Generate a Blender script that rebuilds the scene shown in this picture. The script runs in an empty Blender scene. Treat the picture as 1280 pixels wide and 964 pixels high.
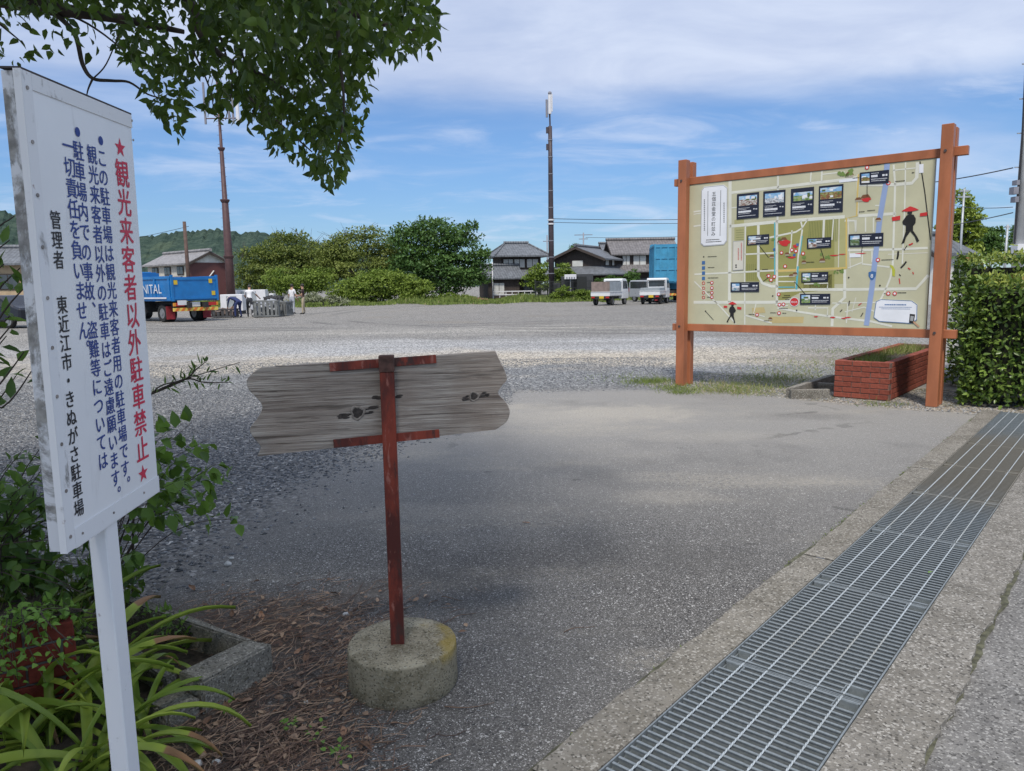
import bpy, bmesh, math, random
import numpy as np
from mathutils import Vector, Matrix, Euler
S = bpy.context.scene
COL = S.collection
random.seed(7); RNG = np.random.default_rng(7)
R_ = math.radians

# ---------------------------------------------------------------- camera
FPX = 925.0; EYE = 1.5
PITCH = math.atan(126/FPX); ROLL = 0.017
_R0 = np.array([1, 0, 0.]); FW = np.array([0, math.cos(PITCH), -math.sin(PITCH)]); _U0 = np.array([0, math.sin(PITCH), math.cos(PITCH)])
RT = math.cos(ROLL)*_R0 - math.sin(ROLL)*_U0; UP = math.sin(ROLL)*_R0 + math.cos(ROLL)*_U0
CAMP = np.array([0, 0, EYE])
cam = bpy.data.cameras.new('camera'); cam.sensor_width = 36; cam.lens = FPX/1280*36
cam.clip_end = 9000; cam.clip_start = 0.05
camo = bpy.data.objects.new('camera', cam); COL.objects.link(camo); S.camera = camo
_m = Matrix.Identity(4)
for i in range(3):
    _m[i][0] = RT[i]; _m[i][1] = UP[i]; _m[i][2] = -FW[i]; _m[i][3] = CAMP[i]
camo.matrix_world = _m

# ---------------------------------------------------------------- sky, sun, exposure
SUN_EL, SUN_AZ = R_(57), R_(-172)      # azimuth clockwise from +Y
w = bpy.data.worlds.new('World'); S.world = w; w.use_nodes = True
nt = w.node_tree; nt.nodes.clear()
def _n(nt, t, **k):
    n = nt.nodes.new(t)
    for a, b in k.items():
        setattr(n, a, b)
    return n
out = _n(nt, 'ShaderNodeOutputWorld'); bg = _n(nt, 'ShaderNodeBackground'); bg.inputs[1].default_value = 0.116
sky = _n(nt, 'ShaderNodeTexSky', sky_type='NISHITA', sun_disc=False, sun_elevation=SUN_EL, sun_rotation=SUN_AZ)
sky.altitude = 100; sky.air_density = 1.0; sky.dust_density = 0.2; sky.ozone_density = 3.0
tc = _n(nt, 'ShaderNodeTexCoord'); sp = _n(nt, 'ShaderNodeSeparateXYZ'); nt.links.new(tc.outputs['Generated'], sp.inputs[0])
def wmath(op, a, b=None, c=None):
    n = _n(nt, 'ShaderNodeMath', operation=op)
    for i, v in enumerate((a, b, c)):
        if v is None: continue
        if isinstance(v, (int, float)): n.inputs[i].default_value = v
        else: nt.links.new(v, n.inputs[i])
    return n.outputs[0]
zc = wmath('MAXIMUM', sp.outputs[2], 0.0)
den = wmath('ADD', zc, 0.13)
cx = wmath('DIVIDE', sp.outputs[0], den); cy = wmath('DIVIDE', sp.outputs[1], den)
cmb = _n(nt, 'ShaderNodeCombineXYZ'); nt.links.new(wmath('MULTIPLY', cx, 0.62), cmb.inputs[0]); nt.links.new(cy, cmb.inputs[1])
def wnoise(scale, det, rough, dist, off=0.0):
    n = _n(nt, 'ShaderNodeTexNoise', noise_dimensions='4D')
    n.inputs['W'].default_value = off
    n.inputs['Scale'].default_value = scale; n.inputs['Detail'].default_value = det
    n.inputs['Roughness'].default_value = rough; n.inputs['Distortion'].default_value = dist
    nt.links.new(cmb.outputs[0], n.inputs['Vector']); return n.outputs['Fac']
def wrange(v, a, b, c, d, smooth=True):
    n = _n(nt, 'ShaderNodeMapRange', interpolation_type='SMOOTHSTEP' if smooth else 'LINEAR')
    nt.links.new(v, n.inputs[0])
    for i, x in enumerate((a, b, c, d)): n.inputs[i+1].default_value = x
    return n.outputs[0]
n1 = wnoise(0.75, 7, 0.55, 0.35, 3.1); n2 = wnoise(2.6, 6, 0.6, 0.6, 8.0)
bank = wmath('ADD', wmath('ADD', n1, wrange(zc, 0.19, 0.27, 0.0, 0.42)), wmath('MULTIPLY', n2, 0.16))
mask = wrange(bank, 0.56, 1.0, 0.0, 0.97)
wisp = wmath('MULTIPLY', wrange(n2, 0.42, 0.72, 0.0, 0.60), wrange(n1, 0.3, 0.6, 0.25, 1.0))
mk = wmath('MAXIMUM', mask, wisp)
lowhaze = wrange(zc, 0.0, 0.16, 0.20, 0.0)
mk = wmath('MAXIMUM', mk, lowhaze)
shade = wmath('ADD', wmath('MULTIPLY', n2, 0.35), wmath('MULTIPLY', n1, 0.25))
cb = _n(nt, 'ShaderNodeMix', data_type='RGBA')
nt.links.new(wrange(shade, 0.22, 0.38, 0.0, 1.0), cb.inputs[0])
CLOUD_A = (3.9, 4.55, 6.1, 1); CLOUD_B = (5.0, 5.6, 6.9, 1)
cb.inputs[6].default_value = CLOUD_A; cb.inputs[7].default_value = CLOUD_B
skm = _n(nt, 'ShaderNodeMix', data_type='RGBA', blend_type='MULTIPLY'); skm.inputs[0].default_value = 1.0
hsv = _n(nt, 'ShaderNodeHueSaturation'); hsv.inputs['Saturation'].default_value = 1.06; nt.links.new(sky.outputs[0], hsv.inputs['Color']); nt.links.new(hsv.outputs[0], skm.inputs[6]); hz_ = _n(nt, 'ShaderNodeMix', data_type='RGBA'); nt.links.new(wrange(zc, 0.02, 0.22, 0.0, 1.0), hz_.inputs[0]); hz_.inputs[6].default_value = (.40, .55, .74, 1); hz_.inputs[7].default_value = (.67, .77, .92, 1); nt.links.new(hz_.outputs[2], skm.inputs[7])
mx = _n(nt, 'ShaderNodeMix', data_type='RGBA')
nt.links.new(mk, mx.inputs[0]); nt.links.new(skm.outputs[2], mx.inputs[6]); nt.links.new(cb.outputs[2], mx.inputs[7])
nt.links.new(mx.outputs[2], bg.inputs[0]); nt.links.new(bg.outputs[0], out.inputs[0])
sl = bpy.data.lights.new('sun', 'SUN'); sl.energy = 3.0; sl.angle = R_(8); sl.color = (1.0, 0.94, 0.85)
so = bpy.data.objects.new('sun', sl); COL.objects.link(so)
_sd = Vector((math.sin(SUN_AZ)*math.cos(SUN_EL), math.cos(SUN_AZ)*math.cos(SUN_EL), math.sin(SUN_EL)))
so.rotation_euler = _sd.to_track_quat('Z', 'Y').to_euler(); so.location = (0, 0, 60)
S.view_settings.view_transform = 'Standard'; S.view_settings.look = 'None'; S.view_settings.exposure = 0.28; S.view_settings.gamma = 1.0
S.render.engine = 'CYCLES'
try:
    S.cycles.max_bounces = 6; S.cycles.transparent_max_bounces = 6; S.cycles.use_denoising = True
except Exception: pass

# ---------------------------------------------------------------- geometry helpers
def ray(x, y): return FW + RT*(x-640)/FPX - UP*(y-482)/FPX
def gnd(x, y, z=0.0):
    d = ray(x, y); return CAMP + d*((z-EYE)/d[2])
def at(x, y, Y):
    d = ray(x, y); return CAMP + d*(Y/d[1])
def onplane(x, y, p, n):
    d = ray(x, y); t = np.dot(np.asarray(p)-CAMP, n)/np.dot(d, n); return CAMP + d*t
def projpx(P):
    v = np.asarray(P, float) - CAMP; k = v@FW
    k = np.where(np.abs(k) < 1e-6, 1e-6, k)
    return 640+FPX*(v@RT)/k, 482-FPX*(v@UP)/k, k
EU = np.array([0.654, 0.757, 0]); EU /= np.linalg.norm(EU)
EV = np.array([EU[1], -EU[0], 0]); EZ = np.array([0, 0, 1.])
def uv(u, v, z=0.0): return EU*u + EV*v + EZ*z
UANG = math.atan2(EV[1], EV[0])       # rotation whose local x is EV, local y is EU

class MB:
    def __init__(s): s.v = []; s.f = []; s.m = []; s.cur = 0
    def add(s, vs, fs):
        b = len(s.v); s.v += [tuple(map(float, v)) for v in vs]
        for f in fs: s.f.append(tuple(b+i for i in f)); s.m.append(s.cur)
    def box(s, c, d, rot=None):
        x, y, z = [k/2 for k in d]
        P = [(-x,-y,-z),(x,-y,-z),(x,y,-z),(-x,y,-z),(-x,-y,z),(x,-y,z),(x,y,z),(-x,y,z)]
        if rot is not None:
            M = rot if isinstance(rot, Matrix) else Euler(rot).to_matrix()
            P = [M @ Vector(p) for p in P]
        s.add([(p[0]+c[0], p[1]+c[1], p[2]+c[2]) for p in P], [(0,3,2,1),(4,5,6,7),(0,1,5,4),(1,2,6,5),(2,3,7,6),(3,0,4,7)])
    def quad(s, a, b, c, d): s.add([a, b, c, d], [(0,1,2,3)])
    def poly(s, pts): s.add(pts, [tuple(range(len(pts)))])
    def prism(s, pts, off):
        n = len(pts); off = np.asarray(off, float); A = [np.asarray(p, float) for p in pts]
        s.add(A+[p+off for p in A], [tuple(range(n-1,-1,-1)), tuple(range(n, 2*n))]+[(i,(i+1)%n,n+(i+1)%n,n+i) for i in range(n)])
    def tube(s, pts, rad, n=8, caps=True, ry=None):
        pts = [np.asarray(p, float) for p in pts]; m = len(pts)
        if isinstance(rad, (int, float)): rad = [rad]*m
        T = [pts[min(i+1, m-1)]-pts[max(i-1, 0)] for i in range(m)]
        t0 = T[0]/np.linalg.norm(T[0]); a = np.array([0,0,1.]) if abs(t0[2]) < .9 else np.array([1.,0,0])
        x = np.cross(t0, a); x /= np.linalg.norm(x); V = []
        for i in range(m):
            t = T[i]/max(np.linalg.norm(T[i]), 1e-9); x = x-t*np.dot(x, t); x /= np.linalg.norm(x); y = np.cross(t, x)
            for k in range(n):
                q = 2*math.pi*k/n; V.append(pts[i]+rad[i]*(math.cos(q)*x+(ry or 1)*math.sin(q)*y))
        F = [(i*n+k, i*n+(k+1)%n, (i+1)*n+(k+1)%n, (i+1)*n+k) for i in range(m-1) for k in range(n)]
        if caps: F += [tuple(range(n-1,-1,-1)), tuple((m-1)*n+k for k in range(n))]
        s.add(V, F)
    def cyl(s, a, b, r, n=12, r2=None): s.tube([a, b], [r, r if r2 is None else r2], n)
    def lathe(s, prof, c=(0,0,0), n=24):
        V = [(c[0]+r*math.cos(2*math.pi*k/n), c[1]+r*math.sin(2*math.pi*k/n), c[2]+z) for r, z in prof for k in range(n)]
        m = len(prof)
        F = [(i*n+k, i*n+(k+1)%n, (i+1)*n+(k+1)%n, (i+1)*n+k) for i in range(m-1) for k in range(n)]
        F += [tuple(range(n-1,-1,-1)), tuple((m-1)*n+k for k in range(n))]
        s.add(V, F)
    def ball(s, c, r, n=10, m=7):
        r = (r, r, r) if isinstance(r, (int, float)) else r
        V = [(c[0], c[1], c[2]-r[2])]
        for i in range(1, m):
            th = math.pi*i/m
            for k in range(n):
                ph = 2*math.pi*k/n; V.append((c[0]+r[0]*math.sin(th)*math.cos(ph), c[1]+r[1]*math.sin(th)*math.sin(ph), c[2]-r[2]*math.cos(th)))
        V.append((c[0], c[1], c[2]+r[2])); L = len(V)-1
        F = [(0, 1+(k+1)%n, 1+k) for k in range(n)]
        F += [(1+i*n+k, 1+i*n+(k+1)%n, 1+(i+1)*n+(k+1)%n, 1+(i+1)*n+k) for i in range(m-2) for k in range(n)]
        F += [(L, 1+(m-2)*n+k, 1+(m-2)*n+(k+1)%n) for k in range(n)]
        s.add(V, F)
    def mesh(s, name, mats):
        me = bpy.data.meshes.new(name); me.from_pydata(s.v, [], s.f)
        for m in (mats if isinstance(mats, (list, tuple)) else [mats]): me.materials.append(m)
        if any(s.m): me.polygons.foreach_set('material_index', s.m)
        me.update(); return me
    def build(s, name, mats, parent=None, smooth=False, bevel=0):
        me = s.mesh(name, mats)
        bm = bmesh.new(); bm.from_mesh(me); bmesh.ops.recalc_face_normals(bm, faces=bm.faces)
        if bevel: bmesh.ops.bevel(bm, geom=bm.edges[:], offset=bevel, segments=1, affect='EDGES', profile=0.7)
        bm.to_mesh(me); bm.free()
        if smooth: me.polygons.foreach_set('use_smooth', [True]*len(me.polygons))
        return link(name, me, parent)
def link(name, data, parent=None, loc=None):
    o = bpy.data.objects.new(name, data); COL.objects.link(o)
    if parent is not None: o.parent = parent
    if loc is not None: o.location = loc
    return o
def tag(o, label=None, cat=None, group=None, kind=None):
    if label: o['label'] = label
    if cat: o['category'] = cat
    if group: o['group'] = group
    if kind: o['kind'] = kind
    return o
def thing(name, label, cat, loc=(0,0,0), rz=0.0, group=None):
    o = link(name, None, None, tuple(map(float, loc))); o.rotation_euler = (0, 0, rz); o.empty_display_size = .2
    return tag(o, label, cat, group)
def copy_tree(o, parent=None):
    c = o.copy(); COL.objects.link(c)
    if parent is not None: c.parent = parent
    for ch in list(o.children): copy_tree(ch, c)
    return c
def npmesh(name, V, F, mat, tint=None, smooth=False):
    """V (N,3); F list of index arrays (M,k)"""
    me = bpy.data.meshes.new(name); V = np.asarray(V, np.float32)
    F = [np.asarray(f, np.int32) for f in F if len(f)]
    me.vertices.add(len(V)); me.vertices.foreach_set('co', V.ravel())
    tot = sum(f.size for f in F); nf = sum(len(f) for f in F)
    me.loops.add(tot); me.polygons.add(nf)
    me.loops.foreach_set('vertex_index', np.concatenate([f.ravel() for f in F]))
    ls = []; k = 0
    for f in F:
        ls.append(k+np.arange(len(f))*f.shape[1]); k += f.size
    me.polygons.foreach_set('loop_start', np.concatenate(ls).astype(np.int32))
    me.update(calc_edges=True); me.materials.append(mat)
    if tint is not None:
        a = me.attributes.new('tint', 'FLOAT', 'POINT'); a.data.foreach_set('value', np.asarray(tint, np.float32))
    if smooth: me.polygons.foreach_set('use_smooth', [True]*nf)
    return me
def unit(a): return a/np.maximum(np.linalg.norm(a, axis=-1, keepdims=True), 1e-9)
def leafmesh(name, P, A, Nn, L, W, mat, tint, fine=True, fold=.18):
    P = np.asarray(P, float); A = unit(np.asarray(A, float)); Nn = np.asarray(Nn, float)
    B = unit(np.cross(A, Nn)); Nn = np.cross(B, A); n = len(P); L = np.asarray(L)[:, None]*np.ones((n,1)); W = np.asarray(W)[:, None]*np.ones((n,1))
    if fine:
        tpl = [(0,0,0),(-.42,.28,fold),(-.33,.62,fold*.7),(0,1,-.08),(.33,.62,fold*.7),(.42,.28,fold),(0,.5,.04)]
        quads = [(0,6,2,1),(0,5,4,6)]; tris = [(6,3,2),(6,4,3)]
    else:
        tpl = [(0,0,0),(-.5,.45,fold),(0,1,0),(.5,.45,fold)]
        quads = [(0,3,2,1)]; tris = []
    k = len(tpl)
    V = np.stack([P+B*W*t[0]+A*L*t[1]+Nn*W*t[2] for t in tpl], 1).reshape(-1, 3)
    base = (np.arange(n)*k)[:, None]
    F = [np.concatenate([base+np.array(q)[None] for q in quads])]
    if tris: F.append(np.concatenate([base+np.array(q)[None] for q in tris]))
    return npmesh(name, V, F, mat, np.repeat(tint, k))
def rnd(a, b, n=None): return RNG.uniform(a, b, n)
def rdir(n): return unit(RNG.normal(size=(n, 3)))
def catmull(pts, k=6, closed=False):
    pts = [np.asarray(p, float) for p in pts]; n = len(pts); o = []
    rng = range(n) if closed else range(n-1)
    for i in rng:
        g = lambda j: pts[j % n] if closed else pts[min(max(j, 0), n-1)]
        p0, p1, p2, p3 = g(i-1), g(i), g(i+1), g(i+2)
        for j in range(k):
            t = j/k; o.append(.5*((2*p1)+(-p0+p2)*t+(2*p0-5*p1+4*p2-p3)*t*t+(-p0+3*p1-3*p2+p3)*t**3))
    if not closed: o.append(pts[-1])
    return o

# ---------------------------------------------------------------- materials
class NT:
    def __init__(s, name):
        s.mat = bpy.data.materials.new(name); s.mat.use_nodes = True; s.t = s.mat.node_tree; s.t.nodes.clear()
        s.out = s.n('ShaderNodeOutputMaterial'); s.bs = s.n('ShaderNodeBsdfPrincipled'); s.l(s.bs.outputs[0], s.out.inputs[0])
        s._co = None
    def n(s, t, **k):
        n = s.t.nodes.new(t)
        for a, b in k.items(): setattr(n, a, b)
        return n
    def l(s, a, b): s.t.links.new(a, b)
    def set(s, sock, v):
        if isinstance(v, (int, float)): sock.default_value = v
        elif isinstance(v, tuple): sock.default_value = v if len(v) == 4 or sock.type == 'VECTOR' else (*v, 1)
        else: s.l(v, sock)
    def co(s, kind='Object'):
        return s.n('ShaderNodeTexCoord').outputs[kind]
    def pos(s): return s.n('ShaderNodeNewGeometry').outputs['Position']
    def mp(s, v, scale=(1,1,1), rot=(0,0,0), loc=(0,0,0)):
        m = s.n('ShaderNodeMapping'); s.l(v, m.inputs[0]); m.inputs['Scale'].default_value = scale; m.inputs['Rotation'].default_value = rot; m.inputs['Location'].default_value = loc
        return m.outputs[0]
    def noise(s, v, scale, det=4, rough=.55, dist=0.0, out='Fac'):
        n = s.n('ShaderNodeTexNoise'); s.l(v, n.inputs['Vector']); n.inputs['Scale'].default_value = scale; n.inputs['Detail'].default_value = det
        n.inputs['Roughness'].default_value = rough; n.inputs['Distortion'].default_value = dist; return n.outputs[out]
    def vor(s, v, scale, feature='F1', out='Distance', rnd=1.0):
        n = s.n('ShaderNodeTexVoronoi', feature=feature); s.l(v, n.inputs['Vector']); n.inputs['Scale'].default_value = scale; n.inputs['Randomness'].default_value = rnd
        return n.outputs[out]
    def m(s, op, a, b=0.0, c=0.0, clamp=False):
        n = s.n('ShaderNodeMath', operation=op, use_clamp=clamp)
        for i, v in enumerate((a, b, c)): s.set(n.inputs[i], v)
        return n.outputs[0]
    def rng(s, v, a, b, c=0.0, d=1.0, smooth=True):
        n = s.n('ShaderNodeMapRange', interpolation_type='SMOOTHSTEP' if smooth else 'LINEAR'); s.set(n.inputs[0], v)
        for i, x in enumerate((a, b, c, d)): n.inputs[i+1].default_value = x
        return n.outputs[0]
    def mix(s, f, a, b, mode='MIX'):
        n = s.n('ShaderNodeMix', data_type='RGBA', blend_type=mode); s.set(n.inputs[0], f); s.set(n.inputs[6], a); s.set(n.inputs[7], b); return n.outputs[2]
    def ramp(s, v, stops, interp='LINEAR'):
        n = s.n('ShaderNodeValToRGB'); s.l(v, n.inputs[0]); e = n.color_ramp; e.interpolation = interp
        while len(e.elements) < len(stops): e.elements.new(0.5)
        for q, (p, c) in zip(e.elements, stops): q.position = p; q.color = (*c, 1)
        return n.outputs[0]
    def bump(s, h, strength=.5, dist=.01, prev=None):
        n = s.n('ShaderNodeBump'); n.inputs['Strength'].default_value = strength; n.inputs['Distance'].default_value = dist; s.l(h, n.inputs['Height'])
        if prev is not None: s.l(prev, n.inputs['Normal'])
        return n.outputs[0]
    def fin(s, col=None, rough=None, normal=None, metal=None, spec=None):
        for k, v in (('Base Color', col), ('Roughness', rough), ('Normal', normal), ('Metallic', metal), ('Specular IOR Level', spec)):
            if v is not None: s.set(s.bs.inputs[k], v)
        return s.mat
def simple(name, c, rough=.6, var=.15, scale=6.0, metal=0.0, bump=0.0, bscale=40.0, dirt=None, objrand=0.0, spec=None, stretch=(1,1,1)):
    t = NT(name); co = t.mp(t.co(), stretch)
    n = t.noise(co, scale, 5)
    a = tuple(x*(1-var) for x in c); b = tuple(min(1, x*(1+var)) for x in c)
    col = t.mix(t.rng(n, .3, .7), a, b)
    if dirt:
        dc, lo, hi, amt = dirt
        col = t.mix(t.m('MULTIPLY', t.rng(t.noise(co, scale*2.3, 8, .65, .5), lo, hi), amt), col, dc)
    if objrand:
        oi = t.n('ShaderNodeObjectInfo').outputs['Random']
        f = t.rng(oi, 0, 1, 1-objrand, 1+objrand, False)
        hv = t.n('ShaderNodeHueSaturation'); t.l(f, hv.inputs['Value']); t.l(col, hv.inputs['Color']); col = hv.outputs[0]
    nm = t.bump(t.noise(co, bscale, 6, .6), bump, .01) if bump else None
    return t.fin(col, t.rng(t.noise(co, scale*1.7, 3), .3, .7, max(0.02, rough-.08), min(1, rough+.08)), nm, metal, spec)
def leafmat(name, dark, light, rough=.5, trans=.22, brown=None):
    t = NT(name); a = t.n('ShaderNodeAttribute', attribute_name='tint').outputs['Fac']
    st = [(0.0, dark), (1.0, light)] if brown is None else [(0.0, dark), (.9, light), (.97, brown)]
    col = t.ramp(a, st); t.fin(col, rough, spec=.35)
    tr = t.n('ShaderNodeBsdfTranslucent'); c2 = t.mix(.5, col, (.20, .30, .04), 'MIX'); t.l(c2, tr.inputs[0])
    mx = t.n('ShaderNodeMixShader'); mx.inputs[0].default_value = trans; t.l(t.bs.outputs[0], mx.inputs[1]); t.l(tr.outputs[0], mx.inputs[2]); t.l(mx.outputs[0], t.out.inputs[0])
    return t.mat
def tintmat(name, stops, rough=.8, bump=0):
    t = NT(name); a = t.n('ShaderNodeAttribute', attribute_name='tint').outputs['Fac']
    n = t.noise(t.co(), 60, 4); c = t.ramp(a, stops); c = t.mix(t.rng(n, .3, .7, 0, .35), c, (.05, .05, .05), 'MIX')
    return t.fin(c, rough)
def flat(name, c, rough=.55): return simple(name, c, rough, .06, 3.0)
# ================================================================ SETTING: ground, apron, road, drain
def lot_material():
    t = NT('lot_surface'); P = t.pos(); sx = t.n('ShaderNodeSeparateXYZ'); t.l(P, sx.inputs[0]); X, Y = sx.outputs[0], sx.outputs[1]
    wob = t.m('SUBTRACT', t.noise(P, .9, 4), .5); wob2 = t.m('SUBTRACT', t.noise(P, 6.0, 4), .5); big = t.m('SUBTRACT', t.noise(P, .16, 4), .5)
    # where the asphalt apron ends
    lim = t.m('MULTIPLY', t.m('MAXIMUM', t.m('SUBTRACT', Y, 6.0), 0.0), .42)
    d1 = t.m('SUBTRACT', t.m('ADD', X, 1.72), lim); d2 = t.m('SUBTRACT', 10.35, Y)
    d = t.m('ADD', t.m('MINIMUM', d1, d2), t.m('ADD', t.m('MULTIPLY', wob, 1.0), t.m('MULTIPLY', wob2, .35)))
    apron = t.rng(t.m('ADD', d, t.m('MULTIPLY', t.m('SUBTRACT', t.noise(P, 22, 3), .5), .8)), -.35, .38)
    # --- asphalt
    cell = t.vor(P, 270, out='Color'); csep = t.n('ShaderNodeSeparateColor'); t.l(cell, csep.inputs[0]); cr = csep.outputs[0]
    cell2 = t.vor(P, 125, out='Color'); cs2 = t.n('ShaderNodeSeparateColor'); t.l(cell2, cs2.inputs[0])
    asph = t.ramp(cr, [(0, (.034, .032, .030)), (.35, (.072, .068, .063)), (.75, (.130, .124, .116)), (.93, (.25, .24, .23)), (1, (.62, .61, .59))])
    asph = t.mix(t.rng(cs2.outputs[1], .972, .995), asph, (.50, .49, .47)); asph = t.mix(t.rng(cs2.outputs[2], .93, .99), asph, (.02, .02, .022))
    age = t.noise(P, .55, 6, .6); asph = t.mix(t.rng(age, .35, .65, 0, .55), asph, t.mix(.5, asph, (.235, .228, .215)))
    asph = t.mix(t.rng(Y, 3.0, 8.0, 0.0, 1.0), asph, t.mix(.55, asph, (.36, .347, .325)))  # brighter ground beyond the tree shade, painted as a lighter asphalt colour
    dust = t.m('MULTIPLY', t.rng(t.noise(t.mp(P, (.55, 1.3, 1)), .8, 5, .6), .50, .68), t.rng(t.noise(P, 30, 3), .35, .6)); 
    asph = t.mix(t.m('MULTIPLY', dust, .40), asph, (.40, .365, .30))
    damp = t.rng(t.noise(t.mp(P, (1, .8, 1), loc=(3, 5, 0)), .75, 5), .52, .72, 0, .45); asph = t.mix(damp, asph, t.mix(.62, asph, (.035, .036, .04)))
    crack = t.vor(t.mp(P, (1, 1, 1), loc=(.4, .2, 0)), .33, 'DISTANCE_TO_EDGE'); 
    crk = t.m('MULTIPLY', t.rng(t.m('ADD', crack, t.m('MULTIPLY', wob2, .10)), .0, .008, 1, 0), t.rng(t.noise(P, .5, 2), .52, .6)); asph = t.mix(t.m('MULTIPLY', crk, .35), asph, (.02, .02, .018))
    def spot(px, rx, ry, amt, colr, cur):
        g_ = gnd(*px); dv = t.n('ShaderNodeVectorMath', operation='SUBTRACT'); t.l(P, dv.inputs[0]); dv.inputs[1].default_value = (float(g_[0]), float(g_[1]), 0); sc_ = t.n('ShaderNodeVectorMath', operation='MULTIPLY'); t.l(dv.outputs[0], sc_.inputs[0]); sc_.inputs[1].default_value = (1/rx, 1/ry, 0); ln = t.n('ShaderNodeVectorMath', operation='LENGTH'); t.l(sc_.outputs[0], ln.inputs[0])
        f = t.rng(t.m('ADD', ln.outputs['Value'], t.m('ADD', t.m('MULTIPLY', wob, 1.6), t.m('MULTIPLY', wob2, 1.0))), .25, 1.1, amt, 0); return t.mix(t.m('MULTIPLY', f, t.rng(t.noise(P, 45, 3), .35, .6, .35, 1)), cur, colr)
    SAND = (.46, .42, .35); DAMP = (.045, .043, .042)
    for px_, rx_, ry_, am_ in (((690, 520), 1.6, 1.0, .34), ((840, 622), .5, .28, .26), ((560, 640), .9, .25, .22), ((770, 515), 1.2, .6, .35), ((900, 545), .9, .35, .2), ((1000, 600), .5, .3, .15)): asph = spot(px_, rx_, ry_, am_, SAND, asph)
    for px_, rx_, ry_, am_ in (((560, 735), .55, .40, .5), ((650, 700), .9, .35, .4), ((880, 700), .5, .25, .3), ((1000, 520), .8, .35, .35), ((940, 680), .08, .03, .6), ((720, 600), .05, .03, .6), ((610, 590), .04, .02, .7), ((850, 560), .05, .03, .5)): asph = spot(px_, rx_, ry_, am_, DAMP, asph)
    # --- gravel
    g = t.vor(P, 34, out='Color'); gs = t.n('ShaderNodeSeparateColor'); t.l(g, gs.inputs[0]); gd = t.vor(P, 30)
    g2 = t.vor(P, 75, out='Color'); gs2 = t.n('ShaderNodeSeparateColor'); t.l(g2, gs2.inputs[0])
    yy = t.m('ADD', Y, t.m('ADD', t.m('MULTIPLY', big, 9.0), t.m('MULTIPLY', wob, 2.2)))
    def nrm(y): return (y-2)/60.0
    zone = t.ramp(t.m('MULTIPLY', t.m('SUBTRACT', yy, 2.0), 1/60.0), [(nrm(3), (.155, .155, .16)), (nrm(9), (.19, .193, .20)), (nrm(12.5), (.22, .232, .25)), (nrm(13.8), (.45, .41, .345)), (nrm(15.8), (.48, .44, .38)), (nrm(17.6), (.39, .40, .42)), (nrm(20), (.38, .385, .395)), (nrm(22), (.22, .215, .21)), (nrm(25), (.36, .35, .33)), (nrm(27.5), (.235, .228, .22)), (nrm(45), (.262, .252, .24))])
    off = t.rng(t.m('ADD', X, t.m('MULTIPLY', big, 10.0)), 3.0, 7.0, 0, .75); zone = t.mix(off, zone, (.225, .219, .21))
    offl = t.rng(t.m('ADD', X, t.m('MULTIPLY', big, 12.0)), -9.0, -3.5, .5, 0); zone = t.mix(offl, zone, (.27, .264, .252))
    stone = t.rng(gs.outputs[0], 0, 1, .45, 1.6, False); fine_ = t.rng(gs2.outputs[0], 0, 1, .62, 1.38, False)
    mul = t.n('ShaderNodeVectorMath', operation='SCALE'); t.l(zone, mul.inputs[0]); t.l(t.m('MULTIPLY', stone, fine_), mul.inputs['Scale'])
    grav = t.mix(1.0, mul.outputs[0], (1.0, .975, .925), 'MULTIPLY')
    grav = t.mix(t.rng(gs.outputs[1], .94, .98), grav, (.52, .51, .49)); grav = t.mix(t.rng(gs.outputs[2], .86, .95), grav, (.05, .052, .06))
    grav = t.mix(t.rng(gd, .45, .75, 0, .55), grav, (.07, .068, .064))
    track = t.rng(t.noise(t.mp(P, (.05, .55, 1), rot=(0, 0, .12)), 1.2, 4, .6), .52, .62, 0, .55); grav = t.mix(track, grav, t.mix(.5, grav, (.12, .115, .11)))
    for cx_, cy_, rad in ((3.0, 60.0, 33.5), (3.0, 60.0, 35.0), (12, 44, 22.0), (12, 44, 23.5), (-9, 52, 24.0), (-9, 52, 25.5)):
        dv = t.n('ShaderNodeVectorMath', operation='SUBTRACT'); t.l(P, dv.inputs[0]); dv.inputs[1].default_value = (cx_, cy_, 0); ln = t.n('ShaderNodeVectorMath', operation='LENGTH'); t.l(dv.outputs[0], ln.inputs[0]); e_ = t.m('ABSOLUTE', t.m('SUBTRACT', ln.outputs['Value'], rad))
        grav = t.mix(t.m('MULTIPLY', t.rng(t.m('ADD', e_, t.m('MULTIPLY', t.m('ABSOLUTE', wob), .25)), .10, .32, .62, 0), t.rng(t.noise(P, .12, 3), .42, .55)), grav, (.10, .096, .09))
    earth = t.m('MULTIPLY', t.rng(t.noise(P, .22, 5, .6), .56, .68), t.rng(Y, 9, 14, 0, .5)); grav = t.mix(earth, grav, (.21, .185, .15))
    # soil, needles and moss in the shaded corner by the planting
    dd = t.m('MAXIMUM', t.m('MULTIPLY', t.m('ADD', X, .62), .9), t.m('SUBTRACT', Y, 3.55)); soil = t.rng(t.m('ADD', dd, t.m('ADD', t.m('MULTIPLY', wob, .7), t.m('MULTIPLY', wob2, .35))), -.45, .15, 1, 0)
    near = t.mix(apron, grav, asph)
    near = t.mix(t.m('MULTIPLY', soil, .88), near, t.mix(t.noise(P, 70, 4), (.05, .038, .030), (.14, .105, .08)))
    # gravelly verge below the map board
    U = t.n('ShaderNodeVectorMath', operation='DOT_PRODUCT'); t.l(P, U.inputs[0]); U.inputs[1].default_value = tuple(EU)
    V = t.n('ShaderNodeVectorMath', operation='DOT_PRODUCT'); t.l(P, V.inputs[0]); V.inputs[1].default_value = tuple(EV)
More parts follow.
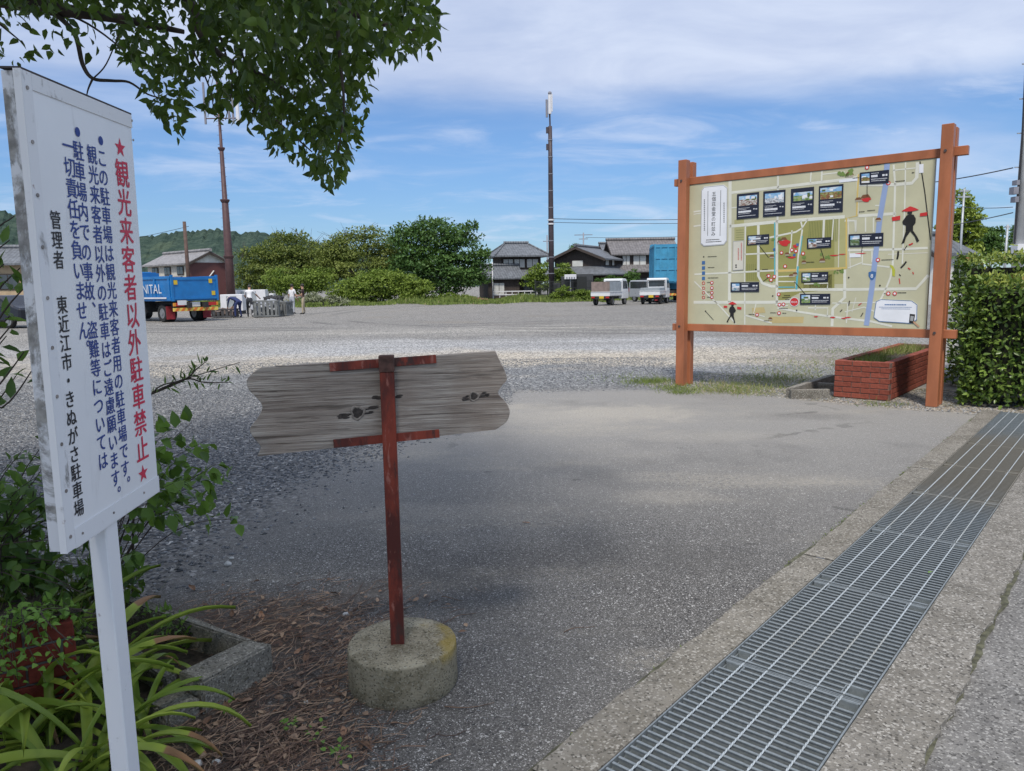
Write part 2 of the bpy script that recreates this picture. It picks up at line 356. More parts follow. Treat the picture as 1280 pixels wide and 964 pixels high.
    vg = t.m('MINIMUM', t.m('SUBTRACT', U.outputs['Value'], 9.28), t.m('ADD', V.outputs['Value'], 5.7)); vg = t.m('MINIMUM', vg, t.m('SUBTRACT', 11.4, U.outputs['Value']))
    verge = t.rng(t.m('ADD', vg, t.m('ADD', t.m('MULTIPLY', wob, .5), t.m('MULTIPLY', wob2, .25))), -.05, .22)
    vcol = t.mix(t.rng(gs.outputs[0], .2, .8), (.13, .105, .075), (.37, .33, .27)); vcol = t.mix(t.rng(gs2.outputs[1], .86, .95), vcol, (.6, .57, .5))
    vcol = t.mix(t.rng(t.noise(P, 2.2, 5), .5, .62, 0, .5), vcol, (.075, .085, .03))
    near = t.mix(verge, near, vcol)
    h = t.m('ADD', t.m('MULTIPLY', t.m('ADD', cr, cs2.outputs[0]), t.m('MULTIPLY', apron, .5)), t.m('MULTIPLY', t.m('SUBTRACT', 1.0, gd), t.m('MULTIPLY', t.m('SUBTRACT', 1.15, apron), 1.4)))
    nb = t.bump(h, .55, .008); nb = t.bump(t.noise(P, 3.0, 5, .6), .25, .03, nb)
    return t.fin(near, t.rng(age, .3, .7, .78, .94), nb, spec=.3)
def concrete(name, c1, c2, light=(.5,.48,.44), moss=None, ag=130, bump=.6, objco=False, dark=.5):
    t = NT(name); P = t.co() if objco else t.pos()
    n = t.noise(P, 3.5, 7, .65); col = t.mix(t.rng(n, .3, .7), c1, c2)
    v = t.vor(P, ag, out='Color'); s_ = t.n('ShaderNodeSeparateColor'); t.l(v, s_.inputs[0])
    col = t.mix(t.rng(s_.outputs[0], .72, .95, 0, .7), col, light); col = t.mix(t.rng(s_.outputs[1], .8, .97, 0, .75), col, tuple(x*.3 for x in c1))
    col = t.mix(t.rng(t.noise(P, 9, 8, .7, .4), .52, .72, 0, dark), col, tuple(x*.35 for x in c1))
    if moss: col = t.mix(t.rng(t.noise(P, moss[1], 7, .7, .6), moss[2], moss[3], 0, moss[4]), col, moss[0])
    nb = t.bump(t.m('ADD', s_.outputs[2], t.noise(P, 120, 3)), bump, .006); nb = t.bump(t.noise(P, 14, 6, .65), bump*.7, .02, nb)
    return t.fin(col, .9, nb, spec=.25)
M = {}
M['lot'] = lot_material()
M['kerbc'] = concrete('old_kerb_concrete', (.155, .142, .118), (.235, .217, .186), (.42, .40, .36), ((.17, .15, .10), 5, .55, .75, .4))
M['apronc'] = concrete('pebbly_concrete', (.17, .158, .137), (.25, .234, .208), (.48, .46, .425), None, 120, .9)
M['roadc'] = concrete('worn_road_asphalt', (.15, .145, .14), (.24, .232, .22), (.42, .41, .39), ((.05, .055, .03), 2.2, .60, .75, .5), 130, .9)
M['soil'] = simple('dark_soil', (.055, .042, .032), .95, .5, 30, bump=.8, bscale=60)
M['trench'] = simple('trench_concrete', (.10, .10, .095), .9, .3, 8, bump=.3)
M['moss'] = simple('gap_moss', (.085, .085, .055), .95, .5, 25, bump=.8, bscale=80)

VK, VG, VR, VC = -1.349, -1.178, -.672, -.430      # kerb edge, grate left, grate right, concrete right edge
U0, U1 = -2.3, 9.70
BIGD = 4000
m = MB()
zg = 0.0
m.quad(uv(-BIGD, -BIGD), uv(-BIGD, VK), uv(BIGD, VK), uv(BIGD, -BIGD))
m.quad(uv(U1, VK), uv(U1, BIGD), uv(BIGD, BIGD), uv(BIGD, VK))
m.quad(uv(-BIGD, VK), uv(-BIGD, VC+.06), uv(U0, VC+.06), uv(U0, VK))
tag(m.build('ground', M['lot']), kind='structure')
m = MB(); m.quad(uv(-BIGD, VC-.05), uv(-BIGD, BIGD), uv(U1, BIGD), uv(U1, VC-.05))
tag(m.build('road', M['roadc']), kind='structure')

def ragged(u0, u1, v, amp, step, seed):
    rr = random.Random(seed); pts = []; u = u0; k = 0.0
    while u < u1:
        k = .7*k+rr.uniform(-amp, amp); pts.append((u, v+k+rr.uniform(-amp*.4, amp*.4))); u += step*rr.uniform(.6, 1.4)
    pts.append((u1, v)); return pts
def strip(name, left, right, z, zskirt, mat):
    """concrete strip between two (u,v) polylines with a skirt down both sides"""
    def res(pl, us): return np.interp(us, [p[0] for p in pl], [p[1] for p in pl])
    us = np.array(sorted(set([p[0] for p in left]+[p[0] for p in right]))); L = res(left, us); Rr = res(right, us)
    m = MB(); n = len(us); rr = random.Random(3); zz = [z+rr.uniform(-.002, .002) for _ in us]
    V = [uv(us[i], L[i], zz[i]) for i in range(n)]+[uv(us[i], Rr[i], zz[i]) for i in range(n)]+[uv(us[i], L[i]-.006, zskirt) for i in range(n)]+[uv(us[i], Rr[i]+.006, zskirt) for i in range(n)]
    F = []
    for i in range(n-1):
        F += [(i, i+1, n+i+1, n+i), (2*n+i, 2*n+i+1, i+1, i), (n+i, n+i+1, 3*n+i+1, 3*n+i)]
    m.add(V, F); return m.build(name, mat)
strip_l = []
kl = ragged(U0, U1, VK-.004, .007, .06, 5)
# the left kerb is cast in lengths with open joints
cuts = [U0, 1.62, 3.97, 6.4, U1]
for a, b in zip(cuts[:-1], cuts[1:]):
    seg = [p for p in kl if a+.012 < p[0] < b-.012]; seg = [(a+.006, np.interp(a, [p[0] for p in kl], [p[1] for p in kl]))]+seg+[(b-.006, np.interp(b, [p[0] for p in kl], [p[1] for p in kl]))]
    o = strip('kerb', seg, [(a+.006, VG-.010), (b-.006, VG-.010)], .014, -.08, M['kerbc']); tag(o, kind='structure')
tag(strip('concrete_edge', [(U0, VR+.012), (U1, VR+.012)], ragged(U0, U1, VC, .010, .045, 9), .016, -.04, M['apronc']), kind='structure')
# mossy gap along the broken edge
gp = ragged(U0, U1, VC+.016, .008, .05, 21)
m = MB()
for (a, b) in zip(gp[:-1], gp[1:]): m.quad(uv(a[0], VC-.06, .004), uv(b[0], VC-.06, .004), uv(b[0], b[1], .004), uv(a[0], a[1], .004))
tag(m.build('moss_strip', M['moss']), kind='structure')
# dark earthy joint between the asphalt and the kerb
jl = ragged(U0, U1, VK-.016, .006, .045, 33); m = MB()
for (a, b) in zip(jl[:-1], jl[1:]): m.quad(uv(a[0], a[1], .0035), uv(b[0], b[1], .0035), uv(b[0], VK+.02, .0035), uv(a[0], VK+.02, .0035))
tag(m.build('kerb_joint', M['moss']), kind='structure')
# drain channel
m = MB()
m.box(uv((U0+U1)/2, VG-.05, -.23), (.08, U1-U0, .40), Matrix.Rotation(UANG, 3, 'Z')); m.box(uv((U0+U1)/2, VR+.05, -.23), (.08, U1-U0, .40), Matrix.Rotation(UANG, 3, 'Z'))
m.box(uv((U0+U1)/2, (VG+VR)/2, -.40), (.64, U1-U0, .06), Matrix.Rotation(UANG, 3, 'Z'))
m.box(uv(U1+.03, (VG+VR)/2, -.2), (.7, .06, .39), Matrix.Rotation(UANG, 3, 'Z')); m.box(uv(U0-.03, (VG+VR)/2, -.2), (.7, .06, .39), Matrix.Rotation(UANG, 3, 'Z'))
tag(m.build('drain_channel', M['trench']), kind='structure')
# galvanised steel
def galv():
    t = NT('galvanised_steel'); P = t.pos(); v = t.vor(P, 90, out='Color'); s_ = t.n('ShaderNodeSeparateColor'); t.l(v, s_.inputs[0])
    c = t.mix(t.rng(s_.outputs[0], 0, 1, .3, .7), (.16, .185, .20), (.275, .305, .32)); d_ = t.n('ShaderNodeVectorMath', operation='DOT_PRODUCT'); t.l(P, d_.inputs[0]); d_.inputs[1].default_value = tuple(EU); uu = t.m('ADD', d_.outputs['Value'], t.m('MULTIPLY', t.m('SUBTRACT', t.noise(P, 1.6, 4), .5), 1.5)); U = t.m('MULTIPLY', t.rng(uu, 4.9, 6.2), t.rng(uu, 7.6, 8.8, 1, 0))
    c = t.mix(t.m('MULTIPLY', U, .7), c, (.20, .17, .12)); c = t.mix(t.rng(t.noise(P, 40, 6, .7), .58, .75, 0, .55), c, (.09, .085, .075))
    return t.fin(c, t.rng(U, .3, .7, .42, .62), None, .25)
M['galv'] = galv()
def galv2():
    t = NT('bright_galvanised_rod'); P = t.pos(); c = t.mix(t.noise(P, 60, 5), (.36, .40, .42), (.60, .64, .66)); c = t.mix(t.rng(t.noise(P, 1.1, 4), .5, .68, 0, .5), c, (.3, .27, .2)); return t.fin(c, .5, None, .35)
M['galvrod'] = galv2()
m = MB()
m.box(uv((U0+U1)/2, VG-.0035, -.012), (.005, U1-U0, .05), Matrix.Rotation(UANG, 3, 'Z')); m.box(uv((U0+U1)/2, VR+.0045, -.010), (.006, U1-U0, .05), Matrix.Rotation(UANG, 3, 'Z'))
tag(m.build('drain_frame_angle', M['galv']), 'long steel angle frame lining both sides of the drain', 'drain frame')
PITCHB = .0357; NB = 28; PL = NB*PITCHB
W_ = VR-VG
mb_ = MB(); mb_.box((0, 0, -.022), (W_-.006, .0045, .040)); mb_.box((0, 0, -.002), (W_-.006, .0095, .004)); bar_full = mb_.mesh('bar', M['galv'])
mb_ = MB(); mb_.box((0, 0, -.022), (W_-.006-.15, .0045, .040)); mb_.box((0, 0, -.002), (W_-.006-.15, .0095, .004)); bar_cut = mb_.mesh('bar', M['galv'])
def rodmesh():
    m = MB(); n = int(PL/.0119); V = []; F = []
    for i in range(n+1):
        y = -PL/2+.004+(PL-.008)*i/n; a = i*math.pi/4
        for k in range(4): V.append((.0036*math.cos(a+k*math.pi/2), y, .0036*math.sin(a+k*math.pi/2)+.0005))
        if i: F += [((i-1)*4+k, (i-1)*4+(k+1) % 4, i*4+(k+1) % 4, i*4+k) for k in range(4)]
    m.add(V, F); return m.mesh('rod', M['galvrod'])
rod_me = rodmesh()
mb_ = MB(); mb_.box((0, 0, -.030), (.004, PL-.01, .022)); side_me = mb_.mesh('side_bar', M['galv'])
mb_ = MB(); mb_.box((0, 0, -.022), (W_-.006, .004, .040)); end_me = mb_.mesh('end_bar', M['galv'])
mb_ = MB()
for a in (-1, 1): mb_.box((0, a*.030, -.0221), (.075, .004, .042))
mb_.box((-.036, 0, -.0222), (.004, .056, .0415)); mb_.box((0, 0, -.041), (.072, .056, .004))
pock_me = mb_.mesh('lifting_pocket', M['galv'])
ujoint = 2.655
words = ['nearest to the camera', 'second from the near end', 'with a tiny green leaf lying on it', 'fourth from the near end', 'dulled by brown dirt, fifth from the near end', 'third from the hedge', 'second from the hedge', 'nearest to the hedge']
k0 = -1
for i in range(-1, 7):
    uc = ujoint+PL*(i+.5)+.004*i
    if uc+PL/2 > U1+.01: continue
    t_ = thing('drain_grate', 'steel drain grating panel %s' % words[i+1], 'drain grate', uv(uc, (VG+VR)/2, .012), UANG, 'steel grating panels over the drain')
    for j in range(NB):
        y = -PL/2+(j+.5)*PITCHB; cut = j in (1, NB-2)
        o = link('bar', bar_cut if cut else bar_full, t_, (0, y, 0))
    for j in range(5): link('rod', rod_me, t_, (W_*(-.5+.135+.182*j), 0, 0))
    for sy in (-1, 1): link('end_bar', end_me, t_, (0, sy*(PL/2-.003), 0))
    for sx in (-1, 1):
        link('side_bar', side_me, t_, (sx*(W_/2-.004), 0, 0))
        for sy in (-1, 1): o = link('lifting_pocket', pock_me, t_, (sx*(W_/2-.045), sy*(PL/2-.055), 0)); o.rotation_euler = (0, 0, 0 if sx > 0 else math.pi)
# ================================================================ lettering
_fc = bpy.data.curves.new('glyph', 'FONT'); _fo = bpy.data.objects.new('glyph', _fc); COL.objects.link(_fo)
_gl = {}
def glyph(ch, bold=0.0):
    k = (ch, bold)
    if k not in _gl:
        _fc.body = ch; _fc.offset = bold; _fc.resolution_u = 3
        dg = bpy.context.evaluated_depsgraph_get(); me = bpy.data.meshes.new_from_object(_fo.evaluated_get(dg))
        _gl[k] = ([(v.co.x, v.co.y) for v in me.vertices], [tuple(p.vertices) for p in me.polygons]); bpy.data.meshes.remove(me)
    return _gl[k]
class Plane:
    """a board face: origin, unit axes a (right), b (up), normal n towards the viewer"""
    def __init__(s, o, a, b):
        s.o = np.asarray(o, float); s.a = unit(np.asarray(a, float)); b = np.asarray(b, float); s.b = unit(b-s.a*np.dot(b, s.a)); s.n = np.cross(s.a, s.b)
    def P(s, x, y, w=0.0): return s.o+s.a*x+s.b*y+s.n*w
    def px(s, x, y):
        q = onplane(x, y, s.o, s.n)-s.o; return np.array([q@s.a, q@s.b])
def put_char(m, pl, ch, cx, cy, size, w, bold=0.0, sx=1.0, rot=0.0):
    if ch in '、。': cx += size*.62*sx; cy += size*.58
    v, f = glyph(ch, 0.0)
    if not v: return
    ca, sa = math.cos(rot), math.sin(rot); o = []
    for x, y in v:
        x = (x-.5)*size*sx; y = (y-.38)*size
        o.append((cx+x*ca-y*sa, cy+x*sa+y*ca))
    e = bold*size*.5      # bolder print: the outline struck again a hair to each side
    for k, (ex, ey) in enumerate(((0, 0), (e, e*.6), (-e, -e*.6), (e*.5, -e*.7), (-e*.5, e*.7)) if bold > .012 else ((0, 0),)):
        m.add([pl.P(x+ex, y+ey, w+k*.00006) for x, y in o], f)
def vcolumn(name, pl, text, p0, p1, size, mat, parent, w=.0012, bold=.018, sx=1.0):
    m = MB(); n = len(text); p0 = np.asarray(p0); p1 = np.asarray(p1)
    for i, ch in enumerate(text):
        c = p0+(p1-p0)*(i/max(1, n-1)); put_char(m, pl, ch, c[0], c[1], size, w, bold, sx)
    o = link(name, m.mesh(name, mat), parent); return o
def hline(m, pl, text, x, y, size, w, bold=0.0):
    for ch in text:
        v, f = glyph(ch, 0.0); adv = max([a for a, b in v]+[.25])*size if v else .28*size
        if v: m.add([pl.P(x+a*size, y+b*size, w) for a, b in v], f)
        x += adv+.05*size
    return x
def star(m, pl, cx, cy, r, w, sx=1.0):
    P = [pl.P(cx, cy, w)]+[pl.P(cx+sx*(r if k % 2 == 0 else r*.40)*math.sin(k*math.pi/5), cy+(r if k % 2 == 0 else r*.40)*math.cos(k*math.pi/5), w) for k in range(10)]
    m.add(P, [(0, 1+(k+1) % 10, 1+k) for k in range(10)])
def disc(m, pl, cx, cy, r, w, n=14, sx=1.0):
    m.add([pl.P(cx+sx*r*math.cos(2*math.pi*k/n), cy+r*math.sin(2*math.pi*k/n), w) for k in range(n)], [tuple(range(n))])
def ringp(m, pl, cx, cy, r0, r1, w, n=16):
    m.add([pl.P(cx+r*math.cos(2*math.pi*k/n), cy+r*math.sin(2*math.pi*k/n), w) for r in (r0, r1) for k in range(n)], [(k, (k+1) % n, n+(k+1) % n, n+k) for k in range(n)])
def rect(m, pl, x0, y0, x1, y1, w): m.add([pl.P(x0, y0, w), pl.P(x1, y0, w), pl.P(x1, y1, w), pl.P(x0, y1, w)], [(0, 1, 2, 3)])
def stroke(m, pl, pts, width, w):
    pts = [np.asarray(p, float) for p in pts]; n = len(pts); L = []; Rr = []
    for i in range(n):
        d = pts[min(i+1, n-1)]-pts[max(i-1, 0)]; d /= max(np.linalg.norm(d), 1e-9); q = np.array([-d[1], d[0]])*width/2
        L.append(pl.P(*(pts[i]+q), w)); Rr.append(pl.P(*(pts[i]-q), w))
    m.add(L+Rr, [(i, n+i, n+i+1, i+1) for i in range(n-1)])

# ================================================================ white parking notice
def white_sign_mat():
    t = NT('white_enamel_panel'); P = t.co(); c = t.mix(t.rng(t.noise(P, 2.5, 5), .35, .65), (.84, .845, .855), (.90, .905, .91))
    st = t.m('MULTIPLY', t.rng(t.noise(t.mp(P, (6, 6, 1.2)), 2.6, 7, .65, .3), .56, .78), .38); c = t.mix(st, c, (.36, .36, .36))
    return t.fin(c, .35, spec=.4)
def flaking(name, base, under, lo, hi):
    t = NT(name); P = t.co(); n = t.noise(t.mp(P, (1, 1, .55)), 11, 9, .7, .4); f = t.rng(n, lo, hi)
    c = t.mix(f, base, t.mix(t.rng(t.noise(P, 40, 6), .35, .65), under, tuple(x*.55 for x in under)))
    r = t.rng(t.noise(P, 17, 5, .6), .66, .74); c = t.mix(t.m('MULTIPLY', r, .9), c, (.22, .075, .03))
    return t.fin(c, .7, t.bump(f, .5, .004))
M['signwhite'] = white_sign_mat()
M['signrim'] = flaking('flaking_white_rim', (.70, .71, .73), (.36, .35, .33), .47, .56)
M['rimclean'] = flaking('white_painted_trim', (.82, .825, .835), (.42, .40, .38), .58, .70)
M['txtred'] = flat('red_print', (.66, .035, .085)); M['txtblue'] = flat('blue_print', (.02, .055, .27)); M['txtblack'] = flat('black_print', (.018, .018, .022))
M['screw'] = simple('rusty_screw', (.30, .27, .25), .5, .3, 30, metal=.4)
sTL, sBL, sTR, sBR = np.array([-.955, 1.55, 1.934]), np.array([-.975, 1.55, .940]), np.array([-.967, 2.0, 1.936]), np.array([-.987, 2.0, .952])
sp_ = Plane(sBL, sBR-sBL, sTL-sBL); SW = np.linalg.norm(sBR-sBL); SH = .994
sg = thing('parking_notice_sign', 'white notice board on a post with red, blue and black Japanese lettering', 'sign', (-1.02, 1.75, 0))
def child(o):  # world-built mesh kept under its thing
    o.matrix_parent_inverse = Matrix.Identity(4)
def wp(m, name, mat, root, **k):
    """build a mesh given in world coordinates as a child of root"""
    o = m.build(name, mat, None, **k); o.parent = root
    bpy_inv = Matrix.Translation(root.location) @ root.rotation_euler.to_matrix().to_4x4()
    o.data.transform(bpy_inv.inverted()); return o
def wq(o, root):
    o.parent = root; o.data.transform((Matrix.Translation(root.location) @ root.rotation_euler.to_matrix().to_4x4()).inverted()); return o
def slab(m, pl, x0, y0, x1, y1, w0, w1): m.prism([pl.P(x0, y0, w0), pl.P(x1, y0, w0), pl.P(x1, y1, w0), pl.P(x0, y1, w0)], pl.n*(w1-w0))
m = MB(); slab(m, sp_, .0, .0, SW, SH, -.006, 0); wp(m, 'panel', M['signwhite'], sg)
m = MB(); slab(m, sp_, -.0015, .001, .020, SH-.001, -.036, -.007); slab(m, sp_, SW-.02, .001, SW+.001, SH-.001, -.036, -.007); slab(m, sp_, .021, .001, SW-.021, .022, -.036, -.007); slab(m, sp_, .021, SH-.022, SW-.021, SH-.001, -.036, -.007)
wp(m, 'timber_frame', M['signrim'], sg)
m = MB(); slab(m, sp_, -.003, -.002, .030, SH+.002, .0005, .003); slab(m, sp_, -.0045, -.003, -.0025, SH+.003, -.012, .003)
wp(m, 'edge_trim', M['rimclean'], sg)
m = MB(); slab(m, sp_, .0315, -.003, SW+.002, .040, .0005, .0025); slab(m, sp_, .0315, -.005, SW+.002, -.0025, -.037, .0025); wp(m, 'bottom_trim', M['rimclean'], sg)
m = MB(); slab(m, sp_, .0315, SH-.030, SW+.002, SH+.002, .0005, .0025); wp(m, 'top_trim', M['rimclean'], sg)
M['darkedge'] = simple('dark_wood_edge', (.06, .05, .05), .8, .3, 20)
m = MB(); slab(m, sp_, -.004, SH+.0025, SW+.003, SH+.0065, -.038, .002); wp(m, 'top_cap', M['darkedge'], sg)
for k in range(10):
    m = MB(); c = sp_.P(.012, .03+k*(SH-.06)/9, .003); m.cyl(c, c+sp_.n*.002, .0042, 8); wp(m, 'screw', M['screw'], sg)
for x, y in ((.06, .02), (.2, .02), (.36, .02), (.45, SH-.06), (.451, SH-.012)):
    m = MB(); c = sp_.P(x, y, .0025); m.cyl(c, c+sp_.n*.002, .003, 8); wp(m, 'screw', M['screw'], sg)
pz = M['rimclean']
m = MB(); m.box((-1.006, 1.748, .60), (.046, .050, 1.20), (0, 0, R_(-4))); wp(m, 'post', pz, sg, bevel=.003)
def scol(nm, text, a, b, size, mat, bold=.022, sx=1.0): return wq(vcolumn(nm, sp_, text, sp_.px(*a), sp_.px(*b), size, mat, None, bold=bold, sx=sx), sg)
scol('headline_lettering', '観光来客者以外駐車禁止', (152.5, 217), (177.5, 561), .071, M['txtred'], .030)
for p in ((149.8, 185), (178.6, 592)): m = MB(); star(m, sp_, *sp_.px(*p), .024, .0012, 1.15); wq(link('star', m.mesh('star', M['txtred'])), sg)
scol('notice_lettering', 'この駐車場は観光来客者用の駐車場です。', (127.2, 197.5), (157.6, 607), .045, M['txtblue'])
scol('notice_lettering', '観光来客者以外の駐車はご遠慮願います。', (114.6, 193.4), (145.6, 620), .045, M['txtblue'])
scol('notice_lettering', '駐車場内での事故、盗難等については', (97.5, 188.6), (128.4, 576), .045, M['txtblue'])
scol('notice_lettering', '一切責任を負いません。', (84.5, 182.4), (106.2, 437.5), .046, M['txtblue'])
scol('owner_lettering', '管理者', (69, 275), (72.9, 324.8), .041, M['txtblack'], .026)
scol('owner_lettering', '東近江市・きぬがさ駐車場', (77.2, 381), (98.2, 635), .041, M['txtblack'], .026)
for p in ((125.5, 176), (96.4, 165)): m = MB(); disc(m, sp_, *sp_.px(*p), .0105, .0012, 14, 1.0); wq(link('bullet', m.mesh('bullet', M['txtblue'])), sg)

# ================================================================ weathered wooden sign on a concrete disc
def old_wood():
    t = NT('weathered_grey_timber'); P = t.co(); s = t.mp(P, (2.0, 40, 40)); wv = t.noise(P, 2.0, 3); 
    g1 = t.noise(t.mp(P, (1.0, 1, 40)), 2.6, 9, .74, 1.0); g2 = t.noise(t.mp(P, (1.8, 1, 100)), 1.6, 6, .7, .7)
    c = t.ramp(g1, [(.28, (.075, .061, .052)), (.38, (.215, .180, .155)), (.50, (.42, .375, .325)), (.64, (.57, .52, .46))])
    c = t.mix(t.rng(g2, .34, .47, .85, 0), c, (.045, .037, .032)); c = t.mix(t.rng(wv, .45, .60, 0, .45), c, (.22, .17, .135)); c = t.mix(t.rng(t.noise(t.mp(P, (.8, 1, 9)), 1.6, 5, .6, .8), .54, .66, 0, .6), c, (.085, .070, .060))
    h = t.m('ADD', g1, t.m('MULTIPLY', g2, .7)); return t.fin(c, .9, t.bump(h, .8, .006), spec=.2)
M['oldwood'] = old_wood()
M['knot'] = simple('dark_knot', (.050, .042, .037), .9, .4, 60, bump=.6); M['knotring'] = simple('pale_knot_ring', (.25, .22, .19), .9, .4, 60, bump=.5)
def red_post():
    t = NT('worn_red_paint'); P = t.co(); n = t.noise(t.mp(P, (1, 1, .25)), 24, 8, .7, .5); n2 = t.noise(t.mp(P, (1, 1, .35)), 7, 6, .65)
    c = t.mix(t.rng(n2, .42, .60), (.085, .018, .013), (.25, .042, .022)); c = t.mix(t.rng(n, .56, .64, 0, .75), c, (.36, .15, .115)); c = t.mix(t.rng(n, .38, .47, .9, 0), c, (.05, .026, .022))
    return t.fin(c, .6, t.bump(n, .4, .003), spec=.4)
M['redpost'] = red_post(); M['rustcap'] = simple('brown_rusted_cap', (.085, .042, .032), .8, .4, 40, bump=.4)
pTL, pBL, pTR, pBR = np.array([-.834, 2.572, 1.220]), np.array([-.905, 2.572, .914]), np.array([-.042, 2.742, 1.253]), np.array([-.040, 2.742, .951])
wpn = Plane(pBL, pBR-pBL, np.array([0, 0, 1.])); YAW = math.atan2(wpn.a[1], wpn.a[0])
ws = thing('wooden_direction_sign', 'blank weathered timber board with wavy ends on a red painted post', 'sign', (-.435, 2.665, 0), YAW)
loc_inv = (Matrix.Translation(ws.location) @ ws.rotation_euler.to_matrix().to_4x4()).inverted()
op = [(325, 460), (313, 469), (308, 478), (312, 489), (323, 500), (327.8, 509), (323, 521), (312.5, 535.6), (315, 545), (324, 556), (325.5, 561), (321, 571)]
rp = [(619.6, 537.5), (632, 529), (636.5, 521), (637, 512), (632, 502), (622.8, 492), (628, 482), (634, 474.5), (631, 463), (625, 451), (619.8, 439.5)]
OUT = catmull([wpn.px(*p) for p in op], 4)+catmull([wpn.px(*p) for p in rp], 4)
m = MB()
# a coarse grid is not needed: the face is one n-gon, the edge is chamfered
n_ = len(OUT); cen = np.mean(OUT, 0)
ring0 = [wpn.P(*(p+(cen-p)*.006), .0) for p in OUT]; ring1 = [wpn.P(p[0], p[1], -.004) for p in OUT]; ring2 = [wpn.P(p[0], p[1], -.036) for p in OUT]; ring3 = [wpn.P(*(p+(cen-p)*.006), -.040) for p in OUT]
m.add(ring0+ring1+ring2+ring3, [tuple(range(n_))]+[tuple(range(4*n_-1, 3*n_-1, -1))]+[(r*n_+i, r*n_+(i+1) % n_, (r+1)*n_+(i+1) % n_, (r+1)*n_+i) for r in range(3) for i in range(n_)])
wp(m, 'board', M['oldwood'], ws)
for (kx, ky, r, ex) in ((447, 516, .0235, 1), (592.5, 495.5, .0165, 1)):
    c = wpn.px(kx, ky); m = MB(); N = 20
    def ringpt(rad, w, q): 
        wobble = 1+.12*math.sin(3*q+kx)+.07*math.sin(7*q); return wpn.P(c[0]+rad*wobble*math.cos(q), c[1]+rad*wobble*math.sin(q), w)
    V = [ringpt(r*f, h, 2*math.pi*k/N) for f, h in ((1.14, .0004), (1.08, .0026), (.98, .0034), (.88, .0026), (.74, .0010)) for k in range(N)]
    m.add(V, [(a*N+k, a*N+(k+1) % N, (a+1)*N+(k+1) % N, (a+1)*N+k) for a in range(4) for k in range(N)])
    kn = wp(m, 'knot_ring', M['knotring'], ws)
    m = MB(); V = [wpn.P(*c, .003)]+[ringpt(r*.78, .0014, 2*math.pi*k/N) for k in range(N)]; m.add(V, [(0, 1+k, 1+(k+1) % N) for k in range(N)])
    # torn dark grain on either side of the knot: thin splinters along the board
    rk = random.Random(int(kx))
    def sliver(cx_, cy_, hl, hh):
        m.add([wpn.P(cx_+hl*math.cos(q), cy_+hh*math.sin(q)*(1-.25*math.cos(q))+.05*hl*math.cos(q), .0008+rk.uniform(0, .0004)) for q in [2*math.pi*k/12 for k in range(12)]], [tuple(range(12))])
    for sgn in (-1, 1):
        for k in range(9): sliver(c[0]+sgn*r*rk.uniform(1.35, 2.6), c[1]+sgn*r*.2+r*rk.uniform(-.55, .55), r*rk.uniform(.35, .95), r*rk.uniform(.06, .20))
    wp(m, 'knot', M['knot'], ws)
m = MB()
rk = random.Random(77)
for (kx, ky, ex, ez) in ((472, 497.5, .020, .012), (498, 495.5, .014, .010), (609, 494, .008, .007)):
    c = wpn.px(kx, ky); m = MB()
    for j in range(6):
        dx, dy, hl, hh = rk.uniform(-.4, .4)*ex, rk.uniform(-.5, .5)*ez, ex*rk.uniform(.5, 1), ez*rk.uniform(.15, .4); m.add([wpn.P(c[0]+dx+hl*math.cos(q), c[1]+dy+hh*math.sin(q), .0009+j*.00008) for q in [2*math.pi*k/12 for k in range(12)]], [tuple(range(12))])
    wp(m, 'knot', M['knot'], ws)
# post leans very slightly with the photograph
a0 = np.array([-.4475, 2.637, 1.258]); a1 = np.array([-.452, 2.665, .155])
m = MB(); ax = (a0-a1)/np.linalg.norm(a0-a1)
def obox(m, p, q, wx, wy, yaw):
    x = np.array([math.cos(yaw), math.sin(yaw), 0])*wx/2; y = np.array([-math.sin(yaw), math.cos(yaw), 0])*wy/2
    c = [p-x-y, p+x-y, p+x+y, p-x+y]; m.prism(c, q-p)
obox(m, a1, a0-ax*.060, .050, .042, YAW+R_(-5)); wp(m, 'post', M['redpost'], ws, bevel=.002)
m = MB(); obox(m, a0-ax*.0595, a0, .054, .046, YAW+R_(-5)); wp(m, 'post_cap', M['rustcap'], ws, bevel=.002)
for (L, Rp) in (((412, 459), (545, 448.5)), ((417, 554.5), (549, 541.5))):
    l = wpn.px(*L); r = wpn.px(*Rp); d = (r-l)/np.linalg.norm(r-l); q = np.array([-d[1], d[0]])*.0155
    m = MB(); m.prism([wpn.P(*(l-q), .002), wpn.P(*(r-q), .002), wpn.P(*(r+q), .002), wpn.P(*(l+q), .002)], wpn.n*.006)
    wp(m, 'bracket', M['redpost'], ws, bevel=.001)
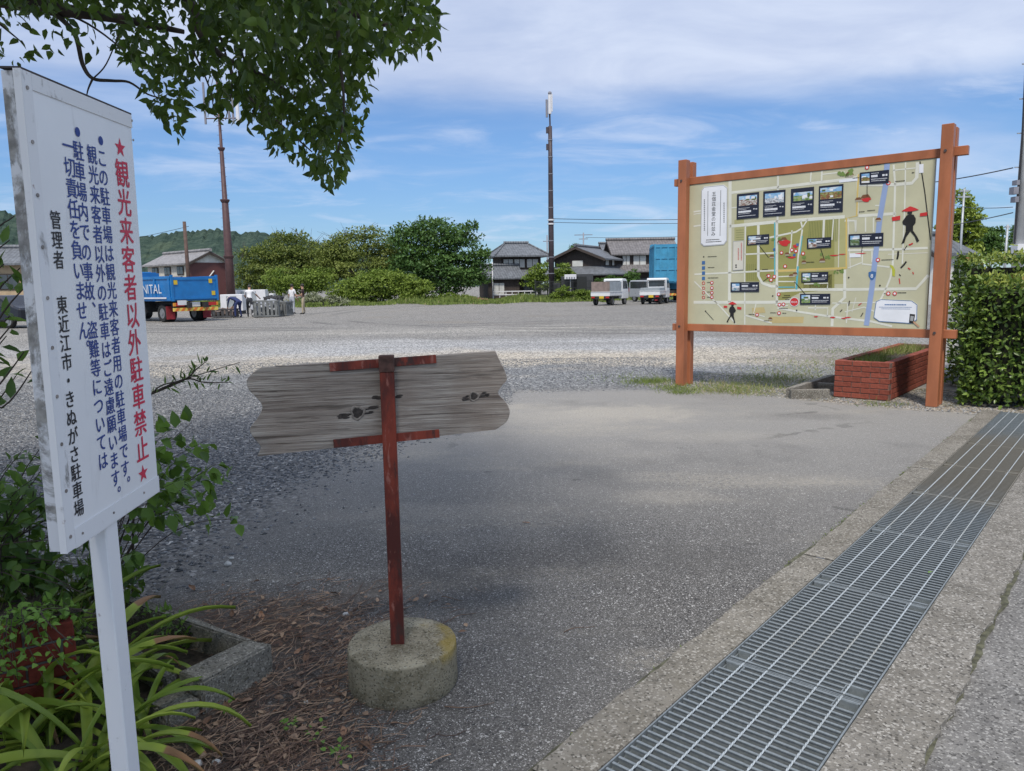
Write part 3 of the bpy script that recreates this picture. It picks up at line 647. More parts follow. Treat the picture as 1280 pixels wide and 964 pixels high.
def lichen_base():
    t = NT('lichen_concrete_disc'); P = t.co(); s_ = t.n('ShaderNodeSeparateXYZ'); t.l(P, s_.inputs[0]); n = t.noise(P, 9, 8, .7); c = t.mix(t.rng(n, .38, .62), (.22, .192, .13), (.41, .365, .265))
    v = t.vor(P, 190, out='Color'); q_ = t.n('ShaderNodeSeparateColor'); t.l(v, q_.inputs[0]); c = t.mix(t.rng(q_.outputs[0], .72, .95, 0, .6), c, (.46, .43, .34)); c = t.mix(t.rng(q_.outputs[1], .80, .96, 0, .75), c, (.05, .044, .034))
    side = t.rng(s_.outputs[2], .150, .159, 1, 0); c = t.mix(t.m('MULTIPLY', side, .35), c, (.12, .105, .065)); rim = t.m('ADD', t.m('MULTIPLY', s_.outputs[0], 3.2), t.m('MULTIPLY', t.m('SUBTRACT', t.noise(P, 11, 6, .65), .5), 1.3))
    c = t.mix(t.m('MULTIPLY', t.rng(rim, .30, .66), t.rng(s_.outputs[2], .10, .16, .0, .62)), c, (.36, .255, .035)); c = t.mix(t.rng(t.noise(P, 34, 6, .7), .58, .70, 0, .6), c, (.06, .052, .038))
    return t.fin(c, .92, t.bump(t.m('ADD', q_.outputs[2], t.noise(P, 120, 4)), .9, .006), spec=.2)
m = MB(); N = 48; rr = random.Random(2)
prof = [(.200, -.005), (.207, .01), (.205, .06), (.206, .12), (.2045, .154), (.201, .161), (.15, .164), (.09, .160), (.04, .158)]
V = []
for (r, z) in prof:
    for k in range(N): V.append(((r+rr.uniform(-.0018, .0018))*math.cos(2*math.pi*k/N), (r+rr.uniform(-.0018, .0018))*math.sin(2*math.pi*k/N), z+rr.uniform(-.0015, .0015)))
F = [(i*N+k, i*N+(k+1) % N, (i+1)*N+(k+1) % N, (i+1)*N+k) for i in range(len(prof)-1) for k in range(N)]+[tuple((len(prof)-1)*N+k for k in range(N))]
m.add(V, F); M['basec'] = lichen_base(); b = m.build('concrete_base', M['basec'], ws, smooth=True); b.location = (0, 0, 0)

# ================================================================ town map board
M['orange'] = simple('orange_brown_stain', (.36, .125, .055), .5, .16, 5, bump=.12, bscale=30, dirt=((.20, .05, .018), .62, .8, .35), stretch=(1, 1, .3))
M['mapbg'] = flat('map_ground_khaki', (.50, .485, .335), .4); M['mapside'] = flat('panel_edge_grey', (.30, .30, .29))
mapt = thing('town_map_board', 'large illustrated town map in an orange brown timber frame', 'map board', uv(9.72, -3.42), UANG)
pb = uv(9.72, 0)          # front faces of the posts lie at u = 9.68
def wbox(m, u0, u1, v0, v1, z0, z1): m.box(uv((u0+u1)/2, (v0+v1)/2, (z0+z1)/2), (v1-v0, u1-u0, z1-z0), Matrix.Rotation(UANG, 3, 'Z'))
VPL, VPR = -5.135, -1.875
def vof(px, py, Y):
    q = at(px, py, Y); return q@EV
for (v0, top) in ((VPL, 3.19), (VPR, 3.195)):
    m = MB(); wbox(m, 9.665, 9.785, v0-.062, v0+.062, 0, top); wp(m, 'post', M['orange'], mapt, bevel=.005)
    m = MB(); wbox(m, 9.875, 9.985, v0-.055, v0+.058, 0, top-.01); wp(m, 'rear_post', M['orange'], mapt, bevel=.005)
    for z in (2.905, .865):
        m = MB(); m.cyl(uv(9.665, v0-.01, z), uv(9.655, v0-.01, z), .016, 10); wp(m, 'bolt', M['darkedge'], mapt)
m = MB(); wbox(m, 9.789, 9.871, VPL-.19, VPR+.19, 2.855, 2.955); wp(m, 'top_beam', M['orange'], mapt, bevel=.004)
m = MB(); wbox(m, 9.789, 9.871, VPL-.19, VPR+.19, .795, .895); wp(m, 'bottom_beam', M['orange'], mapt, bevel=.004)
m = MB(); wbox(m, 9.800, 9.860, VPL+.03, -2.005, .898, 2.852); wp(m, 'panel', M['mapbg'], mapt)
mp_ = Plane(uv(9.800, VPL, .898), EV, EZ)      # map face; n points at -u (towards the viewer)
WM = -2.005-VPL; HM = 2.852-.898
K = 1/98.0   # metres per photo pixel on the board, for stroke widths
def q(x, y): return mp_.px(x, y)
def mroads(name, mat, w, lines):
    m = MB()
    for width, pts in lines: stroke(m, mp_, [np.clip(q(*p), (.0, .003), (WM-.003, HM-.003)) for p in pts], width*K, w)
    o = wq(link(name, m.mesh(name, mat)), mapt)
    if name in ('koi_print', 'fish_print', 'leader_print', 'hatching_print', 'lane_print'): o['kind'] = 'stuff'
    return o
def col(name, c, rough=.45): return flat(name, c, rough)
C_ = dict(field=(.30, .29, .095), field2=(.40, .385, .18), sand=(.52, .42, .20), road=(.66, .66, .58), canal=(.10, .42, .50), route=(.27, .35, .55), navy=(.012, .016, .035), white=(.74, .76, .80), red=(.55, .03, .03), yellow=(.60, .45, .14), black=(.015, .014, .013), grey=(.34, .35, .36), green=(.10, .14, .04), pale=(.62, .60, .52), brown=(.18, .075, .03), lime=(.46, .48, .05), bluei=(.05, .14, .33), blue=(.10, .28, .55), grass=(.16, .24, .06), wall=(.40, .36, .28))
for k in list(C_): M['m_'+k] = col('map_'+k, C_[k])
def stuffed(o):
    o['kind'] = 'stuff'; return o
def patch(name, mat, w, polys):
    for P in polys:
        m = MB(); m.poly([mp_.P(*np.clip(q(*p), (.002, .003), (WM-.002, HM-.003)), w) for p in P]); wq(link(name, m.mesh(name, mat)), mapt)
patch('field_print', M['m_field'], .0010, [[(931, 352), (931, 284), (952, 281), (952, 352)], [(952, 352), (952, 281), (971, 279), (971, 352)], [(973, 379), (973, 279), (1014, 274), (1043, 271.5), (1043, 362), (1000, 366)], [(1004, 362), (1004, 345), (1040, 343), (1040, 362)]])
patch('field_print', M['m_field2'], .0009, [[(1012, 355), (1018, 275), (1058, 272), (1058, 355)], [(918, 330), (918, 275), (930, 274), (930, 330)]])
patch('field_print', M['m_sand'], .0013, [[(972, 337), (1055, 334), (1055, 337.5), (972, 340.5)], [(962, 396), (1005, 396), (1004, 404), (960, 404)], [(940, 385), (955, 384), (957, 391), (941, 392)]])
# road network, traced on the board
mroads('road_print', M['m_road'], .0016, [
    (4.5, [(913, 210), (912.5, 290), (912, 378)]), (3.5, [(914, 241), (1000, 231), (1060, 224), (1072, 222)]), (4, [(912, 283), (975, 277), (1056, 271)]), (2.2, [(867, 283), (882, 281)]), (2.0, [(867, 265), (880, 263)]),
    (2.2, [(868, 343), (912, 341), (950, 339), (972, 338)]), (4, [(867, 378), (960, 378), (990, 377)]), (1.8, [(868, 352), (900, 383), (920, 405)]), (1.8, [(932, 282), (931, 340), (931, 406)]),
    (2.6, [(973, 208), (972.5, 231), (972, 276)]), (1.6, [(1014, 215), (1013, 229)]), (2.0, [(1027.5, 212), (1027, 227)]), (1.6, [(914, 260), (924, 259)]), (3.5, [(948, 281), (948, 345), (953, 354), (964, 358), (973, 358)]), (3.0, [(971, 276), (971, 378), (971, 382)]),
    (3.4, [(972, 364), (1010, 362), (1060, 362), (1145, 361), (1162, 344)]), (2.6, [(972, 385), (1000, 390), (1040, 396), (1090, 402), (1115, 408)]), (2.2, [(1001, 276), (1003, 285), (995, 290), (962, 297)]), (2.0, [(1003, 287), (998, 318), (996, 342)]), (1.6, [(1010, 274), (1002, 286)]),
    (2.6, [(1030, 275), (1029, 303)]), (1.4, [(1042, 273), (1040, 300)]), (2.0, [(931, 318), (972, 316)]), (1.6, [(990, 288), (989, 304), (987, 317)]), (3.5, [(1056, 337), (1056, 372), (1041, 386), (1040, 408)]), (2.4, [(1070, 290), (1069, 276), (1056, 276)]),
    (3.4, [(1073, 270), (1120, 267)]), (2.0, [(1072, 268), (1072, 218)]), (3.6, [(1074, 231), (1118, 231), (1140, 229), (1146, 222), (1147, 203)]), (2.2, [(1117, 206), (1119, 230), (1117, 300), (1116, 330), (1113, 347), (1106, 365), (1095, 385)]), (1.5, [(1132, 203), (1131, 258), (1128, 330)]), (1.4, [(1116, 213), (1145, 210)]),
    (2.6, [(1060, 313), (1112, 312), (1160, 310)]), (1.6, [(1070, 290), (1070, 275)]), (1.6, [(1082, 290), (1082, 272)]), (1.6, [(1092, 290), (1092, 272)]), (1.8, [(1078, 313), (1078, 330), (1112, 334)]), (1.4, [(1090, 313), (1090, 328)]), (1.4, [(1060, 335), (1078, 328)]),
    (1.3, [(1040, 379), (1100, 378), (1100, 384)]), (1.5, [(985, 382), (972, 384)]), (1.5, [(945, 380), (942, 392), (956, 396)]), (2.0, [(931, 394), (965, 404)]), (1.6, [(1010, 385), (1035, 385), (1034, 396)]), (1.5, [(1020, 372), (1019, 388)]), (1.3, [(867, 268), (880, 266)]), (1.4, [(1094, 257), (1100, 257)]), (1.4, [(1028, 218), (1056, 215)]),
    (1.5, [(1005, 355), (1035, 354), (1034, 362)]), (1.5, [(973, 352), (994, 352), (995, 360)]), (1.4, [(973, 346), (994, 345)]), (1.4, [(1056, 390), (1080, 384), (1100, 392)]), (1.4, [(1060, 378), (1058, 404)])])
mroads('lane_print', M['m_pale'], .0013, [(1.2, [(1060, 272), (1063, 336)]), (1.0, [(1049, 273), (1048, 336)]), (1.0, [(1110, 318), (1160, 316)]), (1.0, [(1065, 390), (1070, 372)]), (1.0, [(880, 352), (880, 376)]), (1.0, [(1087, 372), (1086, 398)]), (1.0, [(1000, 366), (999, 378)])])
mroads('yellow_road_print', M['m_yellow'], .0020, [(1.8, [(1073, 218), (1072, 240), (1071, 270), (1058, 273), (1058, 336)]), (2.0, [(973, 339), (1005, 337), (1058, 335)])])
mroads('canal_print', M['m_canal'], .0022, [(1.6, [(968.5, 278), (968.5, 345)]), (2.4, [(997.5, 333), (996.5, 347), (995.5, 362)]), (1.2, [(1003, 295), (1000, 318)]), (1.3, [(973, 359), (993, 359)])])
mroads('highway_print', M['m_route'], .0026, [(6, [(1109, 204), (1107, 232), (1100, 272), (1095, 315), (1090, 360), (1083, 407)])])
mroads('railway_print', M['m_black'], .0028, [(1.1, [(1150, 202), (1156, 240), (1162, 290), (1163, 300)])])
patch('station_print', M['m_white'], .0032, [[(1149, 205.5), (1154.5, 205), (1154.5, 216), (1149, 216.5)]])
patch('shrub_print', M['m_lime'], .0030, [[(1112, 331), (1116, 332), (1119, 338), (1118.5, 346), (1115.5, 345), (1115, 337)]])
# dark hatching in the fields
mroads('hatching_print', M['m_green'], .0015, [(.45, [(1033+k*2, 275-k*.2), (1032+k*2, 302)]) for k in range(8)]+[(.4, [(1012+k*2, 277), (1011+k*2, 300)]) for k in range(9)]+[(.4, [(920, 288+k*3), (930, 287.5+k*3)]) for k in range(11)]+[(.4, [(934+k*2.5, 330), (934+k*2.5, 350)]) for k in range(6)])
def house_icon(m, cx, cy, s, w):
    c = q(cx, cy); s = s*K; m.cur = 0; m.add([mp_.P(c[0]-s, c[1], w), mp_.P(c[0]+s, c[1], w), mp_.P(c[0]+s*.45, c[1]+s*.75, w), mp_.P(c[0]-s*.55, c[1]+s*.7, w)], [(0, 1, 2, 3)])
    m.cur = 1; m.add([mp_.P(c[0]-s*.8, c[1]-s*.55, w), mp_.P(c[0]+s*.8, c[1]-s*.55, w), mp_.P(c[0]+s*.8, c[1]-.0006, w), mp_.P(c[0]-s*.8, c[1]-.0006, w)], [(0, 1, 2, 3)])
m = MB()
for (x, y, s) in ((965, 321, 3.5), (984, 318, 3.2), (1005, 328, 3.2), (1028, 326, 4), (1082, 248, 6), (994, 343, 3.5), (989, 345, 3), (963, 399, 3), (980, 300, 4.5), (975, 303, 4), (1062, 219, 5), (1098, 275, 3.5), (960, 345, 3), (1073, 250, 4)): house_icon(m, x, y, s, .0040)
stuffed(wq(link('building_print', m.mesh('building_print', [M['m_brown'], M['m_wall']])), mapt))
m = MB()
for (x, y, r) in ((1053, 216, 4), (1063, 216.5, 4.5), (1045, 340, 2.2), (967, 299, 2), (1005, 322, 2.5), (1021, 356, 2.8), (1051, 339.5, 3), (1035, 322, 2.5), (1028, 318, 2), (963, 351, 2.5), (975, 298, 2)):
    for k in range(5): c = q(x, y); disc(m, mp_, c[0]+random.uniform(-r, r)*K, c[1]+random.uniform(-r, r)*K*.7, r*K*.55, .0036+k*.0002, 7)
stuffed(wq(link('tree_print', m.mesh('tree_print', M['m_grass'])), mapt))
m = MB()
for (x, y, a, b) in ((981, 304, 7, 4), (1083, 250, 5, 2.5), (1043, 319.5, 5, .8), (1053, 318, 4, .6), (990, 322, 5, 1.2), (994.5, 308, 3, 2.4), (1020, 396, 2.5, .8), (1041, 397, 3, 1), (1060, 397, 3.5, .8), (1055, 398, 3, .8), (1076, 317, 6, .6)):
    c = q(x, y); m.add([mp_.P(c[0]+a*K*(1+.3*math.sin(3*t_))*math.cos(t_), c[1]+b*K*(1+.25*math.cos(5*t_))*math.sin(t_), .0044) for t_ in [2*math.pi*k/12 for k in range(12)]], [tuple(range(12))])
stuffed(wq(link('landmark_print', m.mesh('landmark_print', M['m_red'])), mapt))
# icons: red-ringed markers, blue squares of the legend
mr, mw = MB(), MB()
marks = [(977, 316), (990, 312.5), (995, 314), (1004, 317), (981.5, 333), (968, 346), (964, 350), (961, 345), (973.5, 368), (974.5, 381), (979.5, 380.5), (974, 391.5), (946.5, 393.5), (1110.5, 229), (1084, 209.5), (1097.5, 325), (1110.5, 367), (1118.5, 367), (890, 353.5), (890, 360), (890, 366), (890, 371.5)]
for x, y in marks:
    c = q(x, y); ringp(mr, mp_, c[0], c[1], .55*2.4*K, 2.4*K, .0050); disc(mw, mp_, c[0], c[1], 1.5*K, .0046, 10)
c = q(993, 377.5); disc(mr, mp_, c[0], c[1], 5.2*K, .0050, 20); ringp(mw, mp_, c[0], c[1], 5.3*K, 5.9*K, .0046, 20)
stuffed(wq(link('marker_print', mr.mesh('marker_print', M['m_red'])), mapt)); stuffed(wq(link('marker_field_print', mw.mesh('marker_field_print', M['m_white'])), mapt))
m = MB(); hline(m, mp_, '現在地', c[0]-4.3*K, c[1]-1.1*K, 2.75*K, .0056, .02); wq(link('lettering', m.mesh('lettering', M['m_white'])), mapt)
m = MB()
for y in (328.5, 335, 341.5, 348): cc = q(880+0, y); cc = q(879.5, y); rect(m, mp_, cc[0]-2.3*K, cc[1]-2.3*K, cc[0]+2.3*K, cc[1]+2.3*K, .0040)
for x, y in ((993, 319), (997, 306), (968, 312)): cc = q(x, y); rect(m, mp_, cc[0]-1.6*K, cc[1]-1.6*K, cc[0]+1.6*K, cc[1]+1.6*K, .0048)
stuffed(wq(link('legend_icon_print', m.mesh('legend_icon_print', M['m_bluei'])), mapt))
m = MB()
for x, y in ((879.5, 354), (879.5, 360.3), (879.5, 366), (879.5, 371.8)): cc = q(x, y); ringp(m, mp_, cc[0], cc[1], 1.5*K, 2.3*K, .0042)
stuffed(wq(link('legend_ring_print', m.mesh('legend_ring_print', M['m_red'])), mapt))
# very small print: rows of short dashes where the photo shows print too small to read
def dashes(m, x0, y0, x1, h, w, seed, gap=.35):
    rr = random.Random(seed); a = q(x0, y0); b = q(x1, y0)[0]; x = a[0]
    while x < b:
        L = rr.uniform(.5, 1.5)*h*K; rect(m, mp_, x, a[1]-h*K*.5, min(x+L, b), a[1]+h*K*.5, w); x += L+gap*h*K
m = MB()
for i, (x0, y0, x1) in enumerate(((885, 321, 896), (885, 334.5, 893), (885, 347.5, 898), (884, 353, 889), (884, 365, 890), (884, 371.5, 889), (936, 393, 943), (963, 391, 971), (978, 391.5, 983), (980, 369.5, 988), (978, 372, 989), (974, 385.5, 985), (1087, 207, 1101), (1119, 227, 1131), (1084, 263.5, 1094), (1074, 265, 1081), (1102, 325, 1117), (1122, 366, 1133), (1105, 367, 1107), (953, 337, 960), (983, 321, 989), (1008, 328, 1018), (1046, 338, 1051), (1140, 216, 1143), (1066, 223, 1074), (955, 401, 961), (982, 374.5, 987))): dashes(m, x0, y0, x1, .9, .0046, i)
for (a_, b_) in (((882, 389), (892, 400)),): stroke(m, mp_, [q(*a_), q(*b_)], .6*K, .0046)
for p in ((882, 389), (879.8, 321), (996, 388), (945, 337), (966, 370), (1061, 347), (1100, 357)): cc = q(*p); disc(m, mp_, cc[0], cc[1], 1.0*K, .0046, 8)
wq(link('small_print', m.mesh('small_print', M['m_black'])), mapt)
# leader lines
mroads('leader_print', M['m_black'], .0048, [(.7, [(949, 307), (961, 322)]), (.7, [(1026, 311), (1030, 323)]), (.7, [(993, 352), (1007, 368)]), (.7, [(1084, 231), (1084, 246)]), (.6, [(1078, 307), (1077, 316)]), (.6, [(954, 352), (962, 346)])])
mroads('koi_print', M['m_red'], .0040, [(1.6, [(1141, 304), (1138, 306), (1136, 306)]), (1.2, [(1138, 337), (1135, 335)]), (1.0, [(1124, 348), (1125, 355)]), (1.0, [(1077, 379), (1073, 382)]), (1.0, [(1142, 343), (1141, 340)])])
mroads('fish_print', M['m_black'], .0042, [(2, [(1123, 314), (1122.5, 320), (1121.5, 324)]), (1.8, [(1133, 327), (1130, 331), (1126, 335)]), (1.2, [(1062, 376), (1061, 382)]), (.9, [(1079, 391), (1076, 396)]), (.9, [(1134, 307), (1130, 313)]), (.9, [(1126, 345), (1124, 343)]), (.9, [(1053, 387), (1050, 390)])])
# title plaque
def plaque(name, pts, w0, w1, mat, edge):
    g = [q(*p) for p in pts]; m = MB(); m.prism([mp_.P(*p, w0) for p in g], mp_.n*(w1-w0)); o = wp(m, name, mat, mapt)
    c = np.mean(g, 0); m = MB()
    for i in range(len(g)): stroke(m, mp_, [g[i]+(c-g[i])*.02, g[(i+1) % len(g)]+(c-g[(i+1) % len(g)])*.02], .7*K, w1+.0008)
    e = link('rim', m.mesh('rim', edge)); wq(e, mapt); e.parent = o; return o
tp = plaque('title_plaque', [(877, 238), (880.5, 233.5), (905, 231), (909.5, 235), (909, 301), (905, 306), (880, 308), (876, 304.5)], .001, .006, M['m_white'], M['m_grey'])
def maptext(nm, text, a, b, size, mat, parent, w, bold=.005):
    o = wq(vcolumn(nm, mp_, text, q(*a), q(*b), size*K, mat, None, w=w, bold=bold), mapt); o.parent = parent; return o
maptext('title_lettering', '五個荘金堂の町並み', (892.8, 242.5), (891.8, 292.5), 6.4, M['m_black'], tp, .0072, .004)
m = MB(); stroke(m, mp_, [q(885.3, 239), q(884.8, 295)], .6*K, .0072); stroke(m, mp_, [q(901.3, 238), q(900.3, 295)], .6*K, .0072)
for i in range(2): dashes(m, 883+i*-.5, 300.2+i*2.6, 899.5+i*2.5, 1.1, .0072, 70+i)
for (x, y0, y1, h) in ((905.3, 254, 279, 1.5), (880.8, 250, 288, 1.5)):
    rr = random.Random(int(x)); yy = y0
    while yy < y1:
        a = q(x, yy); rect(m, mp_, a[0]-h*K*.6, a[1]-h*K*.45, a[0]+h*K*.6, a[1]-h*K*.15, .0072); rect(m, mp_, a[0]-h*K*.5, a[1]+h*K*.0, a[0]+h*K*.5, a[1]+h*K*.25, .0072); rect(m, mp_, a[0]-.1*K, a[1]-.9*K, a[0]+.25*K, a[1]+.8*K, .0074); yy += 2.35
o = wq(link('small_print', m.mesh('small_print', M['m_black'])), mapt); o.parent = tp
np_ = plaque('notice_plaque', [(916.5, 301.5), (930, 300.5), (929.5, 337.5), (916, 338.5)], .001, .005, M['m_pale'], M['m_grey'])
m = MB()
for (x, y0, y1) in ((927, 304, 326), (923.2, 311, 326)):
    yy = y0
    while yy < y1: a = q(x, yy); rect(m, mp_, a[0]-.8*K, a[1]-.45*K, a[0]+.8*K, a[1]+.35*K, .0062); yy += 1.5
o = wq(link('red_lettering', m.mesh('red_lettering', M['m_red'])), mapt); o.parent = np_
m = MB()
for x, y in ((920.3, 331.5), (920.3, 334)): a = q(x, y); rect(m, mp_, a[0]-1.1*K, a[1]-.9*K, a[0]+1.1*K, a[1]+.8*K, .0062)
o = wq(link('black_lettering', m.mesh('black_lettering', M['m_black'])), mapt); o.parent = np_
gp_ = plaque('guide_plaque', [(1095, 377), (1101, 374.3), (1140, 376), (1147, 381), (1146.5, 400), (1139, 404.5), (1099, 402), (1092, 397)], .001, .006, M['m_white'], M['m_bluei'])
m = MB(); dashes(m, 1106, 381, 1133, 1.3, .0072, 5, .25)
for i in range(2): dashes(m, 1099+i*3, 384+i*2.1, 1140-i*2, .6, .0072, 40+i)
o = wq(link('small_print', m.mesh('small_print', M['m_bluei'])), mapt); o.parent = gp_
m = MB(); a = q(1140, 398.2); ph = [(-2.8, -5.2), (2.2, -5.8), (3.2, 4.8), (-2.4, 5.4)]; m.poly([mp_.P(a[0]+x*K, a[1]+y*K, .0074) for x, y in ph]); o = wq(link('phone_print', m.mesh('phone_print', M['m_black'])), mapt); o.parent = gp_
m = MB(); m.poly([mp_.P(a[0]+x*K, a[1]+y*K, .0080) for x, y in [(-1.7, -2.6), (1.5, -3.0), (2.0, 2.8), (-1.5, 3.1)]]); o = wq(link('phone_screen_print', m.mesh('phone_screen_print', M['m_grey'])), mapt); o.parent = gp_
M['m_skin'] = col('map_skin', (.50, .30, .19)); m = MB(); stroke(m, mp_, [q(1142, 402), q(1145, 405), q(1149, 408.5)], 1.8*K, .0082); o = wq(link('hand_print', m.mesh('hand_print', M['m_skin'])), mapt); o.parent = gp_
# route shield with an 8
a = q(1090.3, 344.5); sh = [(-4.2, 4.0), (0, 5.2), (4.2, 4.0), (4.0, -.5), (1.6, -4.6), (0, -5.6), (-1.6, -4.6), (-4.0, -.5)]
m = MB(); m.poly([mp_.P(a[0]+x*K, a[1]+y*K, .0050) for x, y in sh]); o = wq(link('route_shield_print', m.mesh('route_shield_print', M['m_bluei'])), mapt)
m = MB(); put_char(m, mp_, '8', a[0]+1.3*K, a[1]-.2*K, 6.2*K, .0058, .02); wq(link('route_number', m.mesh('route_number', M['m_white'])), mapt)
# walking peddlers in red hats
def peddler(cx, cy, h, flip=1):
    a = q(cx, cy); s = h/44*K
    def pp(pts, w): return [mp_.P(a[0]+flip*x*s, a[1]-y*s, w) for x, y in pts]
    m = MB()
    m.poly(pp([(-4, -14), (0, -16), (5, -14.5), (8, -9), (8, -3), (5, 1), (5.5, 8), (-4, 8), (-4, 0), (-8, -2), (-9, -6)], .0050)); m.poly(pp([(-3, -21), (3, -21), (3, -16), (-3, -16)], .0050))
    m.poly(pp([(-4, 8.2), (2, 8.2), (-3, 16), (-5, 24), (-9, 25), (-8, 23)], .0050)); m.poly(pp([(2.2, 8.2), (6, 8.2), (11, 16), (14, 22), (11, 24), (8, 16)], .0050))
    wq(link('figure_print', m.mesh('figure_print', M['m_black'])), mapt)
    m = MB(); m.poly(pp([(-11, -20.5), (-6, -23.5), (0, -26.5), (6, -24), (11.5, -20.8), (4, -19.5), (-4, -19.5)], .0054)); m.poly(pp([(-23, -13), (-12, -14.5), (-12, -8.5), (-22, -7.5)], .0054)); m.poly(pp([(13, -16), (22, -17), (22, -12), (13, -11.5)], .0054))
    wq(link('hat_and_load_print', m.mesh('hat_and_load_print', M['m_red'])), mapt)
peddler(1136.5, 282, 36); peddler(915.5, 391, 25, -1)
def photomat(name, cols, sc):
    t = NT(name); P = t.co(); v = t.vor(t.mp(P, (1, 1, 1.6)), sc, out='Color'); s_ = t.n('ShaderNodeSeparateColor'); t.l(v, s_.inputs[0]); n = t.noise(P, sc*.6, 4); f = t.m('MULTIPLY', t.m('ADD', s_.outputs[0], n), .55)
    return t.fin(t.ramp(f, [(.15+.7*i/(len(cols)-1), c) for i, c in enumerate(cols)]), .4)
M['photosky'] = photomat('photo_sky_print', [(.09, .25, .52), (.25, .45, .66), (.62, .68, .72)], 14)
M['photom_wall'] = photomat('photo_house_print', [(.03, .035, .04), (.22, .10, .07), (.40, .38, .34), (.65, .65, .66)], 45); M['photom_grey'] = photomat('photo_street_print', [(.02, .025, .03), (.30, .31, .33), (.60, .61, .63), (.10, .22, .30)], 45)
M['photom_grass'] = photomat('photo_garden_print', [(.03, .06, .02), (.14, .24, .06), (.34, .38, .16), (.12, .25, .34)], 45); M['photom_brown'] = photomat('photo_temple_print', [(.06, .04, .02), (.25, .10, .05), (.20, .22, .06), (.42, .36, .18)], 45); M['photom_green'] = photomat('photo_wood_print', [(.02, .04, .02), (.10, .17, .07), (.30, .36, .30)], 45)
# dark information panels with a small picture each
def info(x0, y0, x1, y1, x2, y2, x3, y3, pic, colr, rows, seed, wide):
    """corner pixels TL, TR, BR, BL"""
    g = [np.array(q(*p)) for p in ((x0, y0), (x1, y1), (x2, y2), (x3, y3))]; m = MB(); m.prism([mp_.P(*p, .001) for p in (g[3], g[2], g[1], g[0])], mp_.n*.007)
    o = wp(m, 'info_panel', M['m_navy'], mapt)
    def b(s, t): return (g[0]*(1-s)+g[1]*s)*(1-t)+(g[3]*(1-s)+g[2]*s)*t
    sx0, t0, sx1, t1 = pic; ms = [M['photosky'], M['m_white'], M['photo'+colr], M['m_green']]; rr = random.Random(seed); m = MB(); w = .0092
    tm = t0+(t1-t0)*rr.uniform(.35, .5)
    def bq(s0, ta, s1, tb, k): m.cur = k; m.add([mp_.P(*b(s0, tb), w), mp_.P(*b(s1, tb), w), mp_.P(*b(s1, ta), w), mp_.P(*b(s0, ta), w)], [(0, 1, 2, 3)])
    bq(sx0, t0, sx1, tm, 0); bq(sx0, tm, sx1, t1, 2)
    w = .0096
    for k in range(4):
        s = rr.uniform(sx0, sx1-.12); e = min(sx1, s+rr.uniform(.08, .22)); ta = rr.uniform(t0+.02, t1-.12); bq(s, ta, e, min(t1, ta+rr.uniform(.06, .16)), rr.choice([1, 3, 1]))
        w += .0003
    p = link('photo', m.mesh('photo', ms)); wq(p, mapt); p.parent = o
    m = MB(); ww = .0094
    def tb(s0, s1, t, h, gap):
        s = s0
        while s < s1:
            L = rr.uniform(.010, .028)*(1.6 if h > .05 else 1); e = min(s+L, s1); m.add([mp_.P(*b(s, t+h), ww), mp_.P(*b(e, t+h), ww), mp_.P(*b(e, t), ww), mp_.P(*b(s, t), ww)], [(0, 1, 2, 3)]); s = e+gap
    for (s0, s1, t, h) in rows: tb(s0, s1, t, h, .004 if h > .05 else .009)
    p = link('lettering', m.mesh('lettering', M['m_white'])); wq(p, mapt); p.parent = o
tall = ((.08, .52, .56, .018), (.08, .40, .60, .018), (.08, .55, .68, .075), (.08, .62, .80, .018), (.08, .95, .90, .02), (.72, .80, .60, .05), (.84, .92, .62, .05))
tall = [(.08, .60, .57, .016), (.08, .45, .62, .016), (.08, .66, .68, .075), (.08, .60, .79, .016), (.08, .86, .88, .022), (.76, .82, .62, .045), (.86, .93, .63, .045)]
wide = [(.40, .66, .14, .04), (.40, .62, .30, .17), (.40, .95, .60, .05), (.40, .90, .74, .05), (.78, .86, .30, .14), (.89, .95, .30, .14)]
info(921.5, 243, 949, 240, 948.5, 272, 921, 274.5, (.10, .10, .92, .48), 'm_wall', tall, 1, 0)
info(954.5, 239.5, 982, 237, 981.5, 269.5, 954, 271.5, (.08, .10, .94, .48), 'm_grey', tall, 2, 0)
info(989, 236.5, 1017.7, 233.5, 1017, 267, 988.5, 269, (.12, .16, .94, .48), 'm_grass', tall, 3, 0)
info(1024, 233, 1054.5, 230, 1053.5, 265, 1023.3, 266.5, (.06, .08, .94, .50), 'm_brown', tall, 4, 0)
info(1075, 216, 1111.5, 212.3, 1111, 229, 1075, 231, (.06, .14, .34, .9), 'm_brown', wide, 5, 1)
info(934.5, 294.5, 961.5, 292.7, 961.3, 305, 934, 306.8, (.06, .12, .40, .9), 'm_wall', wide, 6, 1)
info(1009, 298, 1039, 296.5, 1039, 309.5, 1009, 311.2, (.06, .12, .40, .9), 'm_wall', wide, 7, 1)
info(1061, 293, 1104.5, 291, 1104, 307.5, 1061, 309, (.05, .14, .32, .88), 'm_green', wide, 8, 1)
info(1002, 340.7, 1035.5, 339.8, 1035, 352.2, 1002, 353.3, (.05, .12, .34, .9), 'm_grass', wide, 9, 1)
info(1000.3, 367.5, 1038, 367.2, 1038, 380.6, 1000.3, 380.9, (.05, .12, .34, .85), 'm_grass', wide, 10, 1)
info(913.5, 353, 949, 352.6, 949, 364.9, 913.5, 365.2, (.05, .14, .32, .86), 'm_grey', wide, 11, 1)
patch('caption_print', M['m_white'], .0034, [[(1062, 317), (1076, 316), (1076, 321.5), (1062, 322)], [(1049, 225), (1072, 222.5), (1072, 226), (1049, 228.5)]])
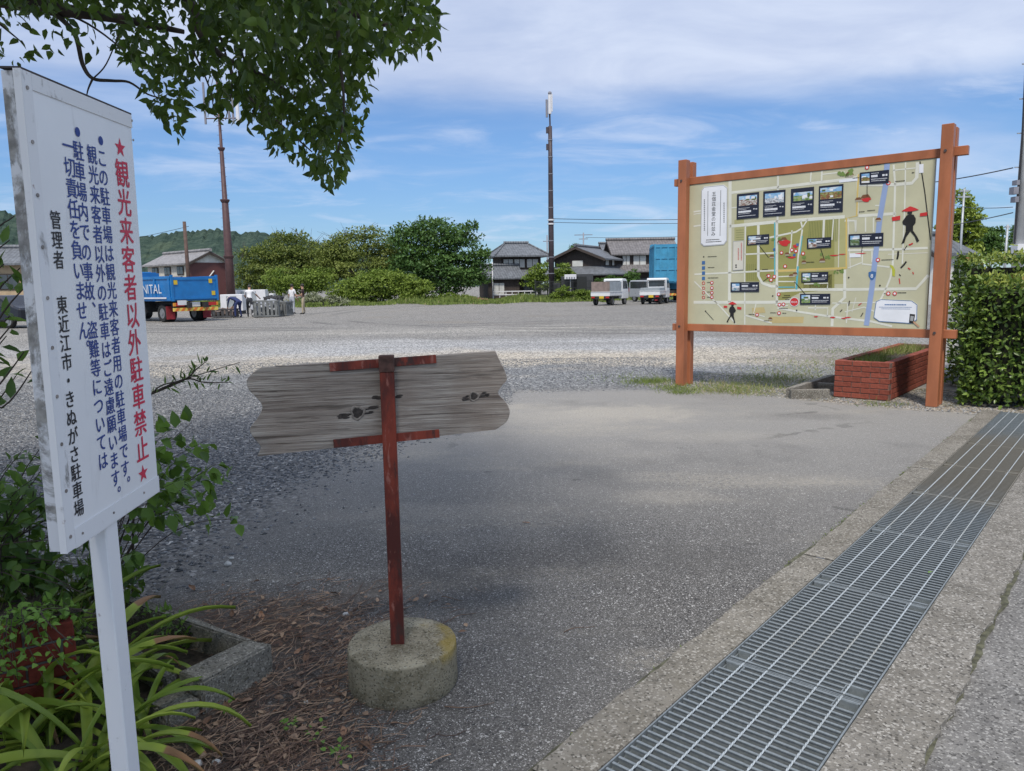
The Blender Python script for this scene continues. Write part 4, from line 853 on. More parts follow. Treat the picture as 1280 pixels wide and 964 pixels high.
# ================================================================ brick planters, kerbs, verge
def brick_mat(name, c1, c2):
    t = NT(name); P = t.co(); oi = t.n('ShaderNodeObjectInfo').outputs['Random']
    c = t.mix(oi, c1, c2); c = t.mix(t.rng(t.noise(P, 26, 8, .7), .40, .68, 0, .65), c, tuple(x*.42 for x in c1)); c = t.mix(t.rng(t.noise(P, 11, 6, .7), .66, .78, 0, .45), c, (.36, .30, .26))
    return t.fin(c, .88, t.bump(t.noise(P, 70, 6, .65), .5, .004), spec=.25)
M['brick'] = brick_mat('red_brick', (.235, .062, .040), (.31, .085, .055)); M['brick2'] = brick_mat('shaded_red_brick', (.15, .030, .020), (.22, .045, .028))  # second brick is the same red with the corner's shade darkened into its colour
M['mortar'] = simple('grey_mortar', (.17, .10, .08), .95, .2, 20, bump=.5)
M['mortar2'] = simple('dark_mortar', (.13, .12, .11), .95, .3, 20, bump=.5)
def jitterbox(d, seed):
    rr = random.Random(seed); m = MB(); m.box((0, 0, 0), d); m.v = [tuple(c+rr.uniform(-.0014, .0014) for c in v) for v in m.v]
    bm = bmesh.new(); me = m.mesh('brick', M['brick']); bm.from_mesh(me); bmesh.ops.recalc_face_normals(bm, faces=bm.faces); bmesh.ops.bevel(bm, geom=bm.edges[:], offset=.004, segments=1, affect='EDGES'); bm.to_mesh(me); bm.free(); return me
_bm = {}
def brick_me(L, mat):
    k = (round(L, 3), mat.name)
    if k not in _bm:
        _bm[k] = [jitterbox((L, .098, .058), 31+i) for i in range(3)]
        for me in _bm[k]: me.materials[0] = mat
    return random.choice(_bm[k])
def brick_wall(root, p0, ang, length, courses, mat, z0=.012, ch=.0675, bl=.216):
    """bricks laid from p0 along ang (local coordinates of root)"""
    d = np.array([math.cos(ang), math.sin(ang), 0]); n = 0
    for k in range(courses):
        x = 0.0; first = bl/2 if k % 2 else bl
        while x < length-.012:
            L = min(first if x == 0 else bl, length-x); Lb = L-.010
            if Lb > .03:
                o = link('brick', brick_me(Lb, mat), root, tuple(np.asarray(p0)+d*(x+L/2)+np.array([random.uniform(-.0015, .0015), random.uniform(-.0015, .0015), z0+.029+k*ch])))
                o.rotation_euler = (random.uniform(-.006, .006), random.uniform(-.006, .006), ang); n += 1
            x += L
    return n
# planter beside the map board: local x = EV, y = EU
pl = thing('brick_planter', 'long red brick planter box under the town map', 'planter', uv(9.80, -3.02), UANG)
LW, LL, CR = .66, 3.1, 7
brick_wall(pl, (0, .05, 0), 0, LW, CR, M['brick']); brick_wall(pl, (LW-.05, .102, 0), math.pi/2, LL-.1, CR, M['brick']); brick_wall(pl, (.05, .102, 0), math.pi/2, LL-.1, CR, M['brick']); 
m = MB(); zt = .012+CR*.0675-.014
for c, d_ in (((LW/2, .052, zt/2), (LW-.014, .086, zt)), ((LW-.05, LL/2+.05, zt/2), (.086, LL-.1, zt)), ((.05, LL/2+.05, zt/2), (.086, LL-.1, zt)), ((LW/2, LL, zt/2), (LW-.2, .086, zt))): m.box(c, d_)
m.build('mortar', M['mortar'], pl)
m = MB(); m.box((LW/2, LL/2+.05, .20), (LW-.2, LL-.1, .40)); m.build('soil', M['soil'], pl)
# low concrete edging in front of it
ed = thing('concrete_edging', 'low concrete edging stones meeting the brick planter', 'edging', uv(9.4, -3.4), UANG)
def rail(root, a, b, wd, h, name='edging_stone', mat=None, gap=.006, seg=.6):
    a = np.array(a, float); b = np.array(b, float); L = np.linalg.norm(b-a); n = max(1, round(L/seg)); ang = math.atan2(b[1]-a[1], b[0]-a[0])
    for k in range(n):
        c = a+(b-a)*((k+.5)/n); m = MB(); m.box((0, 0, h/2-.01), (L/n-gap, wd, h+.02)); o = m.build(name, mat or M['kerbc'], root, bevel=.006); o.location = (c[0], c[1], 0); o.rotation_euler = (0, 0, ang)
rail(ed, (-.02, -.02), (.36, .30), .075, .115); rail(ed, (-.06, .04), (-.06, 1.75), .075, .125); rail(ed, (-.0, .95), (.34, .99), .06, .10)
# brick planter at the left edge of the picture
_c = at(94, 782, 2.50); _r = R_(33); _c = _c-np.array([math.cos(_r), math.sin(_r), 0])*1.02
pl2 = thing('brick_planter', 'shaded red brick planter behind strap leaved plants', 'planter', (_c[0], _c[1], 0), _r)
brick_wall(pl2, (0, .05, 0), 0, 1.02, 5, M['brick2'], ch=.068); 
m = MB(); zt = .012+5*.068-.016
for c, d_ in (((.51, .052, zt/2), (1.005, .084, zt)),): m.box(c, d_)
m.build('mortar', M['mortar2'], pl2); m = MB(); m.box((.46, .34, .13), (.92, .48, .26)); m.build('soil', M['soil'], pl2)
# concrete border in the left corner: a thin wall and a wide block with a hollow between
M['blockc'] = concrete('mossy_block_concrete', (.17, .16, .135), (.27, .255, .215), (.42, .40, .35), ((.09, .085, .05), 6, .5, .7, .5), 150, .9, True, .4)
cb_ = thing('concrete_border', 'mossy concrete border block with a thin wall round a dark hollow', 'border', (-.96, 2.73, 0))
def pw(m, pts, z0, z1): m.prism([(x, y, z0) for x, y in pts], (0, 0, z1-z0))
def chunky(name, pts, z0, z1, seed):
    m = MB(); pw(m, pts, z0, z1); o = m.build(name, M['blockc'], None); bm = bmesh.new(); bm.from_mesh(o.data); bmesh.ops.bevel(bm, geom=bm.edges[:], offset=.007, segments=2, affect='EDGES'); bmesh.ops.triangulate(bm, faces=[f for f in bm.faces if len(f.verts) > 4]); bmesh.ops.subdivide_edges(bm, edges=[e for e in bm.edges if e.calc_length() > .06], cuts=3, use_grid_fill=True)
    rr = random.Random(seed)
    for v in bm.verts: v.co += Vector((rr.uniform(-.002, .002), rr.uniform(-.002, .002), rr.uniform(-.002, .002)))
    bm.to_mesh(o.data); bm.free(); wq(o, cb_); return o
chunky('block', [(-.955, 2.735), (-1.075, 2.77), (-1.235, 2.535), (-1.115, 2.455)], -.02, .125, 4)
chunky('thin_wall', [(-1.078, 2.772), (-1.00, 2.752), (-1.66, 3.185), (-1.93, 3.37), (-1.97, 3.31), (-1.62, 3.085)], -.02, .12, 5)
chunky('broken_end', [(-1.24, 2.532), (-1.125, 2.45), (-1.20, 2.36), (-1.33, 2.44)], -.02, .070, 6)
chunky('inner_wall', [(-1.30, 2.56), (-1.27, 2.60), (-1.56, 2.83), (-1.60, 2.79)], -.02, .085, 7)
m = MB(); pw(m, [(-1.09, 2.765), (-1.64, 3.08), (-1.95, 3.30), (-1.75, 2.75), (-1.30, 2.50)], -.015, .012); tag(m.build('planting_soil', M['soil']), kind='structure')

# ================================================================ loose stones
M['stone'] = tintmat('loose_stone', [(0, (.045, .05, .058)), (.35, (.13, .14, .155)), (.7, (.26, .27, .285)), (.9, (.45, .45, .44)), (1, (.68, .67, .64))], .85)
_oc = np.array([(1,0,0),(-1,0,0),(0,1,0),(0,-1,0),(0,0,1),(0,0,-1)], float); _of = np.array([(0,2,4),(2,1,4),(1,3,4),(3,0,4),(2,0,5),(1,2,5),(3,1,5),(0,3,5)])
def stones(name, XY, size, tint, zlift=.1, mat=None):
    n = len(XY); V = np.repeat(_oc[None], n, 0)*RNG.uniform(.55, 1.15, (n, 6, 1)); V += RNG.normal(scale=.16, size=V.shape)
    sc = np.stack([size*RNG.uniform(.8, 1.3, n), size*RNG.uniform(.6, 1.0, n), size*RNG.uniform(.35, .7, n)], 1); V = V*sc[:, None]
    a = RNG.uniform(0, 2*math.pi, n); ca, sa = np.cos(a)[:, None], np.sin(a)[:, None]; X = V[:, :, 0]*ca-V[:, :, 1]*sa; Y = V[:, :, 0]*sa+V[:, :, 1]*ca
    V[:, :, 0] = X+XY[:, 0:1]; V[:, :, 1] = Y+XY[:, 1:2]; V[:, :, 2] += sc[:, 2:3]*zlift
    F = (np.arange(n)*6)[:, None, None]+_of[None]
    o = link(name, npmesh(name, V.reshape(-1, 3), [F.reshape(-1, 3)], mat or M['stone'], np.repeat(tint, 6))); return tag(o, kind='stuff')
def in_apron(X, Y):
    wob = .35*np.sin(X*1.7+Y*1.1)+.2*np.sin(X*4.1-Y*3.3)
    return np.minimum(X+1.72-np.maximum(Y-6, 0)*.42, 10.35-Y)+wob*.6+np.random.default_rng(len(np.atleast_1d(X))).normal(scale=.22, size=np.shape(X)) > 0
n = 90000; Y = 2.9+8.2*RNG.random(n)**.9; X = -7.5+7.5*RNG.random(n)
k = ~in_apron(X, Y) & (X > -.62*Y-.9) & (X < .3) & ~((X > -2.7) & (X < -1.15) & (Y < 3.35)); X, Y = X[k], Y[k]
t_ = np.clip(RNG.beta(1.5, 2.2, len(X)), 0, 1); stones('gravel', np.stack([X, Y], 1), RNG.uniform(.007, .019, len(X)), t_)
n = 26000; Y = RNG.uniform(10.2, 15, n); X = RNG.uniform(-8, 3.0, n); k = ~in_apron(X, Y); stones('gravel', np.stack([X[k], Y[k]], 1), RNG.uniform(.008, .020, k.sum()), np.clip(RNG.beta(1.6, 2.0, k.sum()), 0, 1))
n = 8000; Y = 2.0+8.5*RNG.random(n)**1.3; X = RNG.uniform(-2, 7, n); U = X*EU[0]+Y*EU[1]; V_ = X*EV[0]+Y*EV[1]; k = in_apron(X, Y) & (V_ < VK-.02) & (U < 9.4)
stones('loose_grit', np.stack([X[k], Y[k]], 1), RNG.uniform(.0022, .0060, k.sum()), np.clip(RNG.beta(1.4, 2.2, k.sum()), 0, 1), 0.05)
n = 9000; U = RNG.uniform(9.35, 11.2, n); V_ = RNG.uniform(-5.6, -.2, n); k = ~((V_ > -3.04) & (V_ < -2.34) & (U > 9.78)) & ~((V_ > VK) & (U < 9.66)); P = U[:, None]*EU+V_[:, None]*EV
stones('verge_pebbles', P[k][:, :2], RNG.uniform(.006, .016, k.sum()), np.clip(RNG.beta(2.2, 1.4, k.sum()), 0, 1))

# ================================================================ fallen needles, twigs and leaves
M['needle'] = tintmat('dry_needles', [(0, (.045, .025, .018)), (.5, (.17, .095, .062)), (1, (.42, .29, .19))], .85)
def litter_xy(n):
    c = np.array([(-.90, 3.05), (-.80, 2.45), (-1.0, 2.25), (-.70, 2.80), (-.75, 2.2), (-1.15, 3.2)]); s = np.array([(.26, .22), (.16, .22), (.16, .15), (.15, .25), (.18, .10), (.25, .2)])
    i = RNG.integers(0, len(c), n); return c[i]+RNG.normal(size=(n, 2))*s[i]
n = 3000; XY = litter_xy(n); k = ~((np.hypot(XY[:, 0]+.435, XY[:, 1]-2.665) < .21)); XY = XY[k]; n = len(XY)
L = RNG.uniform(.03, .13, n); a = RNG.uniform(0, math.pi, n); d = np.stack([np.cos(a), np.sin(a), RNG.normal(scale=.06, size=n)], 1); side = np.stack([-np.sin(a), np.cos(a), np.zeros(n)], 1); wdt = RNG.uniform(.0006, .0018, n)
P0 = np.concatenate([XY, RNG.uniform(.003, .016, (n, 1))], 1); bend = side*(RNG.normal(scale=.12, size=n)*L)[:, None]; V = []
for t in (0, .33, .66, 1):
    c = P0+d*(L*t)[:, None]+bend*(4*t*(1-t)); V += [c-side*wdt[:, None], c+side*wdt[:, None]+np.array([0, 0, .0012])]
V = np.stack(V, 1).reshape(-1, 3); b = (np.arange(n)*8)[:, None]; F = np.concatenate([b+np.array(q_)[None] for q_ in ((0, 2, 3, 1), (2, 4, 5, 3), (4, 6, 7, 5))])
tag(link('pine_needles', npmesh('pine_needles', V, [F], M['needle'], np.repeat(RNG.random(n), 8))), kind='stuff')
M['deadleaf'] = simple('dead_leaf', (.22, .125, .075), .8, .35, 40, objrand=.45, bump=.3)
def dead_leaf(seed):
    rr = random.Random(seed); m = MB(); V = []; N = 6
    for i in range(N+1):
        t = i/N; wv = .5*math.sin(math.pi*min(1, t*1.02))**.8*(1-.25*t); z = .10*math.sin(t*4+seed)+.12*rr.random()
        V += [(t-.5, -wv*.6, z+.12*rr.random()), (t-.5, 0, z*.4), (t-.5, wv*.6, z+.12*rr.random())]
    F = []
    for i in range(N):
        for s_ in range(2): F.append((i*3+s_, i*3+s_+1, (i+1)*3+s_+1, (i+1)*3+s_))
    m.add(V, F); return m.mesh('fallen_leaf', M['deadleaf'])
dl = [dead_leaf(i) for i in range(5)]
spots = [((457, 937), .05, 'orange brown dead leaf lying nearest the bottom edge of the photo'), ((430, 919), .045, 'tan curled dead leaf beside small clover leaves'), ((305, 880), .05, 'wide brown dead leaf in front of the concrete block corner'), ((283, 888), .05, 'pale curled dead leaf against the concrete block'), ((327, 773), .05, 'pale flat dead leaf on the needles behind the thin wall'), ((383, 826), .045, 'crumpled dead leaf between the block and the round base'), ((420, 745), .05, 'dead leaf on bare asphalt left of the red post'), ((290, 771), .04, 'small tan dead leaf beside the thin concrete wall'), ((372, 818), .04, 'dead leaf lying just behind another crumpled one'), ((262, 880), .05, 'brown dead leaf tucked under the broken block end'), ((240, 738), .05, 'dead leaf on the damp ground beside the white post'), ((318, 730), .045, 'brownish dead leaf at the back edge of the needles'), ((448, 778), .035, 'whitish dry leaf just left of the concrete base'), ((475, 742), .03, 'thin dead leaf lying close to the red post foot'), ((350, 893), .04, 'curled dead leaf in the needle heap in front'), ((260, 905), .045, 'dead leaf on needles beside green strap leaves')]
for i, (p, s_, lab) in enumerate(spots):
    g = gnd(*p); o = link('fallen_leaf', dl[i % 5], None, (g[0], g[1], .012)); o.scale = (s_*1.2, s_, s_*.8); o.rotation_euler = (random.uniform(-.3, .3), random.uniform(-.3, .3), random.uniform(0, 6.28)); tag(o, lab, 'leaf', 'dead leaves scattered on the ground')
n = 420; XY = litter_xy(n); az = RNG.uniform(0, 6.28, n); A = np.stack([np.cos(az), np.sin(az), RNG.normal(scale=.15, size=n)], 1); N_ = np.tile([0, 0, 1.], (n, 1))+RNG.normal(scale=.3, size=(n, 3))
tag(link('leaf_litter', leafmesh('leaf_litter', np.concatenate([XY, RNG.uniform(.006, .016, (n, 1))], 1), A, N_, RNG.uniform(.02, .045, n), RNG.uniform(.012, .024, n), M['needle'], np.clip(RNG.normal(.75, .2, n), 0, 1))), kind='stuff')
M['deadtwig'] = simple('dry_brown_twig', (.13, .085, .06), .9, .35, 30)
for (p0, p1, bend_, lab) in (((563, 777), (594, 766), .01, 'thin straight twig right of the concrete base top edge'), ((552, 747), (578, 752), -.004, 'pale short twig on the asphalt behind the concrete base'), ((536, 758), (547, 750), .006, 'tiny bent twig near another pale twig behind the base'), ((556, 885), (618, 882), -.02, 'dark curved twig on the asphalt in front of the concrete base'), ((430, 905), (480, 892), .01, 'dark thin twig left of and before the concrete base'), ((395, 934), (486, 927), .012, 'long reddish brown twig lying before the needle litter'), ((300, 898), (352, 905), -.015, 'long pale twig lying across the pine needles'), ((372, 858), (428, 842), .006, 'red brown twig beside the left of the concrete base'), ((705, 792), (742, 783), .008, 'faint thin twig in the middle of the dark asphalt')):
    a = gnd(*p0); b = gnd(*p1); d = (b-a)/np.linalg.norm(b-a); sd = np.array([-d[1], d[0], 0]); pts = [a+(b-a)*t+sd*bend_*math.sin(math.pi*t*1.3)+np.array([0, 0, .006+.004*math.sin(5*t)]) for t in np.linspace(0, 1, 9)]
    m = MB(); m.tube([p-a for p in pts], [.0026-.0016*k/8 for k in range(9)], 5); o = m.build('twig', M['deadtwig']); o.location = tuple(a); tag(o, lab, 'twig', 'dry twigs on the ground')
M['pebble'] = simple('white_pebble', (.58, .57, .54), .7, .15, 20)
for (p, s_, lab) in (((285, 707), .022, 'white angular stone on the gravel behind the thin wall'), ((290, 699), .014, 'small white stone just behind a larger one on gravel'), ((433, 770), .018, 'round white pebble left of the concrete base'), ((247, 957), .018, 'white pebble at the bottom edge beside strap leaves'), ((271, 955), .015, 'flat pale pebble right of another at the bottom edge'), ((383, 880), .012, 'small pale pebble among pine needles')):
    g = gnd(*p); m = MB(); m.ball((0, 0, 0), (s_, s_*.75, s_*.6), 9, 6); rr = random.Random(int(p[0])); m.v = [tuple(c*(1+rr.uniform(-.14, .14)) for c in v) for v in m.v]; o = m.build('pebble', M['pebble']); o.location = (g[0], g[1], s_*.4); tag(o, lab, 'stone', 'pale loose stones near the base')
M['tinyleaf'] = leafmat('small_green_leaf', (.10, .20, .03), (.20, .36, .06))
def tinyplant(px, lab, n, r, L, name='seedling'):
    g = gnd(*px); az = RNG.uniform(0, 6.28, n); rad = RNG.uniform(0, r, n); P = np.stack([g[0]+rad*np.cos(az), g[1]+rad*np.sin(az), RNG.uniform(.008, .035, n)], 1); A = np.stack([np.cos(az), np.sin(az), RNG.normal(scale=.3, size=n)], 1); N_ = np.tile([0, 0, 1.], (n, 1))+RNG.normal(scale=.35, size=(n, 3))
    o = link(name, leafmesh(name, P-np.array([g[0], g[1], 0]), A, N_, L*RNG.uniform(.7, 1.2, n), L*.85*RNG.uniform(.7, 1.2, n), M['tinyleaf'], RNG.random(n)), None, (g[0], g[1], 0)); tag(o, lab, 'plant')
tinyplant((423, 946), 'bright green clover like seedling at the bottom edge', 14, .045, .022); tinyplant((362, 912), 'small dull green seedling among the needles', 14, .020, .018); tinyplant((284, 891), 'tiny green sprout in front of the concrete block', 4, .02, .02); tinyplant((400, 922), 'low creeping green seedling beside a tan leaf', 10, .05, .018)
g = gnd(1160, 722); o = link('green_leaf', leafmesh('green_leaf', np.array([[0, 0, 0.]]), np.array([[1, .4, .1]]), np.array([[0, .2, 1.]]), [.035], [.022], M['tinyleaf'], np.array([.8])), None, (g[0], g[1], .024)); tag(o, 'tiny fresh green leaf lying on the steel grating', 'leaf')
g = gnd(658, 655); o = link('pale_leaf', dl[1], None, (g[0], g[1], .008)); o.scale = (.05, .03, .03); tag(o, 'pale yellowish dry leaf alone in the middle of the asphalt', 'leaf', 'dead leaves scattered on the ground')
# ================================================================ planting
M['lily'] = leafmat('strap_leaf', (.105, .19, .022), (.38, .48, .075), .42, .30, (.38, .21, .11))
M['shrub'] = leafmat('shrub_leaf', (.045, .10, .018), (.17, .30, .045), .45, .3)
M['hedge'] = leafmat('hedge_leaf', (.035, .075, .014), (.255, .36, .075), .34, .14)
M['hedgetop'] = leafmat('hedge_young_leaf', (.10, .16, .024), (.32, .36, .065), .45, .25, (.30, .15, .06))
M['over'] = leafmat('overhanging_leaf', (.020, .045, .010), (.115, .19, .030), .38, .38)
M['grass'] = leafmat('weed_blade', (.08, .13, .025), (.22, .27, .065), .7, .2, (.36, .31, .16))
M['bark'] = simple('grey_brown_bark', (.075, .060, .050), .9, .4, 14, bump=.8, bscale=30, stretch=(1, 1, .3)); M['twig'] = simple('thin_dark_twig', (.06, .045, .035), .85, .3, 20)
def strap(seed):
    rr = random.Random(seed); N = 12; m = MB(); arch = rr.uniform(.45, 1.05); tw = rr.uniform(-.5, .5); V = []
    x, z, a = 0.0, 0.0, rr.uniform(.75, 1.25); tints = []
    for i in range(N+1):
        t = i/N; wv = .5*(.55+.9*t if t < .5 else 1.0)*(1 if t < .6 else max(.02, 1-((t-.6)/.4)**1.7)); s_ = math.sin(tw*t)*wv
        nx, nz = -math.sin(a), math.cos(a)
        V += [(x+nx*.02*0, -wv*.068, z+s_*.03+.014), (x-nx*.008, 0, z-nz*.008), (x, wv*.068, z-s_*.03+.010)]
        a -= (arch*2.2)/N*(.35+1.3*t); x += math.cos(a)/N; z += math.sin(a)/N
    F = [(i*3+k, i*3+k+1, (i+1)*3+k+1, (i+1)*3+k) for i in range(N) for k in range(2)]
    base = rr.random()*.60; tt = [min(1, base+(.25*(i//3)/N if seed % 9 else (0 if i//3 < N*.7 else 1-base))) for i in range(len(V))]
    return npmesh('strap_leaf', V, [F], M['lily'], tt, True)
straps = [strap(i) for i in range(10)]
lily = [((5, 868), 12, 'strap leaved plant standing tall before the left part of the shaded brick planter'), ((48, 878), 12, 'strap leaved plant standing before the middle of the shaded brick planter'), ((-30, 880), 12, 'strap leaved plant leaning in from beyond the left corner'), ((70, 915), 13, 'strap leaved plant in the middle of the clump left of the white post'), ((100, 985), 12, 'strap leaved plant nearest the foot of the notice board post'), ((60, 860), 10, 'strap leaved plant against the brick planter beside the white post'), ((15, 905), 13, 'strap leaved plant at the far left bottom corner of the picture'), ((45, 935), 12, 'strap leaved plant at the bottom edge left of the white post'), ((85, 885), 12, 'strap leaved plant touching the left side of the white post'), ((165, 925), 8, 'strap leaved plant just right of the white post below the broken block end'), ((120, 960), 12, 'strap leaved plant at the foot of the white post'), ((30, 850), 10, 'strap leaved plant in front of the shaded red brick planter'), ((150, 850), 8, 'strap leaved plant behind the white post by the dark hollow')]
rr = random.Random(12)
for (p, nl, lab) in lily:
    g = gnd(*p); t_ = thing('strap_leaf_plant', lab, 'plant', (g[0], g[1], 0), 0, 'strap leaved plants in the left corner')
    for k in range(nl):
        o = link('leaf', rr.choice(straps), t_, (rr.uniform(-.05, .05), rr.uniform(-.05, .05), -.01)); L = rr.uniform(.38, .68)*(.7 if p[0] > 130 else 1); o.scale = (L, L*rr.uniform(.75, 1.15), L); o.rotation_euler = (rr.uniform(-.2, .2), rr.uniform(-.25, .3), rr.uniform(0, 6.28))
# a few leaves that the photograph shows clearly, given by root and direction
t_ = thing('strap_leaf_plant', 'strap leaved plant whose long leaves reach right past the white post', 'plant', (-1.36, 2.30, 0), 0, 'strap leaved plants in the left corner')
for (az, L, tilt, z) in ((.02, .44, .30, .05), (-.25, .50, .45, .03), (-.55, .50, .45, .02), (-.8, .48, .4, .05), (2.6, .45, .1, .05), (3.2, .5, .2, .05), (2.0, .4, -.1, .03), (-1.1, .45, .3, .02)):
    o = link('leaf', rr.choice(straps), t_, (rr.uniform(-.03, .03), rr.uniform(-.03, .03), z)); o.scale = (L, L*1.05, L); o.rotation_euler = (0, tilt, az)

def bush(name, label, cat, base, stems, leaf_n, L, mat, kindw=.62, group=None, spread=.05, droop=.2, tint=(.45, .25), stemr=.004, f0=.12):
    """stems: list of world polylines; leaves grow along them"""
    t_ = thing(name, label, cat, base, 0, group); b = np.asarray(base, float); m = MB(); P, A, N_ = [], [], []
    for s_ in stems:
        c = catmull(s_, 5); c = [np.asarray(p)-b for p in c]; m.tube(c, [stemr*(1.0-.75*i/(len(c)-1)) for i in range(len(c))], 5)
        n = leaf_n; 
        for k in range(n):
            f = f0+(1-f0)*(k+RNG.random())/n; i = min(int(f*(len(c)-1)), len(c)-2); d = unit(c[i+1]-c[i]); p = c[i]+(c[i+1]-c[i])*RNG.random()
            s = unit(np.cross(d, RNG.normal(size=3))); a = unit(d*RNG.uniform(.1, .7)+s+np.array([0, 0, -droop])); P.append(p+s*RNG.uniform(0, spread)); A.append(a); N_.append(np.array([0, 0, 1.])+RNG.normal(scale=.55, size=3))
    m.build('stem', M['twig'], t_); n = len(P)
    o = link('foliage', leafmesh('foliage', np.array(P), np.array(A), np.array(N_), L*RNG.uniform(.6, 1.2, n), L*kindw*RNG.uniform(.7, 1.1, n), mat, np.clip(RNG.normal(tint[0], tint[1], n), 0, 1)), t_); tag(o, kind='stuff'); return t_
def W(x, y, Y): return at(x, y, Y)
# big-leaved shrub seen right of the notice board
st = []
rr = random.Random(4)
root_ = np.array([-2.05, 3.5, .0])
for (x, y, Y) in ((215, 535, 3.5), (240, 528, 3.6), (262, 548, 3.6), (270, 580, 3.5), (250, 620, 3.4), (225, 600, 3.3), (205, 560, 3.4), (285, 600, 3.7), (220, 575, 3.5), (200, 600, 3.3), (245, 560, 3.6), (255, 590, 3.5), (300, 648, 3.6), (265, 632, 3.6), (212, 640, 3.3), (200, 625, 3.3)):
    e = W(x, y, Y); md = (root_+e)/2+np.array([rr.uniform(-.08, .08), rr.uniform(-.08, .08), .16]); st.append([root_, md, e])
bush('leafy_shrub', 'light green broad leaved shrub growing out right behind the white notice board', 'shrub', root_, st, 14, .078, M['shrub'], .82, None, .05, .25, (.55, .30), .0035, .5)
# shrub filling the corner left of and below the board
root2 = np.array([-2.25, 2.95, .30]); st = []
for k in range(52):
    e = W(rr.uniform(-40, 125), rr.uniform(590, 785), rr.uniform(2.65, 3.3)); md = (root2+e)/2+np.array([rr.uniform(-.1, .1), rr.uniform(-.1, .1), .10]); st.append([root2+np.array([rr.uniform(-.25, .25), rr.uniform(-.1, .15), 0]), md, e])
bush('leafy_shrub', 'dark tangled shrub growing from the brick planter below the notice board', 'shrub', root2, st, 16, .070, M['shrub'], .72, None, .06, .3, (.22, .25), .004)
root2b = np.array([-1.95, 3.1, .05]); st = []
for k in range(14):
    e = W(rr.uniform(128, 182), rr.uniform(655, 735), rr.uniform(2.95, 3.3)); st.append([root2b, (root2b+e)/2+np.array([0, 0, .08]), e])
bush('leafy_shrub', 'low dark green shrub in the shade right behind the white post', 'shrub', root2b, st, 13, .062, M['shrub'], .78, None, .04, .3, (.25, .22), .003, .35)
# yellow-green low sprigs over the brick edge
root3 = np.array([-1.78, 2.62, .30]); st = []
for k in range(12):
    e = W(rr.uniform(20, 120), rr.uniform(765, 830), rr.uniform(2.45, 2.6)); st.append([root3+np.array([rr.uniform(-.2, .3), 0, 0]), (root3+e)/2+np.array([0, 0, .06]), e])
for k in range(16):
    e = W(rr.uniform(-10, 92), rr.uniform(795, 860), rr.uniform(2.28, 2.38)); st.append([root3+np.array([rr.uniform(-.1, .25), -.05, .05]), (root3+e)/2+np.array([0, -.06, .10]), e])
bush('trailing_shrub', 'yellow green small leaved sprigs trailing over the red brick edge', 'shrub', root3, st, 13, .034, M['tinyleaf'], .75, None, .015, .2, (.7, .25), .0025)
st = []
root4 = np.array([-1.35, 2.95, .0])
for k in range(8):
    e = W(rr.uniform(150, 205), rr.uniform(752, 800), rr.uniform(2.85, 3.0)); st.append([root4, (root4+e)/2+np.array([0, 0, .05]), e])
bush('small_weed', 'feathery green weed growing in the dark concrete hollow', 'weed', root4, st, 14, .035, M['shrub'], .5, None, .015, .1, (.6, .25), .0025)
# slender twig reaching right past the board
root5 = np.array([-1.9, 3.5, .0])
e = W(300, 453, 3.3); k1 = W(190, 492, 3.3); k2 = W(232, 474, 3.3); e2 = W(288, 478, 3.3)
bush('slender_twig', 'slender twig with narrow pale leaves reaching right past the notice board', 'shrub', root5, [[root5, W(170, 560, 3.4), k1, k2, e], [k1, k2, W(255, 478, 3.3), e2], [k1, k2, W(245, 462, 3.3), W(258, 452, 3.3)]], 26, .050, M['shrub'], .26, None, .01, -.05, (.40, .22), .006)
# nearer sapling on the very left edge
root6 = np.array([-2.05, 2.35, .0]); st = []
for (x, y, Y) in ((18, 270, 2.15), (12, 300, 2.2), (25, 335, 2.1), (5, 330, 2.2), (35, 355, 2.1), (20, 400, 2.1), (12, 395, 2.15), (30, 440, 2.15), (42, 460, 2.15), (20, 470, 2.2), (0, 465, 2.2), (8, 420, 2.2)):
    st.append([root6, W(-60, 520, 2.3), W(x-40, y+50, Y+.05), W(x, y, Y)])
bush('young_sapling', 'thin sapling with green leaves at the left edge before the notice board', 'tree', root6, st, 9, .058, M['shrub'], .55, None, .012, .1, (.28, .22), .006)
st = []
for (x, y, Y) in ((30, 560, 2.9), (15, 575, 2.9), (45, 590, 3.0), (5, 610, 2.8), (60, 575, 3.0)): st.append([np.array([-2.45, 3.2, .25]), W(x-40, y+60, Y), W(x, y, Y)])
st.append([W(10, 640, 3.0), W(30, 590, 3.0), W(60, 548, 3.0)])
bush('leafy_shrub', 'small pale shrub at the left edge beside the dark gravel', 'shrub', np.array([-2.45, 3.2, .25]), st, 20, .045, M['shrub'], .55, None, .02, .1, (.45, .25), .004)

